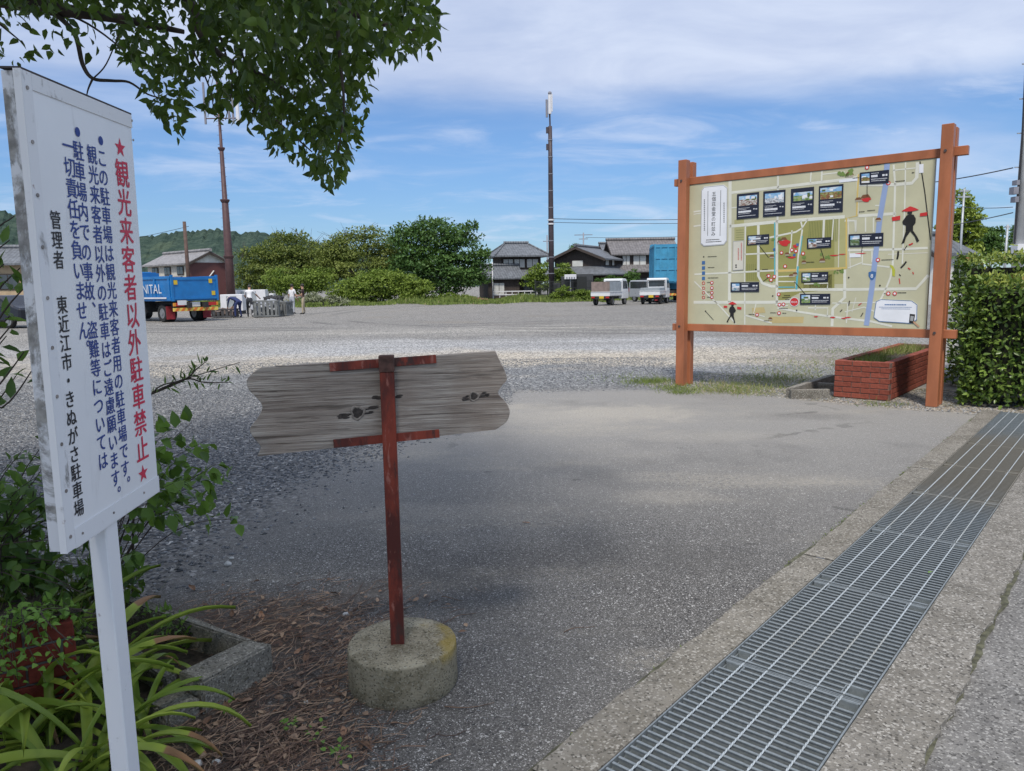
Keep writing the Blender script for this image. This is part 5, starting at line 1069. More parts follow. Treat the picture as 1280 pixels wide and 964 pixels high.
# ---------------------------------------------------------------- clipped hedges on the right
def hedge(label, u0, u1, v0, v1, z, nface, ntop, seed, L=.075):
    c = uv((u0+u1)/2, (v0+v1)/2); t_ = thing('clipped_hedge', label, 'hedge', c, UANG); hu, hv = (u1-u0)/2, (v1-v0)/2
    m = MB(); nx, ny, nz = 26, 10, 10; rr = random.Random(seed)
    # dark twiggy core as an uneven block
    def pt(a, b, cc): return (a*(hv-.14)+rr.uniform(-.05, .05), b*(hu-.14)+rr.uniform(-.05, .05), .12+cc*(z-.28)+rr.uniform(-.05, .05))
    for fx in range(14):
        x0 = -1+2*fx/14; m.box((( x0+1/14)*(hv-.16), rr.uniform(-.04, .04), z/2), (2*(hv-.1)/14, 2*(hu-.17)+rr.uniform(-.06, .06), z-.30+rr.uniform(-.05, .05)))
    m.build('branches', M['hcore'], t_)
    n = nface; xs = RNG.uniform(-hv, hv, n); zs = RNG.uniform(.04, z, n)**1.0; dep = np.abs(RNG.normal(scale=.085, size=n))
    bump = .05*np.sin(xs*5.3+zs*3)+.04*np.sin(xs*2.1-zs*6.7)
    P = np.stack([xs, -hu+dep+bump, zs], 1); O = np.tile([0, -1, .25], (n, 1))
    n2 = nface//3; ys = RNG.uniform(-hu, hu, n2); z2 = RNG.uniform(.04, z, n2); P = np.concatenate([P, np.stack([-hv+np.abs(RNG.normal(scale=.08, size=n2)), ys, z2], 1)]); O = np.concatenate([O, np.tile([-1, 0, .25], (n2, 1))])
    N_all = len(P); A = unit(O*RNG.uniform(.2, .8, (N_all, 1))+RNG.normal(scale=.65, size=(N_all, 3))+np.array([0, 0, .15])); Nn = unit(O*.7+RNG.normal(scale=.55, size=(N_all, 3))+np.array([0, 0, .5]))
    tint = np.clip(RNG.normal(.35, .24, N_all), 0, 1)
    tag(link('foliage', leafmesh('foliage', P, A, Nn, L*RNG.uniform(.65, 1.15, N_all), L*.46*RNG.uniform(.8, 1.2, N_all), M['hedge'], tint), t_), kind='stuff')
    n = ntop; P = np.stack([RNG.uniform(-hv, hv, n), RNG.uniform(-hu, hu, n), z-.05+np.abs(RNG.normal(scale=.055, size=n))-.03+.03*np.sin(RNG.uniform(-hv, hv, n))], 1); A = unit(RNG.normal(scale=.6, size=(n, 3))+np.array([0, 0, .7])); Nn = unit(RNG.normal(size=(n, 3))*.6+np.array([0, -.2, 1]))
    tag(link('young_foliage', leafmesh('young_foliage', P, A, Nn, L*.85*RNG.uniform(.6, 1.1, n), L*.4*RNG.uniform(.7, 1.1, n), M['hedgetop'], np.clip(RNG.normal(.5, .27, n), 0, 1)), t_), kind='stuff')
    return t_
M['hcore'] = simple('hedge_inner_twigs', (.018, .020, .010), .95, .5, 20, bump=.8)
hedge('clipped green hedge right of the map board beside the drain', 9.98, 11.2, -1.66, 4.6, 1.47, 11500, 6000, 3, .088)
hedge('taller yellow green hedge rising behind the clipped front hedge', 11.6, 13.6, -2.1, 6.0, 1.77, 5200, 6500, 4, .10)

# ---------------------------------------------------------------- weeds and grass by the map board
def grass(name, X, Y, Z, L, wv, tint, lean=.45, mat='grass'):
    n = len(X); A = unit(np.stack([RNG.normal(scale=lean, size=n), RNG.normal(scale=lean, size=n), np.ones(n)], 1)); az = RNG.uniform(0, 6.28, n); Nn = np.stack([np.cos(az), np.sin(az), np.zeros(n)], 1)
    o = link(name, leafmesh(name, np.stack([X, Y, Z], 1), A, Nn, L, wv, M[mat], tint, False, .1)); return tag(o, kind='stuff')
def blobs(cs, n, dense=None):
    cs = np.array(cs); i = RNG.choice(len(cs), n, p=(cs[:, 3]/cs[:, 3].sum())); return cs[i, 0]+RNG.normal(size=n)*cs[i, 2], cs[i, 1]+RNG.normal(size=n)*cs[i, 2]*.8
def pxblobs(lst): return [(*gnd(x, y)[:2], s, wt) for x, y, s, wt in lst]
X, Y = blobs(pxblobs([(905, 484, .35, 3), (940, 486, .35, 4), (960, 474, .4, 3), (1000, 466, .45, 3), (985, 475, .4, 3), (1020, 455, .6, 3), (880, 489, .25, 2), (925, 492, .2, 2)]), 3600); n = len(X)
grass('dry_weeds', X, Y, np.zeros(n), RNG.uniform(.03, .14, n), RNG.uniform(.003, .008, n), np.clip(RNG.normal(.80, .22, n), 0, 1), .8)
X, Y = blobs(pxblobs([(818, 478, .16, 3), (805, 480, .2, 2), (842, 487, .15, 2), (780, 473, .4, 1), (1060, 440, .5, 2), (852, 492, .1, 1.5), (1100, 508, .15, .5)]), 1900); n = len(X)
grass('green_weeds', X, Y, np.zeros(n), RNG.uniform(.03, .11, n), RNG.uniform(.004, .009, n), np.clip(RNG.normal(.5, .2, n), 0, .9), .6)
U = RNG.uniform(.1, 3.0, 4200); Vv = RNG.uniform(.1, .56, 4200); k = RNG.random(4200) < .08+.8*(np.sin(U*3.1)+np.sin(Vv*9) > 0); U, Vv = U[k], Vv[k]; P = uv(9.80, -3.02)+U[:, None]*EU+Vv[:, None]*EV; n = len(U)
o = grass('planter_grass', P[:, 0], P[:, 1], np.full(n, .40), RNG.uniform(.04, .17, n), RNG.uniform(.003, .008, n), np.clip(RNG.normal(.78, .25, n), 0, 1), .7)
# dry stems and grass tangled under the notice board
X, Y = blobs([(-2.15, 2.85, .15, 3), (-2.05, 3.1, .14, 2), (-2.3, 3.0, .2, 2)], 1000); n = len(X)
grass('dry_tangle', X, Y, np.full(n, .02), RNG.uniform(.12, .42, n), RNG.uniform(.003, .008, n), np.clip(RNG.normal(.62, .34, n), 0, 1), .55)
# moss tufts and sprouts along the kerb joint
U = RNG.uniform(1.8, 9.3, 900); n = 900; P = U[:, None]*EU+(VK-.012+RNG.normal(scale=.006, size=n))[:, None]*EV; k = RNG.random(n) < .25+.75*(np.sin(U*2.3)*np.sin(U*.9+1) > .2); P = P[k]; n = len(P)
grass('joint_moss', P[:, 0], P[:, 1], np.zeros(n), RNG.uniform(.006, .02, n), RNG.uniform(.003, .006, n), np.clip(RNG.normal(.3, .2, n), 0, 1), 1.0)

# ---------------------------------------------------------------- the tree that hangs over the picture
tr = thing('overhanging_tree', 'large broadleaf tree hanging dark leafy branches over the notice board', 'tree', (-4.3, 2.6, 0)); TB = np.array([-4.3, 2.6, 0])
m = MB(); m.tube(catmull([TB-TB, np.array([.05, .05, 1.2]), np.array([.15, .1, 2.4]), np.array([.4, .1, 3.8]), np.array([.9, 0, 5.4])], 4), [.26-.008*i for i in range(17)], 14); m.build('trunk', M['bark'], tr, smooth=True)
def limb(pts, r0, r1, n=6):
    c = catmull([np.asarray(p)-TB for p in pts], 5); m = MB(); m.tube(c, [r0+(r1-r0)*i/(len(c)-1) for i in range(len(c))], n); return m.build('branch', M['bark'], tr, smooth=True)
j1 = TB+np.array([.15, .1, 2.3]); 
limb([j1, W(-260, -10, 4.2), W(-40, -6, 4.0), W(60, 10, 3.9), W(140, 22, 3.9), W(230, 40, 4.1)], .075, .012)
limb([j1+np.array([.1, 0, .5]), W(-100, -220, 3.9), W(120, -110, 3.8), W(228, -10, 3.7), W(252, 45, 3.7), W(285, 75, 3.75), W(330, 95, 3.8), W(380, 130, 3.8)], .038, .005)
limb([W(60, 10, 3.9), W(92, 40, 3.85), W(103, 80, 3.85), W(116, 98, 3.85), W(140, 101, 3.85), W(162, 103, 3.85), W(185, 118, 3.85), W(208, 124, 3.85)], .014, .003, 5); limb([W(116, 98, 3.85), W(110, 112, 3.85), W(108, 123, 3.86)], .006, .002, 5); limb([W(118, 97, 3.85), W(133, 80, 3.86), W(150, 40, 3.87)], .004, .003, 5)
limb([W(120, -110, 3.8), W(330, -60, 3.3), W(420, 5, 3.2), W(480, 30, 3.3), W(540, 40, 3.4)], .03, .004)
limb([W(420, 5, 3.2), W(425, 70, 3.2), W(430, 140, 3.25), W(420, 200, 3.3)], .010, .003, 5); limb([W(285, 75, 3.75), W(300, 110, 3.7), W(345, 150, 3.6), W(390, 190, 3.5)], .008, .003, 5); limb([W(60, 10, 3.9), W(110, 30, 4.1), W(160, 70, 4.1), W(200, 130, 4.0)], .008, .002, 5); limb([W(-40, -6, 4.0), W(0, 30, 4.2), W(30, 55, 4.2)], .012, .002, 5)
for a_, b_, c2 in (((233, 0), (243, 40), (240, 90)), ((270, 30), (290, 100), (282, 150)), ((300, 60), (320, 120), (310, 155)), ((340, 60), (352, 130), (350, 180)), ((240, 60), (262, 110), (268, 145))): limb([W(*a_, 3.75), W(*b_, 3.8), W(*c2, 3.8)], .006, .002, 5)
j2 = TB+np.array([.4, .1, 3.8])
for e in ((-1.0, 4.5, 5.2), (-2.8, .2, 5.4), (.2, 2.2, 5.6), (-4.8, 5.2, 5.0), (-6.6, 2.0, 5.2), (-1.8, 1.2, 6.6), (-.8, .2, 4.9)):
    e = np.array(e); limb([j2, (j2+e)/2+np.array([0, 0, .4]), e], .08, .015)
LOW = np.array([(-60, 70), (0, 80), (45, 76), (80, 58), (108, 73), (150, 66), (168, 92), (182, 120), (200, 160), (225, 171), (240, 140), (252, 132), (265, 150), (300, 160), (320, 152), (345, 186), (385, 213), (415, 238), (430, 230), (440, 190), (462, 150), (455, 120), (446, 92), (480, 78), (500, 88), (515, 60), (545, 66), (571, 42), (552, 15), (548, -40)], float)
def lowy(x): return np.interp(x, LOW[:, 0], LOW[:, 1], left=75, right=-60)
HOLES = [(215, 12, 10), (305, 35, 7), (330, 90, 7), (385, 175, 7), (362, 150, 6), (425, 185, 6), (400, 120, 5), (440, 60, 5), (470, 70, 7), (355, 20, 5), (100, 60, 10), (55, 66, 9), (130, 20, 8), (178, 100, 7), (290, 90, 6), (420, 40, 4), (505, 40, 5), (25, 22, 7), (228, 35, 16), (255, 108, 16), (70, 48, 12), (128, 45, 14), (15, 40, 12), (295, 128, 12), (40, 20, 8), (185, 60, 9), (490, 55, 10), (205, 95, 8), (345, 105, 6), (150, 85, 8), (100, 20, 9), (245, 70, 8), (275, 95, 8), (165, 30, 8), (20, 62, 7), (238, 120, 9)]
P, A, N_, SZ = [], [], [], []
def add_cluster(c, n, r, L, hang=.9):
    for k in range(n):
        o = RNG.normal(size=3)*r*np.array([1, 1, .8]); P.append(c+o); A.append(np.array([RNG.normal()*.75, RNG.normal()*.75, -hang+RNG.normal()*.5])); N_.append(np.array([RNG.normal(), RNG.normal()-.3, .5+RNG.normal()*.6])); SZ.append(L*RNG.uniform(.65, 1.2))
cnt = 0
while cnt < 900:
    x = RNG.uniform(-60, 575); y = RNG.uniform(-60, 240); ly = lowy(x)-9
    if y > ly: continue
    if any((x-hx)**2+(y-hy)**2 < (hr*1.25)**2 for hx, hy, hr in HOLES): continue
    dens = 1.0 if x > 235 else (.34 if y > 25 else .7)
    if x > 140 and x < 235 and y > 15: dens = .72
    if x > 465 and y > 40: dens = .7
    if RNG.random() > dens: continue
    deep = RNG.random(); near_ok = (x > 290 and y < 60)
    Yd = RNG.uniform(2.3, 3.0) if (near_ok and deep < .3) else RNG.uniform(3.1, 4.6)
    rr_ = .055*Yd/3.5
    add_cluster(W(x, y, Yd), 8, rr_*.85, .057, .9); cnt += 1
vis = len(P)
# the rest of the crown, above and behind the frame
cc = np.array([-2.9, 1.2, 5.3]); rad = np.array([3.1, 4.4, 2.2]); k = 0
while k < 1500:
    d = rdir(1)[0]*RNG.random()**.4; c = cc+d*rad
    if c[2] < 2.9: continue
    px_, py_, kz = projpx(c)
    if kz > .15 and -50 < px_ < 1330 and py_ > -70: continue
    add_cluster(c, 11, .22, .165, .5); k += 1
P, A, N_, SZ = map(np.array, (P, A, N_, SZ)); n = len(P)
# leaves stray from their cluster: keep stray ones out of the open sky
px_, py_, kz = projpx(P); ok = ~((kz > 0) & (px_ > -60) & (px_ < 1330) & (py_ > -40) & (py_ > lowy(px_)+2)); bad = np.zeros(n, bool)
for hx, hy, hr in HOLES: bad |= (kz > 0) & ((px_-hx)**2+(py_-hy)**2 < (hr*.8)**2)
ok &= ~bad; P, A, N_, SZ = P[ok], A[ok], N_[ok], SZ[ok]; n = len(P)
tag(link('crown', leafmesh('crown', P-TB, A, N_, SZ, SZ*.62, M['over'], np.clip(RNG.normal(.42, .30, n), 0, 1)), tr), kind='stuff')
# ================================================================ far side of the lot: trees, hill, houses
M['far_dark'] = leafmat('dark_tree_leaf', (.028, .075, .018), (.13, .235, .052), .55, .2); M['far_olive'] = leafmat('olive_tree_leaf', (.068, .105, .020), (.255, .29, .065), .6, .25)
M['far_lime'] = leafmat('bright_bush_leaf', (.070, .125, .016), (.27, .35, .055), .6, .25); M['far_pale'] = leafmat('pale_bush_leaf', (.13, .15, .08), (.36, .38, .25), .7, .2)
M['far_feather'] = leafmat('feathery_leaf', (.10, .16, .02), (.36, .44, .07), .6, .3)
def tree(name, label, cat, base, lobes, n, L, mat, trunk_h, r=.18, twigs=0, group=None, tint=.42, seed=0, shell=.35):
    rr = random.Random(seed); t_ = thing(name, label, cat, base, 0, group)
    m = MB(); m.tube(catmull([np.array([0, 0, -.05]), np.array([.1, 0, trunk_h*.5]), np.array([.0, .1, trunk_h])], 3), [r, r*.95, r*.9, r*.85, r*.8, r*.75, r*.7], 8)
    m.build('trunk', M['bark'], t_, smooth=True)
    m = MB()
    for lb in lobes:
        c = np.array(lb[:3]); s = np.array([0, 0, trunk_h*.7]); m.tube(catmull([s, (s+c)/2+np.array([0, 0, .2]), c], 3), [r*.5-(r*.42)*i/6 for i in range(7)], 5)
    for k in range(twigs):
        lb = rr.choice(lobes); c = np.array(lb[:3]); d = np.array([rr.uniform(-1, 1), rr.uniform(-.6, .6), rr.uniform(.5, 1.3)]); d /= np.linalg.norm(d); e = c+d*np.array(lb[3:])*rr.uniform(1.15, 1.6); m.tube([c, (c+e)/2+np.array([rr.uniform(-.15, .15), 0, .1]), e], [.03, .022, .008], 4)
    m.build('limbs', M['bark'], t_)
    # the crown is made of many small flattened leaf clumps spread over and through each limb's volume
    C, Rr_ = [], []
    for lb in lobes:
        rx, ry, rz = lb[3:]; k = int(max(7, 30*(rx*rz)**.5)); d = rdir(k); f = RNG.uniform(.45, 1.0, (k, 1))**.7
        C.append(np.array(lb[:3])+d*np.array([rx, ry, rz])*f*.88); Rr_.append(np.full(k, (rx*rz)**.5*.30)*RNG.uniform(.7, 1.3, k))
    C, Rr_ = np.concatenate(C), np.concatenate(Rr_); kc = np.maximum(6, (n*1.25*Rr_**2/np.sum(Rr_**2)).astype(int)); ii = np.repeat(np.arange(len(C)), kc); k = len(ii)
    d = rdir(k); d[:, 2] = np.where(d[:, 2] < -.15, -d[:, 2]*.6, d[:, 2]); rr_ = Rr_[ii][:, None]
    P = C[ii]+d*np.array([1.25, 1.2, .62])*rr_*RNG.uniform(.55, 1.08, (k, 1)); O = unit(d+.35*unit(P-np.array([0, 0, trunk_h])))
    ctint = RNG.normal(scale=.13, size=len(C)); tn = np.clip(tint+ctint[ii]+RNG.normal(scale=.14, size=k), 0, 1)
    keep = P[:, 2] > .06; P, O, tn = P[keep], O[keep], tn[keep]; k = len(P)
    A = unit(O*.35+RNG.normal(scale=.6, size=(k, 3))+np.array([0, 0, -.1])); Nn = unit(O*.7+np.array([0, 0, .45])+RNG.normal(scale=.5, size=(k, 3)))
    tag(link('crown', leafmesh('crown', P, A, Nn, L*RNG.uniform(.55, 1.3, k), L*.55*RNG.uniform(.7, 1.2, k), mat, tn, False, .12), t_), kind='stuff'); return t_
def lobes_px(Y, lst, base):
    """(px, py, half width px, half height px, depth m)"""
    o = []
    for (x, y, hw, hh, dp) in lst:
        s = Y/FPX; c = at(x, y, Y)-np.asarray(base); o.append((c[0], c[1]+dp, c[2], hw*s, min(hw, hh*1.6)*s*.9, hh*s))
    return o
def ground_at(x, Y): p = at(x, 360, Y); return np.array([p[0], Y, 0.0])
def ptree(name, label, cat, x, Y, lst, n, L, mat, **k):
    b = ground_at(x, Y); return tree(name, label, cat, b, lobes_px(Y, lst, b), n, L, M[mat], k.pop('trunk_h', 2.5), **k)
BK = 'trees and bushes along the back of the lot'
ptree('broadleaf_tree', 'big rounded dark green tree behind the bright bush, tallest of the tree line', 'tree', 550, 77, [(545, 300, 38, 28, 0), (515, 310, 32, 30, .6), (580, 312, 30, 30, 0), (597, 335, 17, 26, .3), (560, 345, 45, 30, 0), (510, 345, 35, 30, 1), (530, 285, 22, 14, 0), (578, 290, 16, 13, .4), (500, 295, 16, 18, .5), (606, 322, 9, 10, 0), (590, 283, 9, 7, 0), (555, 280, 14, 9, .2), (545, 330, 30, 20, -1.2), (515, 322, 22, 16, -1), (580, 350, 22, 16, -1)], 15000, .36, 'far_dark', trunk_h=3.5, group=BK, seed=1, tint=.40)
ptree('twiggy_tree', 'olive green tree with bare twigs on top beside the dark rounded tree', 'tree', 440, 80, [(440, 310, 34, 22, 0), (470, 305, 26, 20, .5), (400, 345, 26, 20, .5), (490, 318, 20, 24, .8), (420, 328, 30, 22, 0), (415, 315, 26, 20, .4), (450, 335, 45, 28, 0), (405, 335, 30, 24, .8), (480, 330, 25, 30, .6), (455, 292, 20, 11, 0), (430, 297, 16, 9, 0)], 14000, .30, 'far_olive', trunk_h=3.5, twigs=42, group=BK, seed=2, shell=.5, tint=.45)
ptree('twiggy_tree', 'olive green tree with thin bare twigs right of the tall brown tower', 'tree', 350, 82, [(355, 312, 30, 22, 0), (330, 320, 24, 20, .3), (305, 350, 16, 18, 0), (330, 352, 26, 16, 0), (303, 322, 12, 14, 0), (370, 352, 26, 16, 0), (385, 315, 24, 20, 0), (350, 340, 45, 25, 0), (312, 335, 18, 22, .8), (375, 296, 16, 9, 0), (352, 298, 18, 9, 0), (395, 335, 24, 26, .4)], 14000, .30, 'far_olive', trunk_h=3.5, twigs=36, group=BK, seed=3, shell=.5, tint=.36)
ptree('round_bush', 'broad bright green bush in front of the dark rounded tree', 'bush', 478, 70, [(478, 357, 48, 18, 0), (440, 362, 26, 15, .2), (520, 362, 26, 14, 0), (470, 346, 26, 10, .3), (425, 368, 16, 10, 0), (500, 349, 24, 10, .3), (460, 368, 40, 10, -.5), (505, 370, 36, 9, -.5)], 12000, .26, 'far_lime', trunk_h=1.2, r=.10, group=BK, seed=4, tint=.5)
ptree('round_bush', 'green bush under the twiggy tree behind the two standing people', 'bush', 375, 74, [(375, 355, 34, 18, 0), (345, 352, 24, 18, .4), (400, 352, 24, 20, .2), (355, 365, 24, 10, 0)], 5200, .26, 'far_lime', trunk_h=1.2, r=.10, group=BK, seed=5, tint=.40)
ptree('scrubby_bush', 'pale greyish scrub right of the two standing people', 'bush', 402, 60, [(395, 372, 12, 8, 0), (412, 375, 16, 6, .2), (385, 374, 8, 6, 0), (428, 377, 10, 4, .3)], 2400, .16, 'far_pale', trunk_h=.5, r=.05, group=BK, seed=6, tint=.45)
ptree('round_bush', 'low green bush at the foot of the dark rounded tree', 'bush', 560, 70, [(560, 372, 14, 7, 0), (545, 374, 14, 6, 0), (580, 374, 10, 5, .4)], 1600, .2, 'far_lime', trunk_h=.5, r=.05, group=BK, seed=7, tint=.42)
ptree('garden_tree', 'bright green garden tree left of the tall antenna mast', 'tree', 672, 74, [(672, 342, 14, 12, 0), (662, 352, 12, 10, 0), (682, 335, 8, 8, .5), (678, 355, 12, 12, 0)], 2600, .24, 'far_lime', trunk_h=1.6, r=.08, group=BK, seed=8, tint=.45)
ptree('garden_tree', 'green garden tree right of the tall antenna mast', 'tree', 703, 74, [(703, 338, 13, 11, 0), (714, 348, 12, 10, .4), (696, 350, 10, 12, 0)], 2400, .24, 'far_lime', trunk_h=1.6, r=.08, group=BK, seed=9, tint=.36)
ptree('round_bush', 'bright bush at the foot of the black fenced mast compound', 'bush', 704, 64, [(702, 368, 13, 9, 0), (712, 371, 9, 7, 0), (694, 372, 8, 6, 0)], 2000, .18, 'far_lime', trunk_h=.5, r=.05, group=BK, seed=10, tint=.42)
ptree('round_bush', 'bush between the mast compound and the white pickup', 'bush', 731, 63, [(730, 370, 9, 9, 0), (738, 373, 6, 6, 0)], 1300, .18, 'far_lime', trunk_h=.5, r=.05, group=BK, seed=11, tint=.34)
ptree('garden_tree', 'small dark clipped tree before the long brown house', 'tree', 790, 76, [(790, 346, 9, 9, 0), (796, 352, 8, 7, 0), (784, 354, 8, 6, 0)], 1500, .2, 'far_dark', trunk_h=1.4, r=.06, group=BK, seed=12)
ptree('garden_tree', 'low dark garden bushes between the two roofs', 'bush', 765, 76, [(765, 351, 14, 6, 0), (750, 353, 8, 5, 0)], 1300, .2, 'far_dark', trunk_h=.8, r=.06, group=BK, seed=13)
ptree('broadleaf_tree', 'small treetop rising behind the middle tiled roof', 'tree', 719, 105, [(719, 311, 8, 6, 0), (724, 316, 8, 6, 0), (715, 318, 8, 8, 0)], 900, .34, 'far_dark', trunk_h=4, r=.12, group=BK, seed=14)
ptree('feathery_tree', 'tall yellow green feathery tree right of the map board', 'tree', 1206, 46, [(1208, 275, 16, 26, 0), (1196, 285, 16, 24, .4), (1218, 295, 12, 22, 0), (1204, 252, 10, 16, 0), (1190, 300, 14, 20, .5), (1212, 308, 18, 14, .2)], 8500, .20, 'far_feather', trunk_h=3.2, r=.12, seed=15, tint=.55, shell=.6)
ptree('broadleaf_tree', 'dark green trees left of the concrete utility pole', 'tree', 1236, 52, [(1236, 300, 12, 16, 0), (1226, 308, 10, 12, 0), (1248, 296, 10, 14, .3), (1242, 312, 18, 10, 0)], 3200, .22, 'far_dark', trunk_h=2.2, r=.10, seed=16)
ptree('broadleaf_tree', 'dark treetop at the right edge behind the utility pole', 'tree', 1275, 55, [(1275, 298, 14, 18, 0), (1290, 290, 16, 22, .3), (1268, 312, 12, 8, 0)], 2600, .22, 'far_dark', trunk_h=2.2, r=.10, seed=17)
# weeds along the far edge of the lot
n = 15000; px = np.concatenate([RNG.uniform(375, 760, 11000), RNG.uniform(150, 400, 4000)]); Yw = RNG.uniform(58, 74, n); Xw = np.array([(x-640)/FPX for x in px])*Yw*1.003; hh = .10+.55*np.clip((Yw-60)/9, 0, 1)*(.5+.5*np.sin(Xw*.9)*np.sin(Xw*.31+2))+.08
k = Yw > 59.5+2.0*np.sin(Xw*.5)+1.5*np.sin(Xw*1.3); Xw, Yw, hh = Xw[k], Yw[k], hh[k]; n = len(Xw)
grass('far_weeds', Xw, Yw, np.zeros(n), hh*RNG.uniform(.6, 1.4, n), RNG.uniform(.06, .16, n), np.clip(RNG.normal(.45, .25, n), 0, 1), .35)
n = 9000; px = RNG.uniform(555, 1000, n); Yw = RNG.uniform(62, 80, n); Xw = (px-640)/FPX*Yw; hh = RNG.uniform(.25, .75, n)*(.6+.4*np.sin(Xw*.8))
grass('far_weeds', Xw, Yw, np.zeros(n), hh, RNG.uniform(.06, .16, n), np.clip(RNG.normal(.42, .25, n), 0, 1), .35)
M['redsoil'] = simple('reddish_earth', (.17, .075, .045), .95, .3, 1.5); b = ground_at(585, 71); m = MB(); m.lathe([(2.2, 0), (1.9, .18), (1.1, .32), (.3, .36)], (0, 0, 0), 14); o = m.build('earth_mound', M['redsoil'], None, smooth=True); o.location = b; tag(o, kind='structure')

def hillmat():
    t = NT('forested_hill'); P = t.pos(); n1 = t.noise(P, .035, 6, .6); n2 = t.vor(P, .10); c = t.mix(t.rng(n1, .35, .65), (.034, .058, .046), (.062, .092, .068)); c = t.mix(t.rng(n2, .2, .8, 0, .5), c, (.018, .036, .03)); c = t.mix(t.rng(t.noise(P, .012, 3), .6, .7, 0, .4), c, (.10, .13, .08))
    return t.fin(c, 1.0, t.bump(n2, 1.0, 4.0), spec=.1)
M['hill'] = hillmat()
prof = [(-260, 262), (-120, 250), (-40, 253), (0, 262), (60, 282), (120, 296), (180, 296), (214, 291), (240, 289), (268, 286.5), (284, 287.5), (300, 291), (322, 289), (345, 293), (380, 300), (440, 312), (520, 330), (600, 344), (700, 356), (800, 360)]
m = MB(); xs = np.arange(-260, 801, 3.0); top = np.interp(xs, [p[0] for p in prof], [p[1] for p in prof]); rr = random.Random(8); V = []; NR = 9; YH = 1250
for j in range(NR):
    f = j/(NR-1); Yj = 900+350*f
    for i, x in enumerate(xs):
        p = at(x, top[i], YH); h = max(p[2], .5)+(rr.uniform(-2.2, 2.2)+1.8*math.sin(x*.35)*rr.random() if j > 0 else 0); V.append((p[0]*(Yj/YH)**.8, Yj, h*(f**1.1)*(1+.0*f)-1.0 if j < NR-1 else h))
nx = len(xs); m.add(V, [(j*nx+i, j*nx+i+1, (j+1)*nx+i+1, (j+1)*nx+i) for j in range(NR-1) for i in range(nx-1)])
tag(m.build('hill', M['hill']), kind='structure')

# ---------------------------------------------------------------- houses
def rooftile(name, c):
    t = NT(name); P = t.co(); w1 = t.n('ShaderNodeTexWave', wave_type='BANDS', bands_direction='X'); t.l(P, w1.inputs[0]); w1.inputs['Scale'].default_value = 1.05; w1.inputs['Distortion'].default_value = .0
    w2 = t.n('ShaderNodeTexWave', wave_type='BANDS', bands_direction='Y', wave_profile='SAW'); t.l(P, w2.inputs[0]); w2.inputs['Scale'].default_value = 1.0
    n = t.noise(P, 3, 5); cc = t.mix(t.rng(n, .3, .7), tuple(x*.75 for x in c), tuple(x*1.25 for x in c)); h = t.m('ADD', w1.outputs['Fac'], t.m('MULTIPLY', w2.outputs['Fac'], .6)); cc = t.mix(t.rng(w1.outputs['Fac'], 0, .35, .35, 0), cc, tuple(x*.4 for x in c))
    return t.fin(cc, .55, t.bump(h, .6, .05), spec=.4)
M['tile'] = rooftile('grey_roof_tile', (.135, .145, .16)); M['tile2'] = rooftile('pale_roof_tile', (.25, .24, .24)); M['tile3'] = rooftile('brown_grey_roof_tile', (.16, .15, .15))
M['plaster'] = simple('white_plaster', (.66, .65, .62), .9, .1, 2); M['cream'] = simple('cream_wall', (.52, .49, .42), .9, .1, 2); M['darkwood'] = simple('dark_wood_wall', (.055, .042, .036), .8, .3, 4, stretch=(6, 6, .5)); M['brownclad'] = simple('brown_metal_cladding', (.115, .042, .040), .6, .12, 6, stretch=(8, 8, .2)); M['glass'] = simple('dark_window_glass', (.05, .06, .07), .15, .2, 2, spec=.8); M['shoji'] = simple('pale_window_screen', (.55, .55, .52), .6, .1, 2); M['tan'] = simple('tan_wall', (.40, .30, .19), .9, .12, 2)
def roofmb(m, wd, dp, ze, zr, ridge, ov, th=.16):
    """roof with the ridge along x; ridge = half length; a hip when ridge < wd/2+ov"""
    X, Y = wd/2+ov, dp/2+ov; V = []
    for z in (0, -th): V += [(-X, -Y, ze+z), (X, -Y, ze+z), (X, Y, ze+z), (-X, Y, ze+z), (-ridge, 0, zr+z), (ridge, 0, zr+z)]
    F = [(0, 1, 5, 4), (2, 3, 4, 5), (6, 10, 11, 7), (8, 11, 10, 9), (0, 6, 7, 1), (2, 8, 9, 3)]
    if ridge < X-.01: F += [(1, 2, 5), (3, 0, 4), (7, 11, 8), (9, 10, 6), (1, 7, 8, 2), (3, 9, 6, 0)]
    else: F += [(1, 7, 11, 5), (5, 11, 8, 2), (3, 9, 10, 4), (4, 10, 6, 0)]
    m.add(V, F)
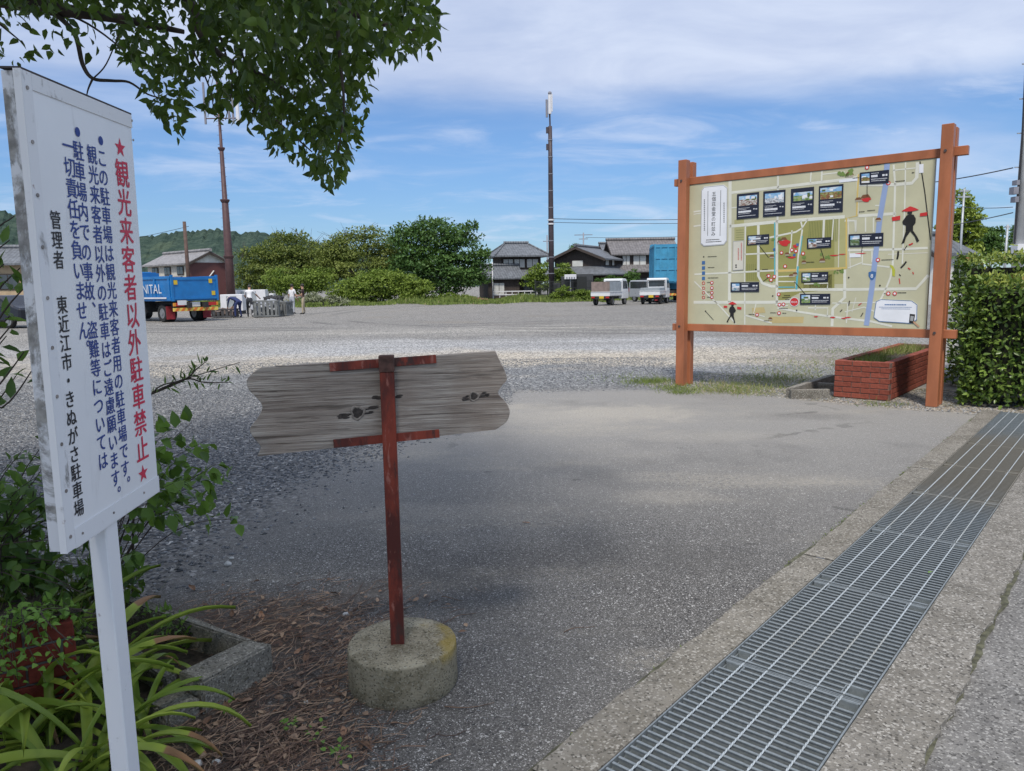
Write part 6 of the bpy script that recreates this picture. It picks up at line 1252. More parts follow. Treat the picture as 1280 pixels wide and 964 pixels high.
def house(label, x, Y, rz, wd, dp, zw, zr, wall, tile, hip=None, ov=.6, skirt=None, wins=(), gable=None, base=None, dx=0, lower=None):
    b = ground_at(x, Y) if base is None else np.asarray(base, float); t_ = thing('house', label, 'house', b, rz, 'tiled houses beyond the lot')
    m = MB(); m.box((0, 0, zw/2-.3), (wd, dp, zw+.6)); m.build('wall', M[wall], t_)
    if lower: m = MB(); m.box((0, -dp/2-.02, lower[0]/2), (wd+.02, .06, lower[0])); m.build('lower_wall', M[lower[1]], t_)
    X = wd/2+ov; m = MB(); roofmb(m, wd, dp, zw-.05, zr, X if hip is None else hip, ov); rf = m.build('roof', M[tile], t_)
    rl = X if hip is None else hip; m = MB(); m.tube([(-rl-.1, 0, zr+.10), (rl+.1, 0, zr+.10)], .17, 7); m.build('ridge', M[tile], rf)
    if hip is not None:
        m = MB()
        for sx in (-1, 1):
            for sy in (-1, 1): m.tube([(sx*rl, 0, zr+.04), (sx*X, sy*(dp/2+ov), zw+.02)], .10, 5)
        m.build('hip_ridge', M[tile], rf)
    if gable:
        zt = zr-.22; m = MB()
        for sx in (-1, 1): m.add([(sx*(wd/2+.012), -dp/2, zw-.02), (sx*(wd/2+.012), dp/2, zw-.02), (sx*(wd/2+.012), 0, zt)], [(0, 1, 2)])
        m.build('gable', M[gable], t_)
        m = MB()
        for sx in (-1, 1):
            for sy in (-1, 1): m.prism([(sx*(X-.02), 0, zr-.05), (sx*(X-.02), 0, zr-.30), (sx*(X-.02), sy*(dp/2+ov-.05), zw-.35), (sx*(X-.02), sy*(dp/2+ov-.05), zw-.1)], (sx*.05, 0, 0))
        m.build('barge_board', M['darkwood'], t_)
    if skirt:
        z0, z1, o_ = skirt; m = MB(); a = (wd/2+o_, dp/2+o_); c = (wd/2+.01, dp/2+.01); V = []
        for (q_, z) in ((a, z0), (c, z1)): V += [(-q_[0], -q_[1], z), (q_[0], -q_[1], z), (q_[0], q_[1], z), (-q_[0], q_[1], z)]
        for (q_, z) in ((a, z0-.14), (c, z0-.14)): V += [(-q_[0], -q_[1], z), (q_[0], -q_[1], z), (q_[0], q_[1], z), (-q_[0], q_[1], z)]
        F = []
        for i in range(4): j = (i+1) % 4; F += [(i, j, 4+j, 4+i), (8+i, 8+j, j, i), (8+j, 8+i, 12+i, 12+j)]
        m.add(V, F); m.build('lower_roof', M[tile], t_)
    for (face, cx, cz, w_, h_, mt) in wins:
        f = MB(); g_ = MB(); d = .07
        if face == 'f':
            y = -dp/2-d/2; f.box((cx, y-(.05 if lower else 0), cz), (w_+.16, d, h_+.16)); g_.box((cx-w_/4-.01, y-.05-(.05 if lower else 0), cz), (w_/2-.05, .04, h_)); g_.box((cx+w_/4+.01, y-.05-(.05 if lower else 0), cz), (w_/2-.05, .04, h_))
        else:
            s = 1 if face == 'r' else -1; xx = s*(wd/2+d/2); f.box((xx, cx, cz), (d, w_+.16, h_+.16)); g_.box((xx+s*.05, cx, cz), (.04, w_, h_))
        wf = f.build('window', M['darkwood'], t_); g_.build('pane', M[mt], wf)
    return t_
house('two storey house with dark tiled hipped roof right of the big dark tree', 646, 86, R_(14), 4.6, 4.2, 4.75, 6.15, 'darkwood', 'tile', hip=1.35, ov=.85, skirt=(2.35, 3.15, 1.5), wins=(('f', -1.5, 3.85, 1.1, .9, 'shoji'), ('f', -.2, 3.85, 1.2, .9, 'shoji'), ('f', 1.3, 3.85, 1.3, .9, 'shoji'), ('f', -1.2, 1.2, 1.4, 1.4, 'glass'), ('f', 1.0, 1.2, 1.6, 1.5, 'glass')))
house('low wing with sloping tiled roof in front of the hipped house', 624, 83, R_(20), 3.6, 3.2, 2.3, 3.6, 'darkwood', 'tile', ov=.5, gable='plaster', wins=(('f', -.6, 1.1, 1.2, 1.2, 'shoji'),))
house('low tiled house with a wide front gable in the middle of the row', 734, 82, R_(62), 5.2, 5.4, 4.1, 5.4, 'darkwood', 'tile', ov=.7, gable='darkwood', skirt=(2.45, 3.3, 1.9), wins=(('f', -1.2, 3.7, .9, .6, 'shoji'), ('l', 0, 3.6, 1.2, .6, 'shoji'), ('f', .6, 3.7, .6, .6, 'shoji')))
house('long dark house with pale window screens left of the blue dump truck', 800, 85, R_(3), 6.6, 4.6, 4.7, 6.25, 'darkwood', 'tile3', ov=.55, gable='darkwood', skirt=(2.75, 3.5, 1.3), wins=(('f', -2.1, 3.95, .8, 1.0, 'shoji'), ('f', -.6, 3.95, 1.4, 1.0, 'shoji'), ('f', 1.5, 3.95, 1.2, 1.0, 'shoji'), ('f', -2.3, 1.2, 1.2, 1.4, 'glass'), ('f', .2, 1.2, 1.8, 1.5, 'glass')))
t_ = house('tall grey roof with a white arch ornament behind the long dark house', 779, 97, R_(8), 5.4, 4.5, 4.9, 6.5, 'darkwood', 'tile', ov=.5, gable='plaster')
c = at(768, 313, 93)-np.array(t_.location); m = MB(); m.tube([np.array([-.26, 0, -.55]), np.array([-.26, 0, .2]), np.array([-.15, 0, .42]), np.array([.15, 0, .42]), np.array([.26, 0, .2]), np.array([.26, 0, -.55])], .085, 6); o = m.build('white_arch', M['plaster'], t_); o.location = Matrix.Rotation(-R_(8), 3, 'Z') @ Vector(c)
house('old house with brown clad end wall and white gable at the tower foot', 236, 78, R_(-40), 9.0, 4.1, 4.2, 5.35, 'cream', 'tile2', ov=.4, gable='plaster', skirt=None, wins=(('f', 2.7, 3.45, 1.2, .7, 'glass'), ('f', .0, 3.45, 1.2, .7, 'glass'), ('f', -2.7, 3.45, 1.2, .7, 'glass')))
hs = bpy.data.objects['house.005'] if 'house.005' in bpy.data.objects else None
if hs:
    m = MB(); m.box((4.52, 0, 2.1), (.05, 4.12, 4.2)); m.build('brown_cladding', M['brownclad'], hs)
    m = MB(); a = [(-3.6, -2.06, 2.8), (3.0, -2.06, 2.8), (3.0, -4.6, 2.0), (-3.6, -4.6, 2.0)]; m.prism(a, (0, 0, .12)); m.build('lean_to_roof', M['tile2'], hs); m = MB(); m.box((-.3, -3.2, .97), (6.2, 2.2, 1.94)); m.build('lean_to_wall', M['cream'], hs)
    m = MB(); m.cyl((4.62, .4, 3.4), (4.62, -.3, 2.6), .06, 6); m.build('drain_pipe', M['plaster'], hs)
house('tan walled house with grey tiled roof at the far left edge', 2, 62, R_(8), 7.0, 5.0, 3.9, 5.2, 'tan', 'tile', ov=.5, gable='plaster', wins=(('f', -1.2, 2.4, 1.4, 1.1, 'glass'), ('f', 1.8, 2.4, 1.4, 1.1, 'glass')))
house('small grey roofed house below the feathery tree right of the map', 1150, 44, R_(28), 3.3, 3.6, 2.9, 3.95, 'plaster', 'tile', ov=.35, gable='darkwood', wins=(('f', -.8, 1.7, .9, .9, 'glass'), ('f', .8, 1.7, .9, .9, 'glass')))

# ---------------------------------------------------------------- masts, poles and wires
M['mastbrown'] = simple('brown_painted_steel', (.085, .042, .042), .55, .15, 3); M['mastdark'] = simple('dark_brown_mast', (.050, .036, .042), .55, .15, 3); M['antenna'] = simple('antenna_white', (.66, .66, .68), .5, .05, 4); M['antgrey'] = simple('antenna_grey', (.22, .22, .25), .5, .1, 4); M['polec'] = simple('pole_concrete', (.50, .50, .49), .85, .12, 3, bump=.2); M['woodpole'] = simple('brown_pole', (.10, .062, .05), .8, .2, 3); M['steelpole'] = simple('grey_steel_pole', (.36, .38, .40), .5, .1, 4, metal=.3); M['wire'] = flat('black_wire', (.02, .02, .024))
Yt = 58; b = ground_at(288.5, Yt); tw = thing('steel_tower', 'tall rust brown tapering steel tower with flange rings behind the workers', 'tower', b); s = Yt/FPX
def hz(x, y, Y): return float(at(x, y, Y)[2])
zr = [(0, .335), (hz(288, 320, Yt), .30), (hz(285, 250, Yt), .235), (hz(284.5, 249, Yt), .19), (hz(281, 185, Yt), .145), (hz(281, 184, Yt), .115), (hz(279, 90, Yt), .07)]
m = MB(); m.lathe([(r, z) for z, r in zr], (0, 0, 0), 16); m.build('shaft', M['mastbrown'], tw, smooth=True)
for z, r in ((zr[1][0]+.0, .30), (zr[2][0], .25), (zr[4][0], .16)):
    m = MB(); m.lathe([(r+.015, z-.20), (r+.10, z-.05), (r+.10, z+.03), (r+.0, z+.05)], (0, 0, 0), 16); m.build('flange', M['mastbrown'], tw)
m = MB()
for k in range(44):
    z = 1.5+k*.34; r = np.interp(z, [a for a, _ in zr], [c for _, c in zr]); m.box(((r+.05)*(1 if k % 2 else -1)*1.0, -.05, z), (.14, .02, .02))
m.build('climbing_pegs', M['mastbrown'], tw)
zt = hz(279, 148, Yt)
for z_ in (zt, hz(279, 122, Yt)):
    m = MB(); m.tube([(-1.1, 0, z_), (1.5, 0, z_)], .045, 6); m.tube([(0, -.8, z_), (0, .8, z_)], .045, 6); m.build('antenna_arm', M['mastbrown'], tw)
for x_ in (-1.05, .75, 1.05, 1.4): m = MB(); m.cyl((x_, 0, zt-.4), (x_, 0, zt+2.6), .09 if x_ != 1.4 else .14, 8); m.build('antenna', M['antgrey'] if x_ != 1.4 else M['antenna'], tw)
for x_ in (-.9, .9): m = MB(); m.tube(catmull([(0, 0, zt+3.4), (x_*.4, 0, zt+2.6), (x_*.8, 0, zt+.9), (x_*.95, 0, zt+.1)], 4), .025, 5); m.build('cable', M['wire'], tw)
Ym = 67; b = ground_at(689.5, Ym); ms = thing('antenna_mast', 'tall dark brown antenna mast with white aerials on top', 'mast', b); zt = hz(688, 158, Ym)
m = MB(); m.lathe([(.25, 0), (.24, zt*.4), (.20, zt*.75), (.17, zt)], (0, 0, 0), 14); m.build('shaft', M['mastdark'], ms, smooth=True)
for k in range(9): z = 2.4+k*zt/10.5; m = MB(); m.lathe([(.275-.008*k, z), (.275-.008*k, z+.07)], (0, 0, 0), 14); m.build('band', M['antgrey'], ms)
for z in (hz(688, 281, Ym), hz(688, 276, Ym)): m = MB(); m.lathe([(.30, z), (.30, z+.12)], (0, 0, 0), 12); m.build('clamp', M['antenna'], ms)
m = MB(); m.cyl((0, 0, zt), (-.05, 0, hz(688, 120, Ym)), .07, 8); m.build('top_pole', M['mastdark'], ms)
for (x_, y0, y1, r) in ((-.02, 143, 119, .15), (-.28, 147, 125, .10), (.18, 140, 118, .06)): m = MB(); m.cyl((x_, -.12, hz(688, y0, Ym)), (x_, -.12, hz(688, y1, Ym)), r, 10); m.build('aerial', M['antenna'] if r != .10 else M['antgrey'], ms)
m = MB(); m.ball((0, -.1, hz(688, 117, Ym)), .17, 8, 6); m.build('finial', M['antgrey'], ms)
for z in (hz(688, 163, Ym), hz(688, 184, Ym)): m = MB(); m.box((-.25, -.05, z), (.22, .25, .5)); m.build('junction_box', M['mastdark'], ms)
def pole(label, x, Y, ytop, r, mat, arms=(), name='utility_pole', lean=0, ybot=None):
    b = ground_at(x, Y); p = thing(name, label, 'pole', b); z = hz(x, ytop, Y); m = MB(); m.lathe([(r, 0), (r*.75, z)], (0, 0, 0), 10); m.build('shaft', M[mat], p, smooth=True)
    for (f, L, ln) in arms: m = MB(); m.box((0, 0, z*f), (L, .09, .09)); m.build('cross_arm', M[mat], p); 
    return p, z
pole('brown wooden pole before the old house, left of the tower', 236.5, 66, 277, .19, 'woodpole', ())
pole('distant pole with a cross arm above the middle roof', 729.5, 100, 291, .11, 'antgrey', ((.965, 2.4, 0), (.90, 1.2, 0)))
pole('thin pole just left of the antenna mast', 684.5, 92, 294, .10, 'antgrey', ((.9, 1.0, 0),))
pole('thin grey pole at the right side of the big dark tree', 616, 80, 328, .07, 'antenna', ())
pole('slim grey street pole right of the map board', 1197.5, 42, 236, .07, 'steelpole', ((.98, .5, 0), (.93, .7, 0)))
pole('short grey pole between the dark trees and the utility pole', 1254, 44, 281, .08, 'steelpole', ((.97, .3, 0),))
Yp = 19.5; pb_ = at(1271.5, 330, Yp); up = thing('utility_pole', 'thick concrete utility pole behind the hedge at the right edge', 'pole', (pb_[0], Yp, 0)); m = MB(); m.lathe([(.135, 0), (.10, 13.5)], (0, 0, 0), 18); m.build('shaft', M['polec'], up, smooth=True)
m = MB(); m.box((-.04, -.15, hz(1269, 311, Yp)), (.34, .26, .22)); m.build('white_plate', M['antenna'], up)
for (x, y, w_, h_) in ((1264.5, 250, .10, .14), (1263.5, 239, .13, .18), (1266, 229, .08, .12)): p = at(x, y, Yp); m = MB(); m.box((p[0]-pb_[0]+.04, -.06, p[2]), (w_, .18, h_)); m.build('junction_box', M['antgrey'], up)
m = MB(); m.tube([(-.15, -.05, 2.3), (-.145, -.05, 5.0), (-.19, -.05, 6.6), (-.12, -.04, 9.5)], .022, 6); m.build('cable', M['wire'], up)
m = MB(); 
for k in range(12): m.box((-.17 if k % 2 else .17, -.0, 3.0+k*.42), (.16, .025, .025))
m.build('climbing_pegs', M['steelpole'], up)
m = MB(); m.box((-.14, -.08, hz(1275, 70, Yp)), (.08, .08, 1.6)); m.build('conduit', M['antenna'], up)
def wire(label, a, b, sag, r=.018):
    a, b = np.asarray(a), np.asarray(b); m = MB(); m.tube([a+(b-a)*t-np.array([0, 0, sag*4*t*(1-t)]) for t in np.linspace(0, 1, 14)], r, 5); o = m.build('power_line', M['wire']); tag(o, label, 'cable', 'overhead wires')
wire('upper wire running right from the antenna mast', at(690, 273.5, 67), at(1000, 269, 75), .25, .026); wire('lower wire running right from the antenna mast', at(690, 278, 67), at(1000, 274, 75), .25, .022)
wire('wire running right from the distant cross arm pole', at(732, 297, 100), at(1000, 288, 95), .3, .026); wire('wire from behind the map board up to the utility pole equipment', at(1100, 232, 30), at(1266, 210, Yp), .12, .016)
wire('lower wire meeting the utility pole from the left', at(1150, 285, 34), at(1266, 266, Yp), .08, .014); wire('thin faint wire left of the utility pole', at(1180, 254, 34), at(1266, 259, Yp), .10, .010); wire('faint wire at the left meeting the brown wooden pole', at(60, 315, 70), at(236, 283, 66), .2, .020)
# compound around the mast
M['meshblack'] = simple('black_mesh_panel', (.018, .020, .020), .6, .2, 20); M['cabinet'] = simple('dark_cabinet', (.05, .052, .055), .5, .1, 4)
c0 = ground_at(700, 65.5); cp = thing('mast_compound_fence', 'black mesh fence enclosing the foot of the antenna mast', 'fence', c0)
for (x0, x1) in ((669, 687), (687, 705), (705, 722), (722, 740)):
    a = ground_at(x0, 65.5)-c0; e = ground_at(x1, 65.5)-c0; m = MB(); nb = 11
    for k in range(nb+1): p = a+(e-a)*k/nb; m.box((p[0], p[1], .9), (.035, .03, 1.75))
    for z in (.1, .6, 1.15, 1.72): m.box(((a[0]+e[0])/2, a[1]+.02, z), (e[0]-a[0], .03, .05))
    m.build('fence_panel', M['meshblack'], cp); m = MB(); m.box((a[0], a[1], .97), (.09, .09, 1.95)); m.build('fence_post', M['meshblack'], cp)
for (x, y0, w_, h_, lab, mt) in ((712, 0, 1.5, 2.15, 'dark equipment cabinet inside the mast compound', 'cabinet'), (727, 0, 2.0, 2.35, 'larger dark equipment cabinet at the right of the compound', 'cabinet'), (694, 0, .9, 1.6, 'small dark cabinet against the antenna mast', 'cabinet')):
    b = ground_at(x, 67.2); o = thing('equipment_cabinet', lab, 'cabinet', b); m = MB(); m.box((0, 0, h_/2), (w_, .8, h_)); m.build('body', M[mt], o, bevel=.02); m = MB(); m.box((0, -.415, h_/2), (w_*.42, .02, h_*.8)); m.build('door', M['meshblack'], o)
b = ground_at(713, 66.4); o = thing('meter_box', 'white meter box on a stand above the compound fence', 'box', b); m = MB(); m.box((0, 0, 2.1), (1.05, .35, .42)); m.build('box', M['antenna'], o, bevel=.02); m = MB(); m.cyl((0, 0, 0), (0, 0, 1.9), .05, 8); m.build('stand', M['steelpole'], o)
for k in range(4): m = MB(); m.box((-.32+.22*k, -.185, 2.02), (.12, .02, .14)); m.build('meter', M['antgrey'], o)
b = ground_at(644, 80); wf = thing('white_fence', 'low white pipe fence in front of the hipped house', 'fence', b)
L = (672-618)/FPX*80
for k in range(8): m = MB(); m.box((-L/2+L*k/7, 0, .42), (.07, .07, .84)); m.build('fence_post', M['antenna'], wf)
for z in (.45, .80): m = MB(); m.box((0, -.05, z), (L, .05, .10)); m.build('rail', M['antenna'], wf)
# ================================================================ vehicles
M['tblue'] = simple('truck_blue_paint', (.012, .155, .42), .38, .12, 2, dirt=((.10, .12, .13), .62, .82, .4)); M['cblue'] = simple('faded_light_blue_paint', (.045, .245, .40), .5, .15, 2, dirt=((.16, .15, .13), .58, .8, .5)); M['white_p'] = simple('white_car_paint', (.66, .67, .68), .3, .04, 2, dirt=((.3, .3, .28), .66, .85, .3)); M['rubber'] = simple('tyre_rubber', (.018, .018, .018), .85, .2, 20); M['rim'] = simple('grey_wheel_rim', (.28, .28, .29), .4, .1, 10, metal=.5); M['chassis'] = simple('dark_chassis', (.022, .022, .024), .7, .3, 6); M['yplate'] = flat('yellow_plate', (.62, .44, .03)); M['hazy'] = flat('hazard_yellow', (.68, .50, .10)); M['hazo'] = flat('hazard_orange', (.62, .16, .03)); M['tail'] = flat('red_tail_lamp', (.42, .02, .02), .3); M['amber'] = flat('amber_lamp', (.62, .24, .02), .3); M['silver'] = simple('silver_paint', (.42, .43, .45), .35, .06, 2, metal=.3); M['mudred'] = simple('red_mud_flap', (.25, .02, .03), .7, .2, 6); M['ply'] = simple('brown_grey_board', (.22, .17, .15), .8, .2, 3); M['greyboard'] = simple('grey_sheet_panel', (.29, .32, .34), .6, .1, 3); M['bglass'] = simple('vehicle_glass', (.03, .038, .045), .1, .2, 2, spec=.9)
def wheel(root, x, y, r, wd):
    m = MB(); n = 18; V = []
    pr = [(r*.62, -wd/2), (r*.93, -wd/2), (r, -wd*.36), (r, wd*.36), (r*.93, wd/2), (r*.62, wd/2)]
    for (q_, a) in pr:
        for k in range(n): th = 2*math.pi*k/n; V.append((a, q_*math.cos(th), q_*math.sin(th)))
    m.add(V, [(i*n+k, i*n+(k+1) % n, (i+1)*n+(k+1) % n, (i+1)*n+k) for i in range(5) for k in range(n)]); w_ = m.build('wheel', M['rubber'], root, smooth=False); w_.location = (x, y, r)
    m = MB(); m.tube([(-wd*.42, 0, 0), (wd*.42, 0, 0)], r*.62, 14); m.tube([(-wd*.5, 0, 0), (wd*.5, 0, 0)], r*.22, 10); m.build('rim', M['rim'], w_)
def plate(root, x, y, z, w_=.33, h_=.165, mat='yplate'): m = MB(); m.box((x, y, z), (w_, .02, h_)); m.build('number_plate', M[mat], root)
def dump_truck(label, base, rz, paint, W=2.35, L=5.4, zf=1.05, hs=1.12, text=None, ribs=False):
    t_ = thing('dump_truck', label, 'truck', base, rz); P = M[paint]
    m = MB(); m.box((-.42, 3.0, .80), (.16, 6.6, .26)); m.box((.42, 3.0, .80), (.16, 6.6, .26)); m.box((0, .35, .78), (1.9, .2, .24)); m.box((0, 3.4, .70), (2.0, 1.2, .5)); m.build('chassis', M['chassis'], t_)
    m = MB(); m.box((0, L/2, zf), (W, L, .10)); m.build('bed_floor', P, t_)
    for sx in (-1, 1):
        m = MB(); x = sx*(W/2-.035); m.box((x, L/2, zf+hs/2), (.07, L, hs)); m.box((x+sx*.055, L/2, zf+hs-.07), (.05, L+.02, .12)); m.box((x+sx*.055, L/2, zf+.05), (.05, L+.02, .14))
        for k in range(5): m.box((x+sx*.05, .10+k*(L-.2)/4, zf+hs/2), (.06, .13, hs-.16))
        m.build('bed_side', P, t_)
    m = MB(); m.box((0, -.035, zf+hs/2-.02), (W-.16, .06, hs-.06))
    if ribs:
        for x in (-.78, -.26, .26, .78): m.box((x, -.09, zf+hs/2-.02), (.09, .07, hs-.10))
        for k in range(4): m.box((0, -.085, zf+.14+k*(hs-.30)/3), (W-.18, .055, .09))
    else: m.box((0, -.075, zf+hs-.13), (W-.18, .03, .10)); m.box((0, -.075, zf+.08), (W-.18, .03, .10))
    m.build('tailgate', P, t_)
    for sx in (-1, 1): m = MB(); m.box((sx*(W/2-.04), -.05, zf+hs/2), (.10, .11, hs+.10)); m.build('corner_post', P, t_)
    m = MB(); m.box((0, L+.05, zf+hs/2+.12), (W, .09, hs+.25)); m.box((0, L+.5, zf+hs+.26), (W*.9, .9, .06)); m.build('headboard', P, t_)
    m = MB(); m.box((0, L+1.05, 1.62), (2.15, 1.55, 1.75)); cab = m.build('cab', P, t_, bevel=.12); m = MB(); m.box((0, L+1.84, 1.95), (1.9, .04, .75)); m.box((-1.085, L+1.15, 1.95), (.03, .95, .62)); m.box((1.085, L+1.15, 1.95), (.03, .95, .62)); m.box((0, L+.265, 2.1), (1.2, .03, .4)); m.build('window', M['bglass'], cab)
    for x in (-.93, .93):
        for y in (1.15, L+1.15): wheel(t_, x, y, .42, .30)
    for x in (-.66, .66): wheel(t_, x, 1.15, .42, .26)
    for x in (-.93, .93): m = MB(); m.box((x, .62, .45), (.42, .03, .62)); m.build('mud_flap', M['mudred'], t_)
    m = MB(); m.box((0, -.02, .60), (2.25, .12, .16)); m.build('bumper', M['hazy'], t_)
    m = MB(); x = -1.1
    while x < 1.0: m.prism([(x, -.084, .525), (x+.14, -.084, .525), (x+.26, -.084, .675), (x+.12, -.084, .675)], (0, -.004, 0)); x += .30
    m.build('hazard_stripe', M['hazo'], t_)
    for sx in (-1, 1): m = MB(); m.box((sx*.82, -.05, .84), (.42, .08, .16)); m.build('tail_light', M['tail'], t_); m = MB(); m.box((sx*1.08, -.05, .84), (.10, .09, .16)); m.build('indicator', M['amber'], t_)
    if not ribs: m = MB(); m.tube([(-.5, L+.35, zf+hs), (-.5, L+.35, zf+hs+1.0), (-.45, L+.1, zf+hs+1.25)], .07, 8); m.build('crane_post', M['chassis'], t_); m = MB(); m.box((-.45, L+.05, zf+hs+1.3), (.34, .5, .42)); m.build('crane_head', P, t_, bevel=.06)
    plate(t_, -.72, -.09, .92, .44, .22, 'antenna' if not ribs else 'yplate')
    if not ribs:
        for (x, z) in ((-.97, zf+hs-.30), (.80, zf+hs-.24), (.92, zf+.30)): m = MB(); m.box((x, -.095, z), (.18, .01, .20)); m.build('marker', M['yplate'], t_)
        m = MB(); m.box((0, .1, .83), (.5, .18, .22)); m.build('spare_tank', M['antenna'], t_)
    if text:
        pl_ = Plane(np.array([-W/2-.084, L, zf+.30]), np.array([0, -1., 0]), np.array([0, 0, 1.])); m = MB(); hline(m, pl_, text, L-.42-2.05, .02, .62, .006, .02); o = link('side_lettering', m.mesh('side_lettering', M['white_p']), t_)
        m = MB(); m.box((-W/2-.082, 1.6, zf+.10), (.012, 2.6, .07)); m.build('side_stripe', M['antenna'], t_)
    return t_
g = gnd(246, 402); dump_truck('blue dump truck with hazard striped bumper behind the white notice board', (g[0], g[1], 0), R_(53), 'tblue', text='NITAL', W=2.35)
b = ground_at(839, 54.5); dump_truck('tall light blue ribbed dump truck behind the left post of the map board', (b[0], b[1], 0), R_(-7), 'cblue', W=2.45, zf=1.45, hs=2.75, ribs=True)
def kei(label, base, rz, high):
    t_ = thing('pickup_truck', label, 'pickup', base, rz, 'small white pickups by the far weeds'); P = M['white_p']
    m = MB(); m.box((0, 1.0, .66), (1.40, 2.0, .06)); m.build('bed_floor', P, t_)
    for sx in (-1, 1): m = MB(); m.box((sx*.685, 1.0, .78), (.03, 2.0, .28)); m.box((sx*.70, 1.0, .91), (.05, 2.0, .035)); m.build('bed_side', P, t_)
    m = MB(); m.box((0, -.015, .78), (1.40, .03, .28)); m.box((0, -.03, .91), (1.40, .05, .035)); m.build('tailgate', P, t_)
    # cab: side profile extruded
    pr = [(2.02, .42), (3.12, .42), (3.22, .60), (3.16, .98), (2.86, 1.66), (2.70, 1.78), (2.10, 1.80), (2.02, 1.72)]; m = MB(); m.prism([(-.70, y, z) for y, z in pr], (1.40, 0, 0)); cab = m.build('cab', P, t_, bevel=.025)
    for sx in (-1, 1): m = MB(); m.prism([(sx*.702, y, z) for y, z in [(2.16, 1.10), (2.98, 1.10), (2.78, 1.62), (2.16, 1.66)]], (sx*.006, 0, 0)); m.build('side_window', M['bglass'], cab)
    m = MB(); m.prism([(-.62, 3.155, 1.02), (.62, 3.155, 1.02), (.60, 2.895, 1.62), (-.60, 2.895, 1.62)], (0, .02, .01)); m.build('windscreen', M['bglass'], cab); m = MB(); m.box((0, 2.012, 1.42), (1.1, .012, .42)); m.build('rear_window', M['bglass'], cab)
    m = MB(); m.box((0, 1.5, .50), (.9, 3.0, .16)); m.box((0, .06, .48), (1.35, .06, .10)); m.box((0, 1.3, .42), (.5, .5, .2)); m.build('chassis', M['chassis'], t_)
    for x in (-.60, .60):
        for y in (.55, 2.62): wheel(t_, x, y, .27, .16)
    for sx in (-1, 1): m = MB(); m.box((sx*.53, -.03, .55), (.24, .05, .10)); m.build('tail_light', M['tail'], t_); m = MB(); m.box((sx*.64, .40, .33), (.18, .02, .30)); m.build('mud_flap', M['chassis'], t_)
    plate(t_, .10, -.04, .55)
    if high:
        m = MB(); m.box((0, .02, 1.26), (1.34, .04, .66)); m.build('tail_board', M['ply'], t_)
        for sx in (-1, 1): m = MB(); m.box((sx*.66, 1.0, 1.26), (.03, 1.94, .66)); m.build('side_board', M['greyboard'], t_)
        m = MB(); m.box((.0, 1.95, 1.26), (1.3, .03, .66)); m.build('front_board', M['greyboard'], t_)
    else:
        m = MB(); m.box((0, .9, 1.02), (1.32, 1.7, .22)); m.build('load_cover', M['greyboard'], t_); m = MB(); m.tube([(-.62, 1.94, .92), (-.62, 1.94, 1.62), (.62, 1.94, 1.62), (.62, 1.94, .92)], .03, 6); m.build('guard_frame', M['chassis'], t_)
    return t_
g = gnd(752, 382.5); kei('white pickup with tall boarded sides around its bed', (g[0], 50.2, 0), R_(-32), True)
g = gnd(812, 382); kei('low white pickup with an open bed next to the light blue dump truck', (g[0]*51/g[1], 51, 0), R_(-24), False)
def van(label, base, rz):
    t_ = thing('silver_van', label, 'van', base, rz); pr = [(0, .35), (3.5, .35), (3.62, .75), (3.3, 1.0), (2.75, 1.55), (2.4, 1.68), (.15, 1.68), (0, 1.5)]
    m = MB(); m.prism([(-.74, y, z) for y, z in pr], (1.48, 0, 0)); b_ = m.build('body', M['silver'], t_, bevel=.06); m = MB(); m.box((0, -.012, 1.28), (1.2, .02, .42)); m.build('rear_window', M['bglass'], b_)
    for sx in (-1, 1): m = MB(); m.prism([(sx*.743, y, z) for y, z in [(.2, 1.05), (3.05, 1.05), (2.62, 1.55), (.2, 1.58)]], (sx*.006, 0, 0)); m.build('side_window', M['bglass'], b_); m = MB(); m.box((sx*.64, -.02, .95), (.14, .04, .30)); m.build('tail_light', M['tail'], t_)
    m = MB(); m.prism([(-.66, 3.26, 1.05), (.66, 3.26, 1.05), (.62, 2.80, 1.55), (-.62, 2.80, 1.55)], (0, .03, .012)); m.build('windscreen', M['bglass'], b_)
    for x in (-.64, .64):
        for y in (.65, 2.85): wheel(t_, x, y, .29, .17)
    plate(t_, 0, -.03, .62); return t_
b = ground_at(795, 60); van('silver van parked between the two white pickups', (b[0], b[1], 0), R_(-150))
# dark parked car seen left of the notice board
M['darkcar'] = simple('dark_navy_paint', (.015, .018, .028), .3, .1, 2)
b = ground_at(2, 33); t_ = thing('dark_car', 'dark car half hidden behind the left edge of the notice board', 'car', b, R_(70)); pr = [(-2.0, .3), (2.0, .3), (2.08, .62), (1.5, .88), (.75, 1.38), (-.9, 1.42), (-1.7, .95), (-2.05, .85)]
m = MB(); m.prism([(-.82, y, z) for y, z in pr], (1.64, 0, 0)); b_ = m.build('body', M['darkcar'], t_, bevel=.07)
for sx in (-1, 1): m = MB(); m.prism([(sx*.823, y, z) for y, z in [(-1.35, .93), (1.2, .93), (.70, 1.30), (-.85, 1.33)]], (sx*.006, 0, 0)); m.build('side_window', M['bglass'], b_)
for x in (-.72, .72):
    for y in (-1.3, 1.3): wheel(t_, x, y, .31, .19)

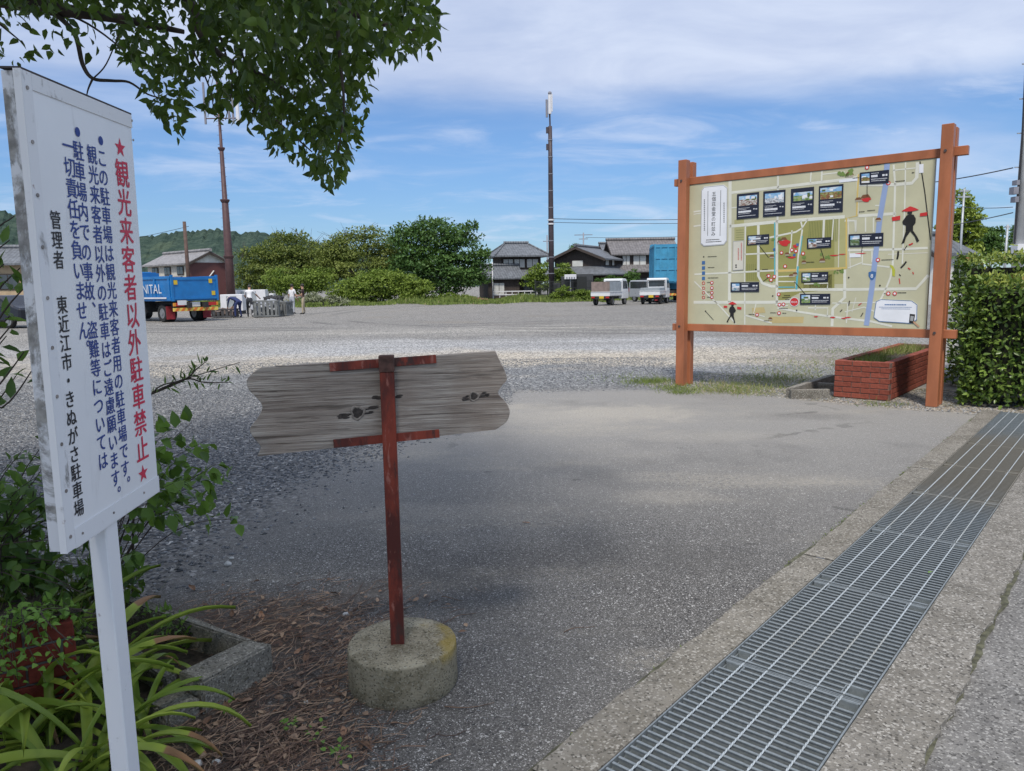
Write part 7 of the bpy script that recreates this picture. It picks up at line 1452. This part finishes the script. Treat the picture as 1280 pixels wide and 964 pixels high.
# ================================================================ people
M['skin'] = simple('skin', (.42, .24, .16), .6, .08, 8); M['hair'] = simple('dark_hair', (.02, .016, .014), .6, .2, 20); M['navycl'] = simple('navy_work_cloth', (.020, .032, .11), .85, .2, 6); M['whitecl'] = simple('white_cloth', (.66, .66, .67), .85, .06, 6); M['darkcl'] = simple('dark_trousers', (.025, .027, .034), .85, .2, 6); M['greycl'] = simple('light_grey_cloth', (.36, .38, .42), .85, .12, 6); M['brownt'] = simple('dark_brown_cloth', (.045, .022, .022), .85, .2, 6); M['beigecl'] = simple('beige_cloth', (.40, .33, .23), .85, .1, 6); M['shoe'] = simple('dark_shoe', (.025, .024, .024), .6, .2, 8)
def person(label, base, rz, J, cloth, hair=True, helmet=False, extra=None):
    """J: joint positions (x right, y forward, z up). cloth = (top, bottom, long sleeves)"""
    t_ = thing('person', label, 'person', base, rz, None)
    names = ['pelvis', 'waist', 'chest', 'neck', 'head', 'crown']; V = []; R = []; E = []; idx = {}
    def v(n, p, r): idx[n] = len(V); V.append(p); R.append(r); return idx[n]
    rad = dict(pelvis=(.150, .115), waist=(.140, .10), chest=(.165, .115), neck=(.058, .06), head=(.080, .095), crown=(.060, .075))
    for n in names: v(n, J[n], rad[n])
    for a, b in zip(names[:-1], names[1:]): E.append((idx[a], idx[b]))
    for s in 'lr':
        sg_ = -1 if s == 'l' else 1
        v('hip'+s, J['hip'+s], (.095, .10)); v('knee'+s, J['knee'+s], (.062, .066)); v('ankle'+s, J['ankle'+s], (.042, .046)); v('toe'+s, J['toe'+s], (.042, .034)); E += [(idx['pelvis'], idx['hip'+s]), (idx['hip'+s], idx['knee'+s]), (idx['knee'+s], idx['ankle'+s]), (idx['ankle'+s], idx['toe'+s])]
        v('sh'+s, J['sh'+s], (.062, .062)); v('el'+s, J['el'+s], (.043, .045)); v('wr'+s, J['wr'+s], (.029, .033)); E += [(idx['chest'], idx['sh'+s]), (idx['sh'+s], idx['el'+s]), (idx['el'+s], idx['wr'+s])]
        wr = np.array(J['wr'+s]); d = unit(wr-np.array(J['el'+s])); side = unit(np.cross(d, [sg_*.3, 1, .2])); pm = wr+d*.07; v('palm'+s, tuple(pm), (.036, .022)); E.append((idx['wr'+s], idx['palm'+s]))
        for k, (o_, L) in enumerate(((-.030, .062), (-.010, .075), (.010, .070), (.028, .055))):
            k1 = pm+side*o_+d*.035; k2 = k1+d*L*.75+np.cross(d, side)*.02; a = v('f%d%s' % (k, s), tuple(k1), (.010, .010)); c = v('g%d%s' % (k, s), tuple(k2), (.008, .008)); E += [(idx['palm'+s], a), (a, c)]
        th = wr+d*.03-side*.05; a = v('th'+s, tuple(th+d*.03), (.010, .010)); E.append((idx['palm'+s], a))
    me = bpy.data.meshes.new('body'); me.from_pydata(V, E, []); o = bpy.data.objects.new('body', me); COL.objects.link(o)
    sk = o.modifiers.new('skin', 'SKIN'); sk.use_smooth_shade = True; ly = me.skin_vertices[0].data if me.skin_vertices else None
    for i, r in enumerate(R): ly[i].radius = r
    ly[0].use_root = True; ss = o.modifiers.new('sub', 'SUBSURF'); ss.levels = 1; ss.render_levels = 1
    dg = bpy.context.evaluated_depsgraph_get(); bm_ = bpy.data.meshes.new_from_object(o.evaluated_get(dg)); bpy.data.objects.remove(o)
    bm_.materials.clear(); mats = [M['skin'], M[cloth[0]], M[cloth[1]], M['shoe']]
    for q_ in mats: bm_.materials.append(q_)
    segs = [(np.array(V[a]), np.array(V[b]), [k for k, i in idx.items() if i == a][0], [k for k, i in idx.items() if i == b][0]) for a, b in E]
    for f in bm_.polygons:
        c = np.array(f.center); best = None; bd = 9
        for a, b, na, nb in segs:
            t = np.clip(np.dot(c-a, b-a)/max(np.dot(b-a, b-a), 1e-9), 0, 1); d = np.linalg.norm(c-(a+(b-a)*t))
            if d < bd: bd = d; best = (na, nb, t)
        na, nb, t = best; k = 0
        if nb[:3] in ('kne', 'ank', 'hip') : k = 2
        if nb[:3] == 'toe': k = 3
        if nb in ('waist',): k = 2 if t < .55 else 1
        if nb in ('chest',) or nb[:2] == 'sh': k = 1
        if nb == 'neck': k = 1 if t < .6 else 0
        if nb[:2] == 'el': k = 1 if (cloth[2] or t < .7) else 0
        if nb[:2] == 'wr': k = 1 if cloth[2] else 0
        f.material_index = k; f.use_smooth = True
    link('body', bm_, t_)
    hd = np.array(J['head']); cr = np.array(J['crown']); ax = unit(cr-hd); fw = unit(np.array(J.get('face', (0, 1, 0)), float)); rt_ = np.cross(fw, ax); hc = hd+ax*.04
    if hair and not helmet:
        m = MB(); m.ball((0, 0, 0), (.092, .105, .10), 12, 8); M3 = Matrix(((rt_[0], fw[0], ax[0]), (rt_[1], fw[1], ax[1]), (rt_[2], fw[2], ax[2]))); m.v = [tuple(Vector(hc+ax*.045-fw*.018)+M3 @ Vector(p)) for p in m.v if True]; m.build('hair', M['hair'], t_, smooth=True)
    if helmet:
        M3 = Matrix(((rt_[0], fw[0], ax[0]), (rt_[1], fw[1], ax[1]), (rt_[2], fw[2], ax[2]))); m = MB(); m.lathe([(.150, -.01), (.135, .01), (.128, .05), (.105, .10), (.06, .135), (.01, .145)], (0, 0, 0), 16); m.v = [tuple(Vector(hc+ax*.02)+M3 @ Vector(p)) for p in m.v]; m.build('helmet', M['antenna'], t_, smooth=True)
    m = MB()   # nose and ears sit on the head
    nz = hc+fw*.098-ax*.02; m.ball(tuple(nz), (.014, .016, .018), 6, 5)
    for s_ in (-1, 1): e = hc+rt_*s_*.084-ax*.015; m.ball(tuple(e), (.012, .016, .026), 6, 5)
    m.build('nose_and_ears', M['skin'], t_, smooth=True)
    m = MB()
    for s_ in (-1, 1): e = hc+fw*.088+rt_*s_*.032+ax*.012; m.ball(tuple(e), .010, 6, 5)
    m.ball(tuple(hc+fw*.088-ax*.062), (.022, .008, .006), 6, 5); m.build('eyes_and_mouth', M['brownt'], t_)
    return t_
def stand(lean=0.0, spread=.10, step=0.0, arms=((-.27, .05, 1.10), (-.25, .18, .86), (.27, .05, 1.10), (.25, .18, .86)), lower=0.0):
    L = lean; return dict(pelvis=(0, 0, .94), waist=(0, L*.12, 1.08), chest=(0, L*.32, 1.32), neck=(0, L*.48, 1.49), head=(0, L*.56+.015, 1.585), crown=(0, L*.62+.01, 1.665), hipl=(-.10, 0, .88), hipr=(.10, 0, .88), kneel=(-spread, step*.5+.02, .48), kneer=(spread, -step*.5+.03, .48), anklel=(-spread-.01, step, .085), ankler=(spread+.01, -step, .085), toel=(-spread-.03, step+.17, .035), toer=(spread+.03, -step+.17, .035), shl=(-.185, L*.36, 1.40), shr=(.185, L*.36, 1.40), ell=arms[0], wrl=arms[1], elr=arms[2], wrr=arms[3])
bent = dict(pelvis=(0, -.05, .90), waist=(0, .13, .99), chest=(0, .36, 1.05), neck=(0, .53, 1.07), head=(0, .62, 1.05), crown=(0, .70, 1.02), face=(0, .5, -.8), hipl=(-.11, -.04, .85), hipr=(.11, -.04, .85), kneel=(-.17, .02, .46), kneer=(.17, .04, .46), anklel=(-.20, -.03, .085), ankler=(.20, -.02, .085), toel=(-.23, .14, .035), toer=(.23, .15, .035), shl=(-.19, .38, 1.06), shr=(.19, .38, 1.06), ell=(-.22, .46, .80), wrl=(-.16, .58, .60), elr=(.22, .46, .80), wrr=(.16, .58, .60))
g = gnd(298, 397.5); person('person in navy work clothes and white helmet bending down beside the truck', (g[0], g[1], 0), R_(60), bent, ('navycl', 'navycl', True), helmet=True)
g = gnd(313, 396.5); person('person in white shirt and dark trousers leaning over next to the bent worker', (g[0], g[1], 0), R_(12), stand(.55, .13, .22, ((-.26, .30, 1.12), (-.16, .50, .98), (.34, .30, 1.18), (.44, .46, 1.05))), ('whitecl', 'darkcl', False))
g = gnd(366, 392.5); person('person in white shirt and grey trousers standing left of the dark shirted person', (g[0], g[1], 0), R_(-25), stand(.08, .11, .06), ('whitecl', 'greycl', False))
g = gnd(380, 393); person('person in dark brown shirt and beige trousers facing the white shirted person', (g[0], g[1], 0), R_(100), stand(.02, .11, .05, ((-.25, .06, 1.12), (-.14, .28, 1.08), (.25, .05, 1.12), (.14, .27, 1.06))), ('brownt', 'beigecl', False))
# ---------------------------------------------------------------- scrap and bins around the workers
M['scrap'] = simple('grey_scrap_metal', (.17, .175, .17), .6, .25, 5, metal=.2); M['scrapd'] = simple('dark_scrap', (.06, .06, .065), .7, .3, 5)
def crate(name, label, cat, px, w_, d_, h_, rz=0, mat='scrap', fill=None, group=None):
    g = gnd(*px); t_ = thing(name, label, cat, (g[0], g[1], 0), rz, group)
    for i, (x, y, a, b) in enumerate(((0, -d_/2, w_, .03), (0, d_/2, w_, .03), (-w_/2, 0, .03, d_), (w_/2, 0, .03, d_))):
        m = MB(); n = 6
        for k in range(n): 
            if a > b: m.box((x-w_/2+(k+.5)*w_/n, y, h_/2+.05), (w_/n*.62, .03, h_))
            else: m.box((x, y-d_/2+(k+.5)*d_/n, h_/2+.05), (.03, d_/n*.62, h_))
        m.box((x, y, h_+.04), (a+.04, b+.03, .07)); m.box((x, y, .08), (a+.035, b+.025, .07)); m.build('side_panel', M[mat], t_)
    m = MB(); m.box((0, 0, .07), (w_-.05, d_-.05, .04)); m.build('floor', M[mat], t_)
    if fill:
        m = MB(); rr = random.Random(int(px[0])); 
        for k in range(9): m.box((rr.uniform(-.4, .4)*w_, rr.uniform(-.35, .35)*d_, h_*rr.uniform(.55, 1.12)), (rr.uniform(.2, .6)*w_, rr.uniform(.1, .4)*d_, rr.uniform(.05, .25)), (rr.uniform(-.4, .4), rr.uniform(-.4, .4), rr.uniform(0, 3)))
        o = m.build('contents', M[fill], t_); o['kind'] = 'stuff'
    return t_
crate('scrap_bin', 'slatted grey bin heaped with pale scrap between the people', 'bin', (334, 396.5), 1.25, .9, .82, .2, 'scrap', 'greycl')
crate('mesh_cage', 'grey mesh cage of scrap beside the standing pair', 'cage', (352, 395), 1.0, .8, .72, -.2, 'scrap', 'scrap')
crate('low_cart', 'low dark cart loaded with oddments beside the dump truck', 'cart', (282, 397), 1.3, .9, .40, .3, 'scrapd', 'ply')
crate('scrap_bin', 'dark bin standing behind the pale scrap bin', 'bin', (343, 392), 1.0, .7, .95, .1, 'scrapd', 'scrapd')
g = gnd(322, 396.5); m = MB(); rr = random.Random(5); m.ball((0, 0, .14), (.30, .22, .16), 10, 7); m.v = [tuple(c*(1+rr.uniform(-.15, .15)) for c in v) for v in m.v]; o = m.build('white_sack', M['whitecl'], None, smooth=True); o.location = (g[0], g[1], 0); tag(o, 'white sack lying on the ground beside the leaning person', 'sack')
for (px, Yk, w_, h_, lab) in (((291, 380), 46, 1.3, 1.0, 'small white storage box beside the dump truck'), ((312, 372), 60, 2.6, 1.25, 'white panelled box body behind the leaning person'), ((332, 372), 62, 1.4, .9, 'greyish white panel stack before the twiggy tree')):
    b = ground_at(px[0], Yk); t_ = thing('storage_box', lab, 'box', b, R_(8)); m = MB(); m.box((0, 0, h_/2+.2), (w_, 1.2, h_)); m.build('body', M['antenna'], t_, bevel=.02); m = MB(); m.box((0, -.615, h_/2+.2), (w_*.45, .02, h_*.8)); m.build('door', M['greyboard'], t_); m = MB(); m.box((0, 0, .1), (w_*.9, 1.1, .2)); m.build('skid', M['chassis'], t_)
for (px, L, lab) in (((339, 386), 1.3, 'tilted grey pole sticking out of the scrap bins'), ((357, 388), 1.1, 'grey frame leaning on the mesh cage')):
    g = gnd(*px); t_ = thing('metal_frame', lab, 'frame', (g[0], g[1], 0)); m = MB(); m.tube([(-.3, 0, 0), (-.1, 0, L), (.35, 0, L*1.02), (.5, 0, 0)], .03, 6); m.build('bars', M['scrap'], t_); m = MB(); m.tube([(-.2, 0, L*.5), (.42, 0, L*.5)], .025, 6); m.build('crossbar', M['scrap'], t_)
bpy.data.objects.remove(_fo)
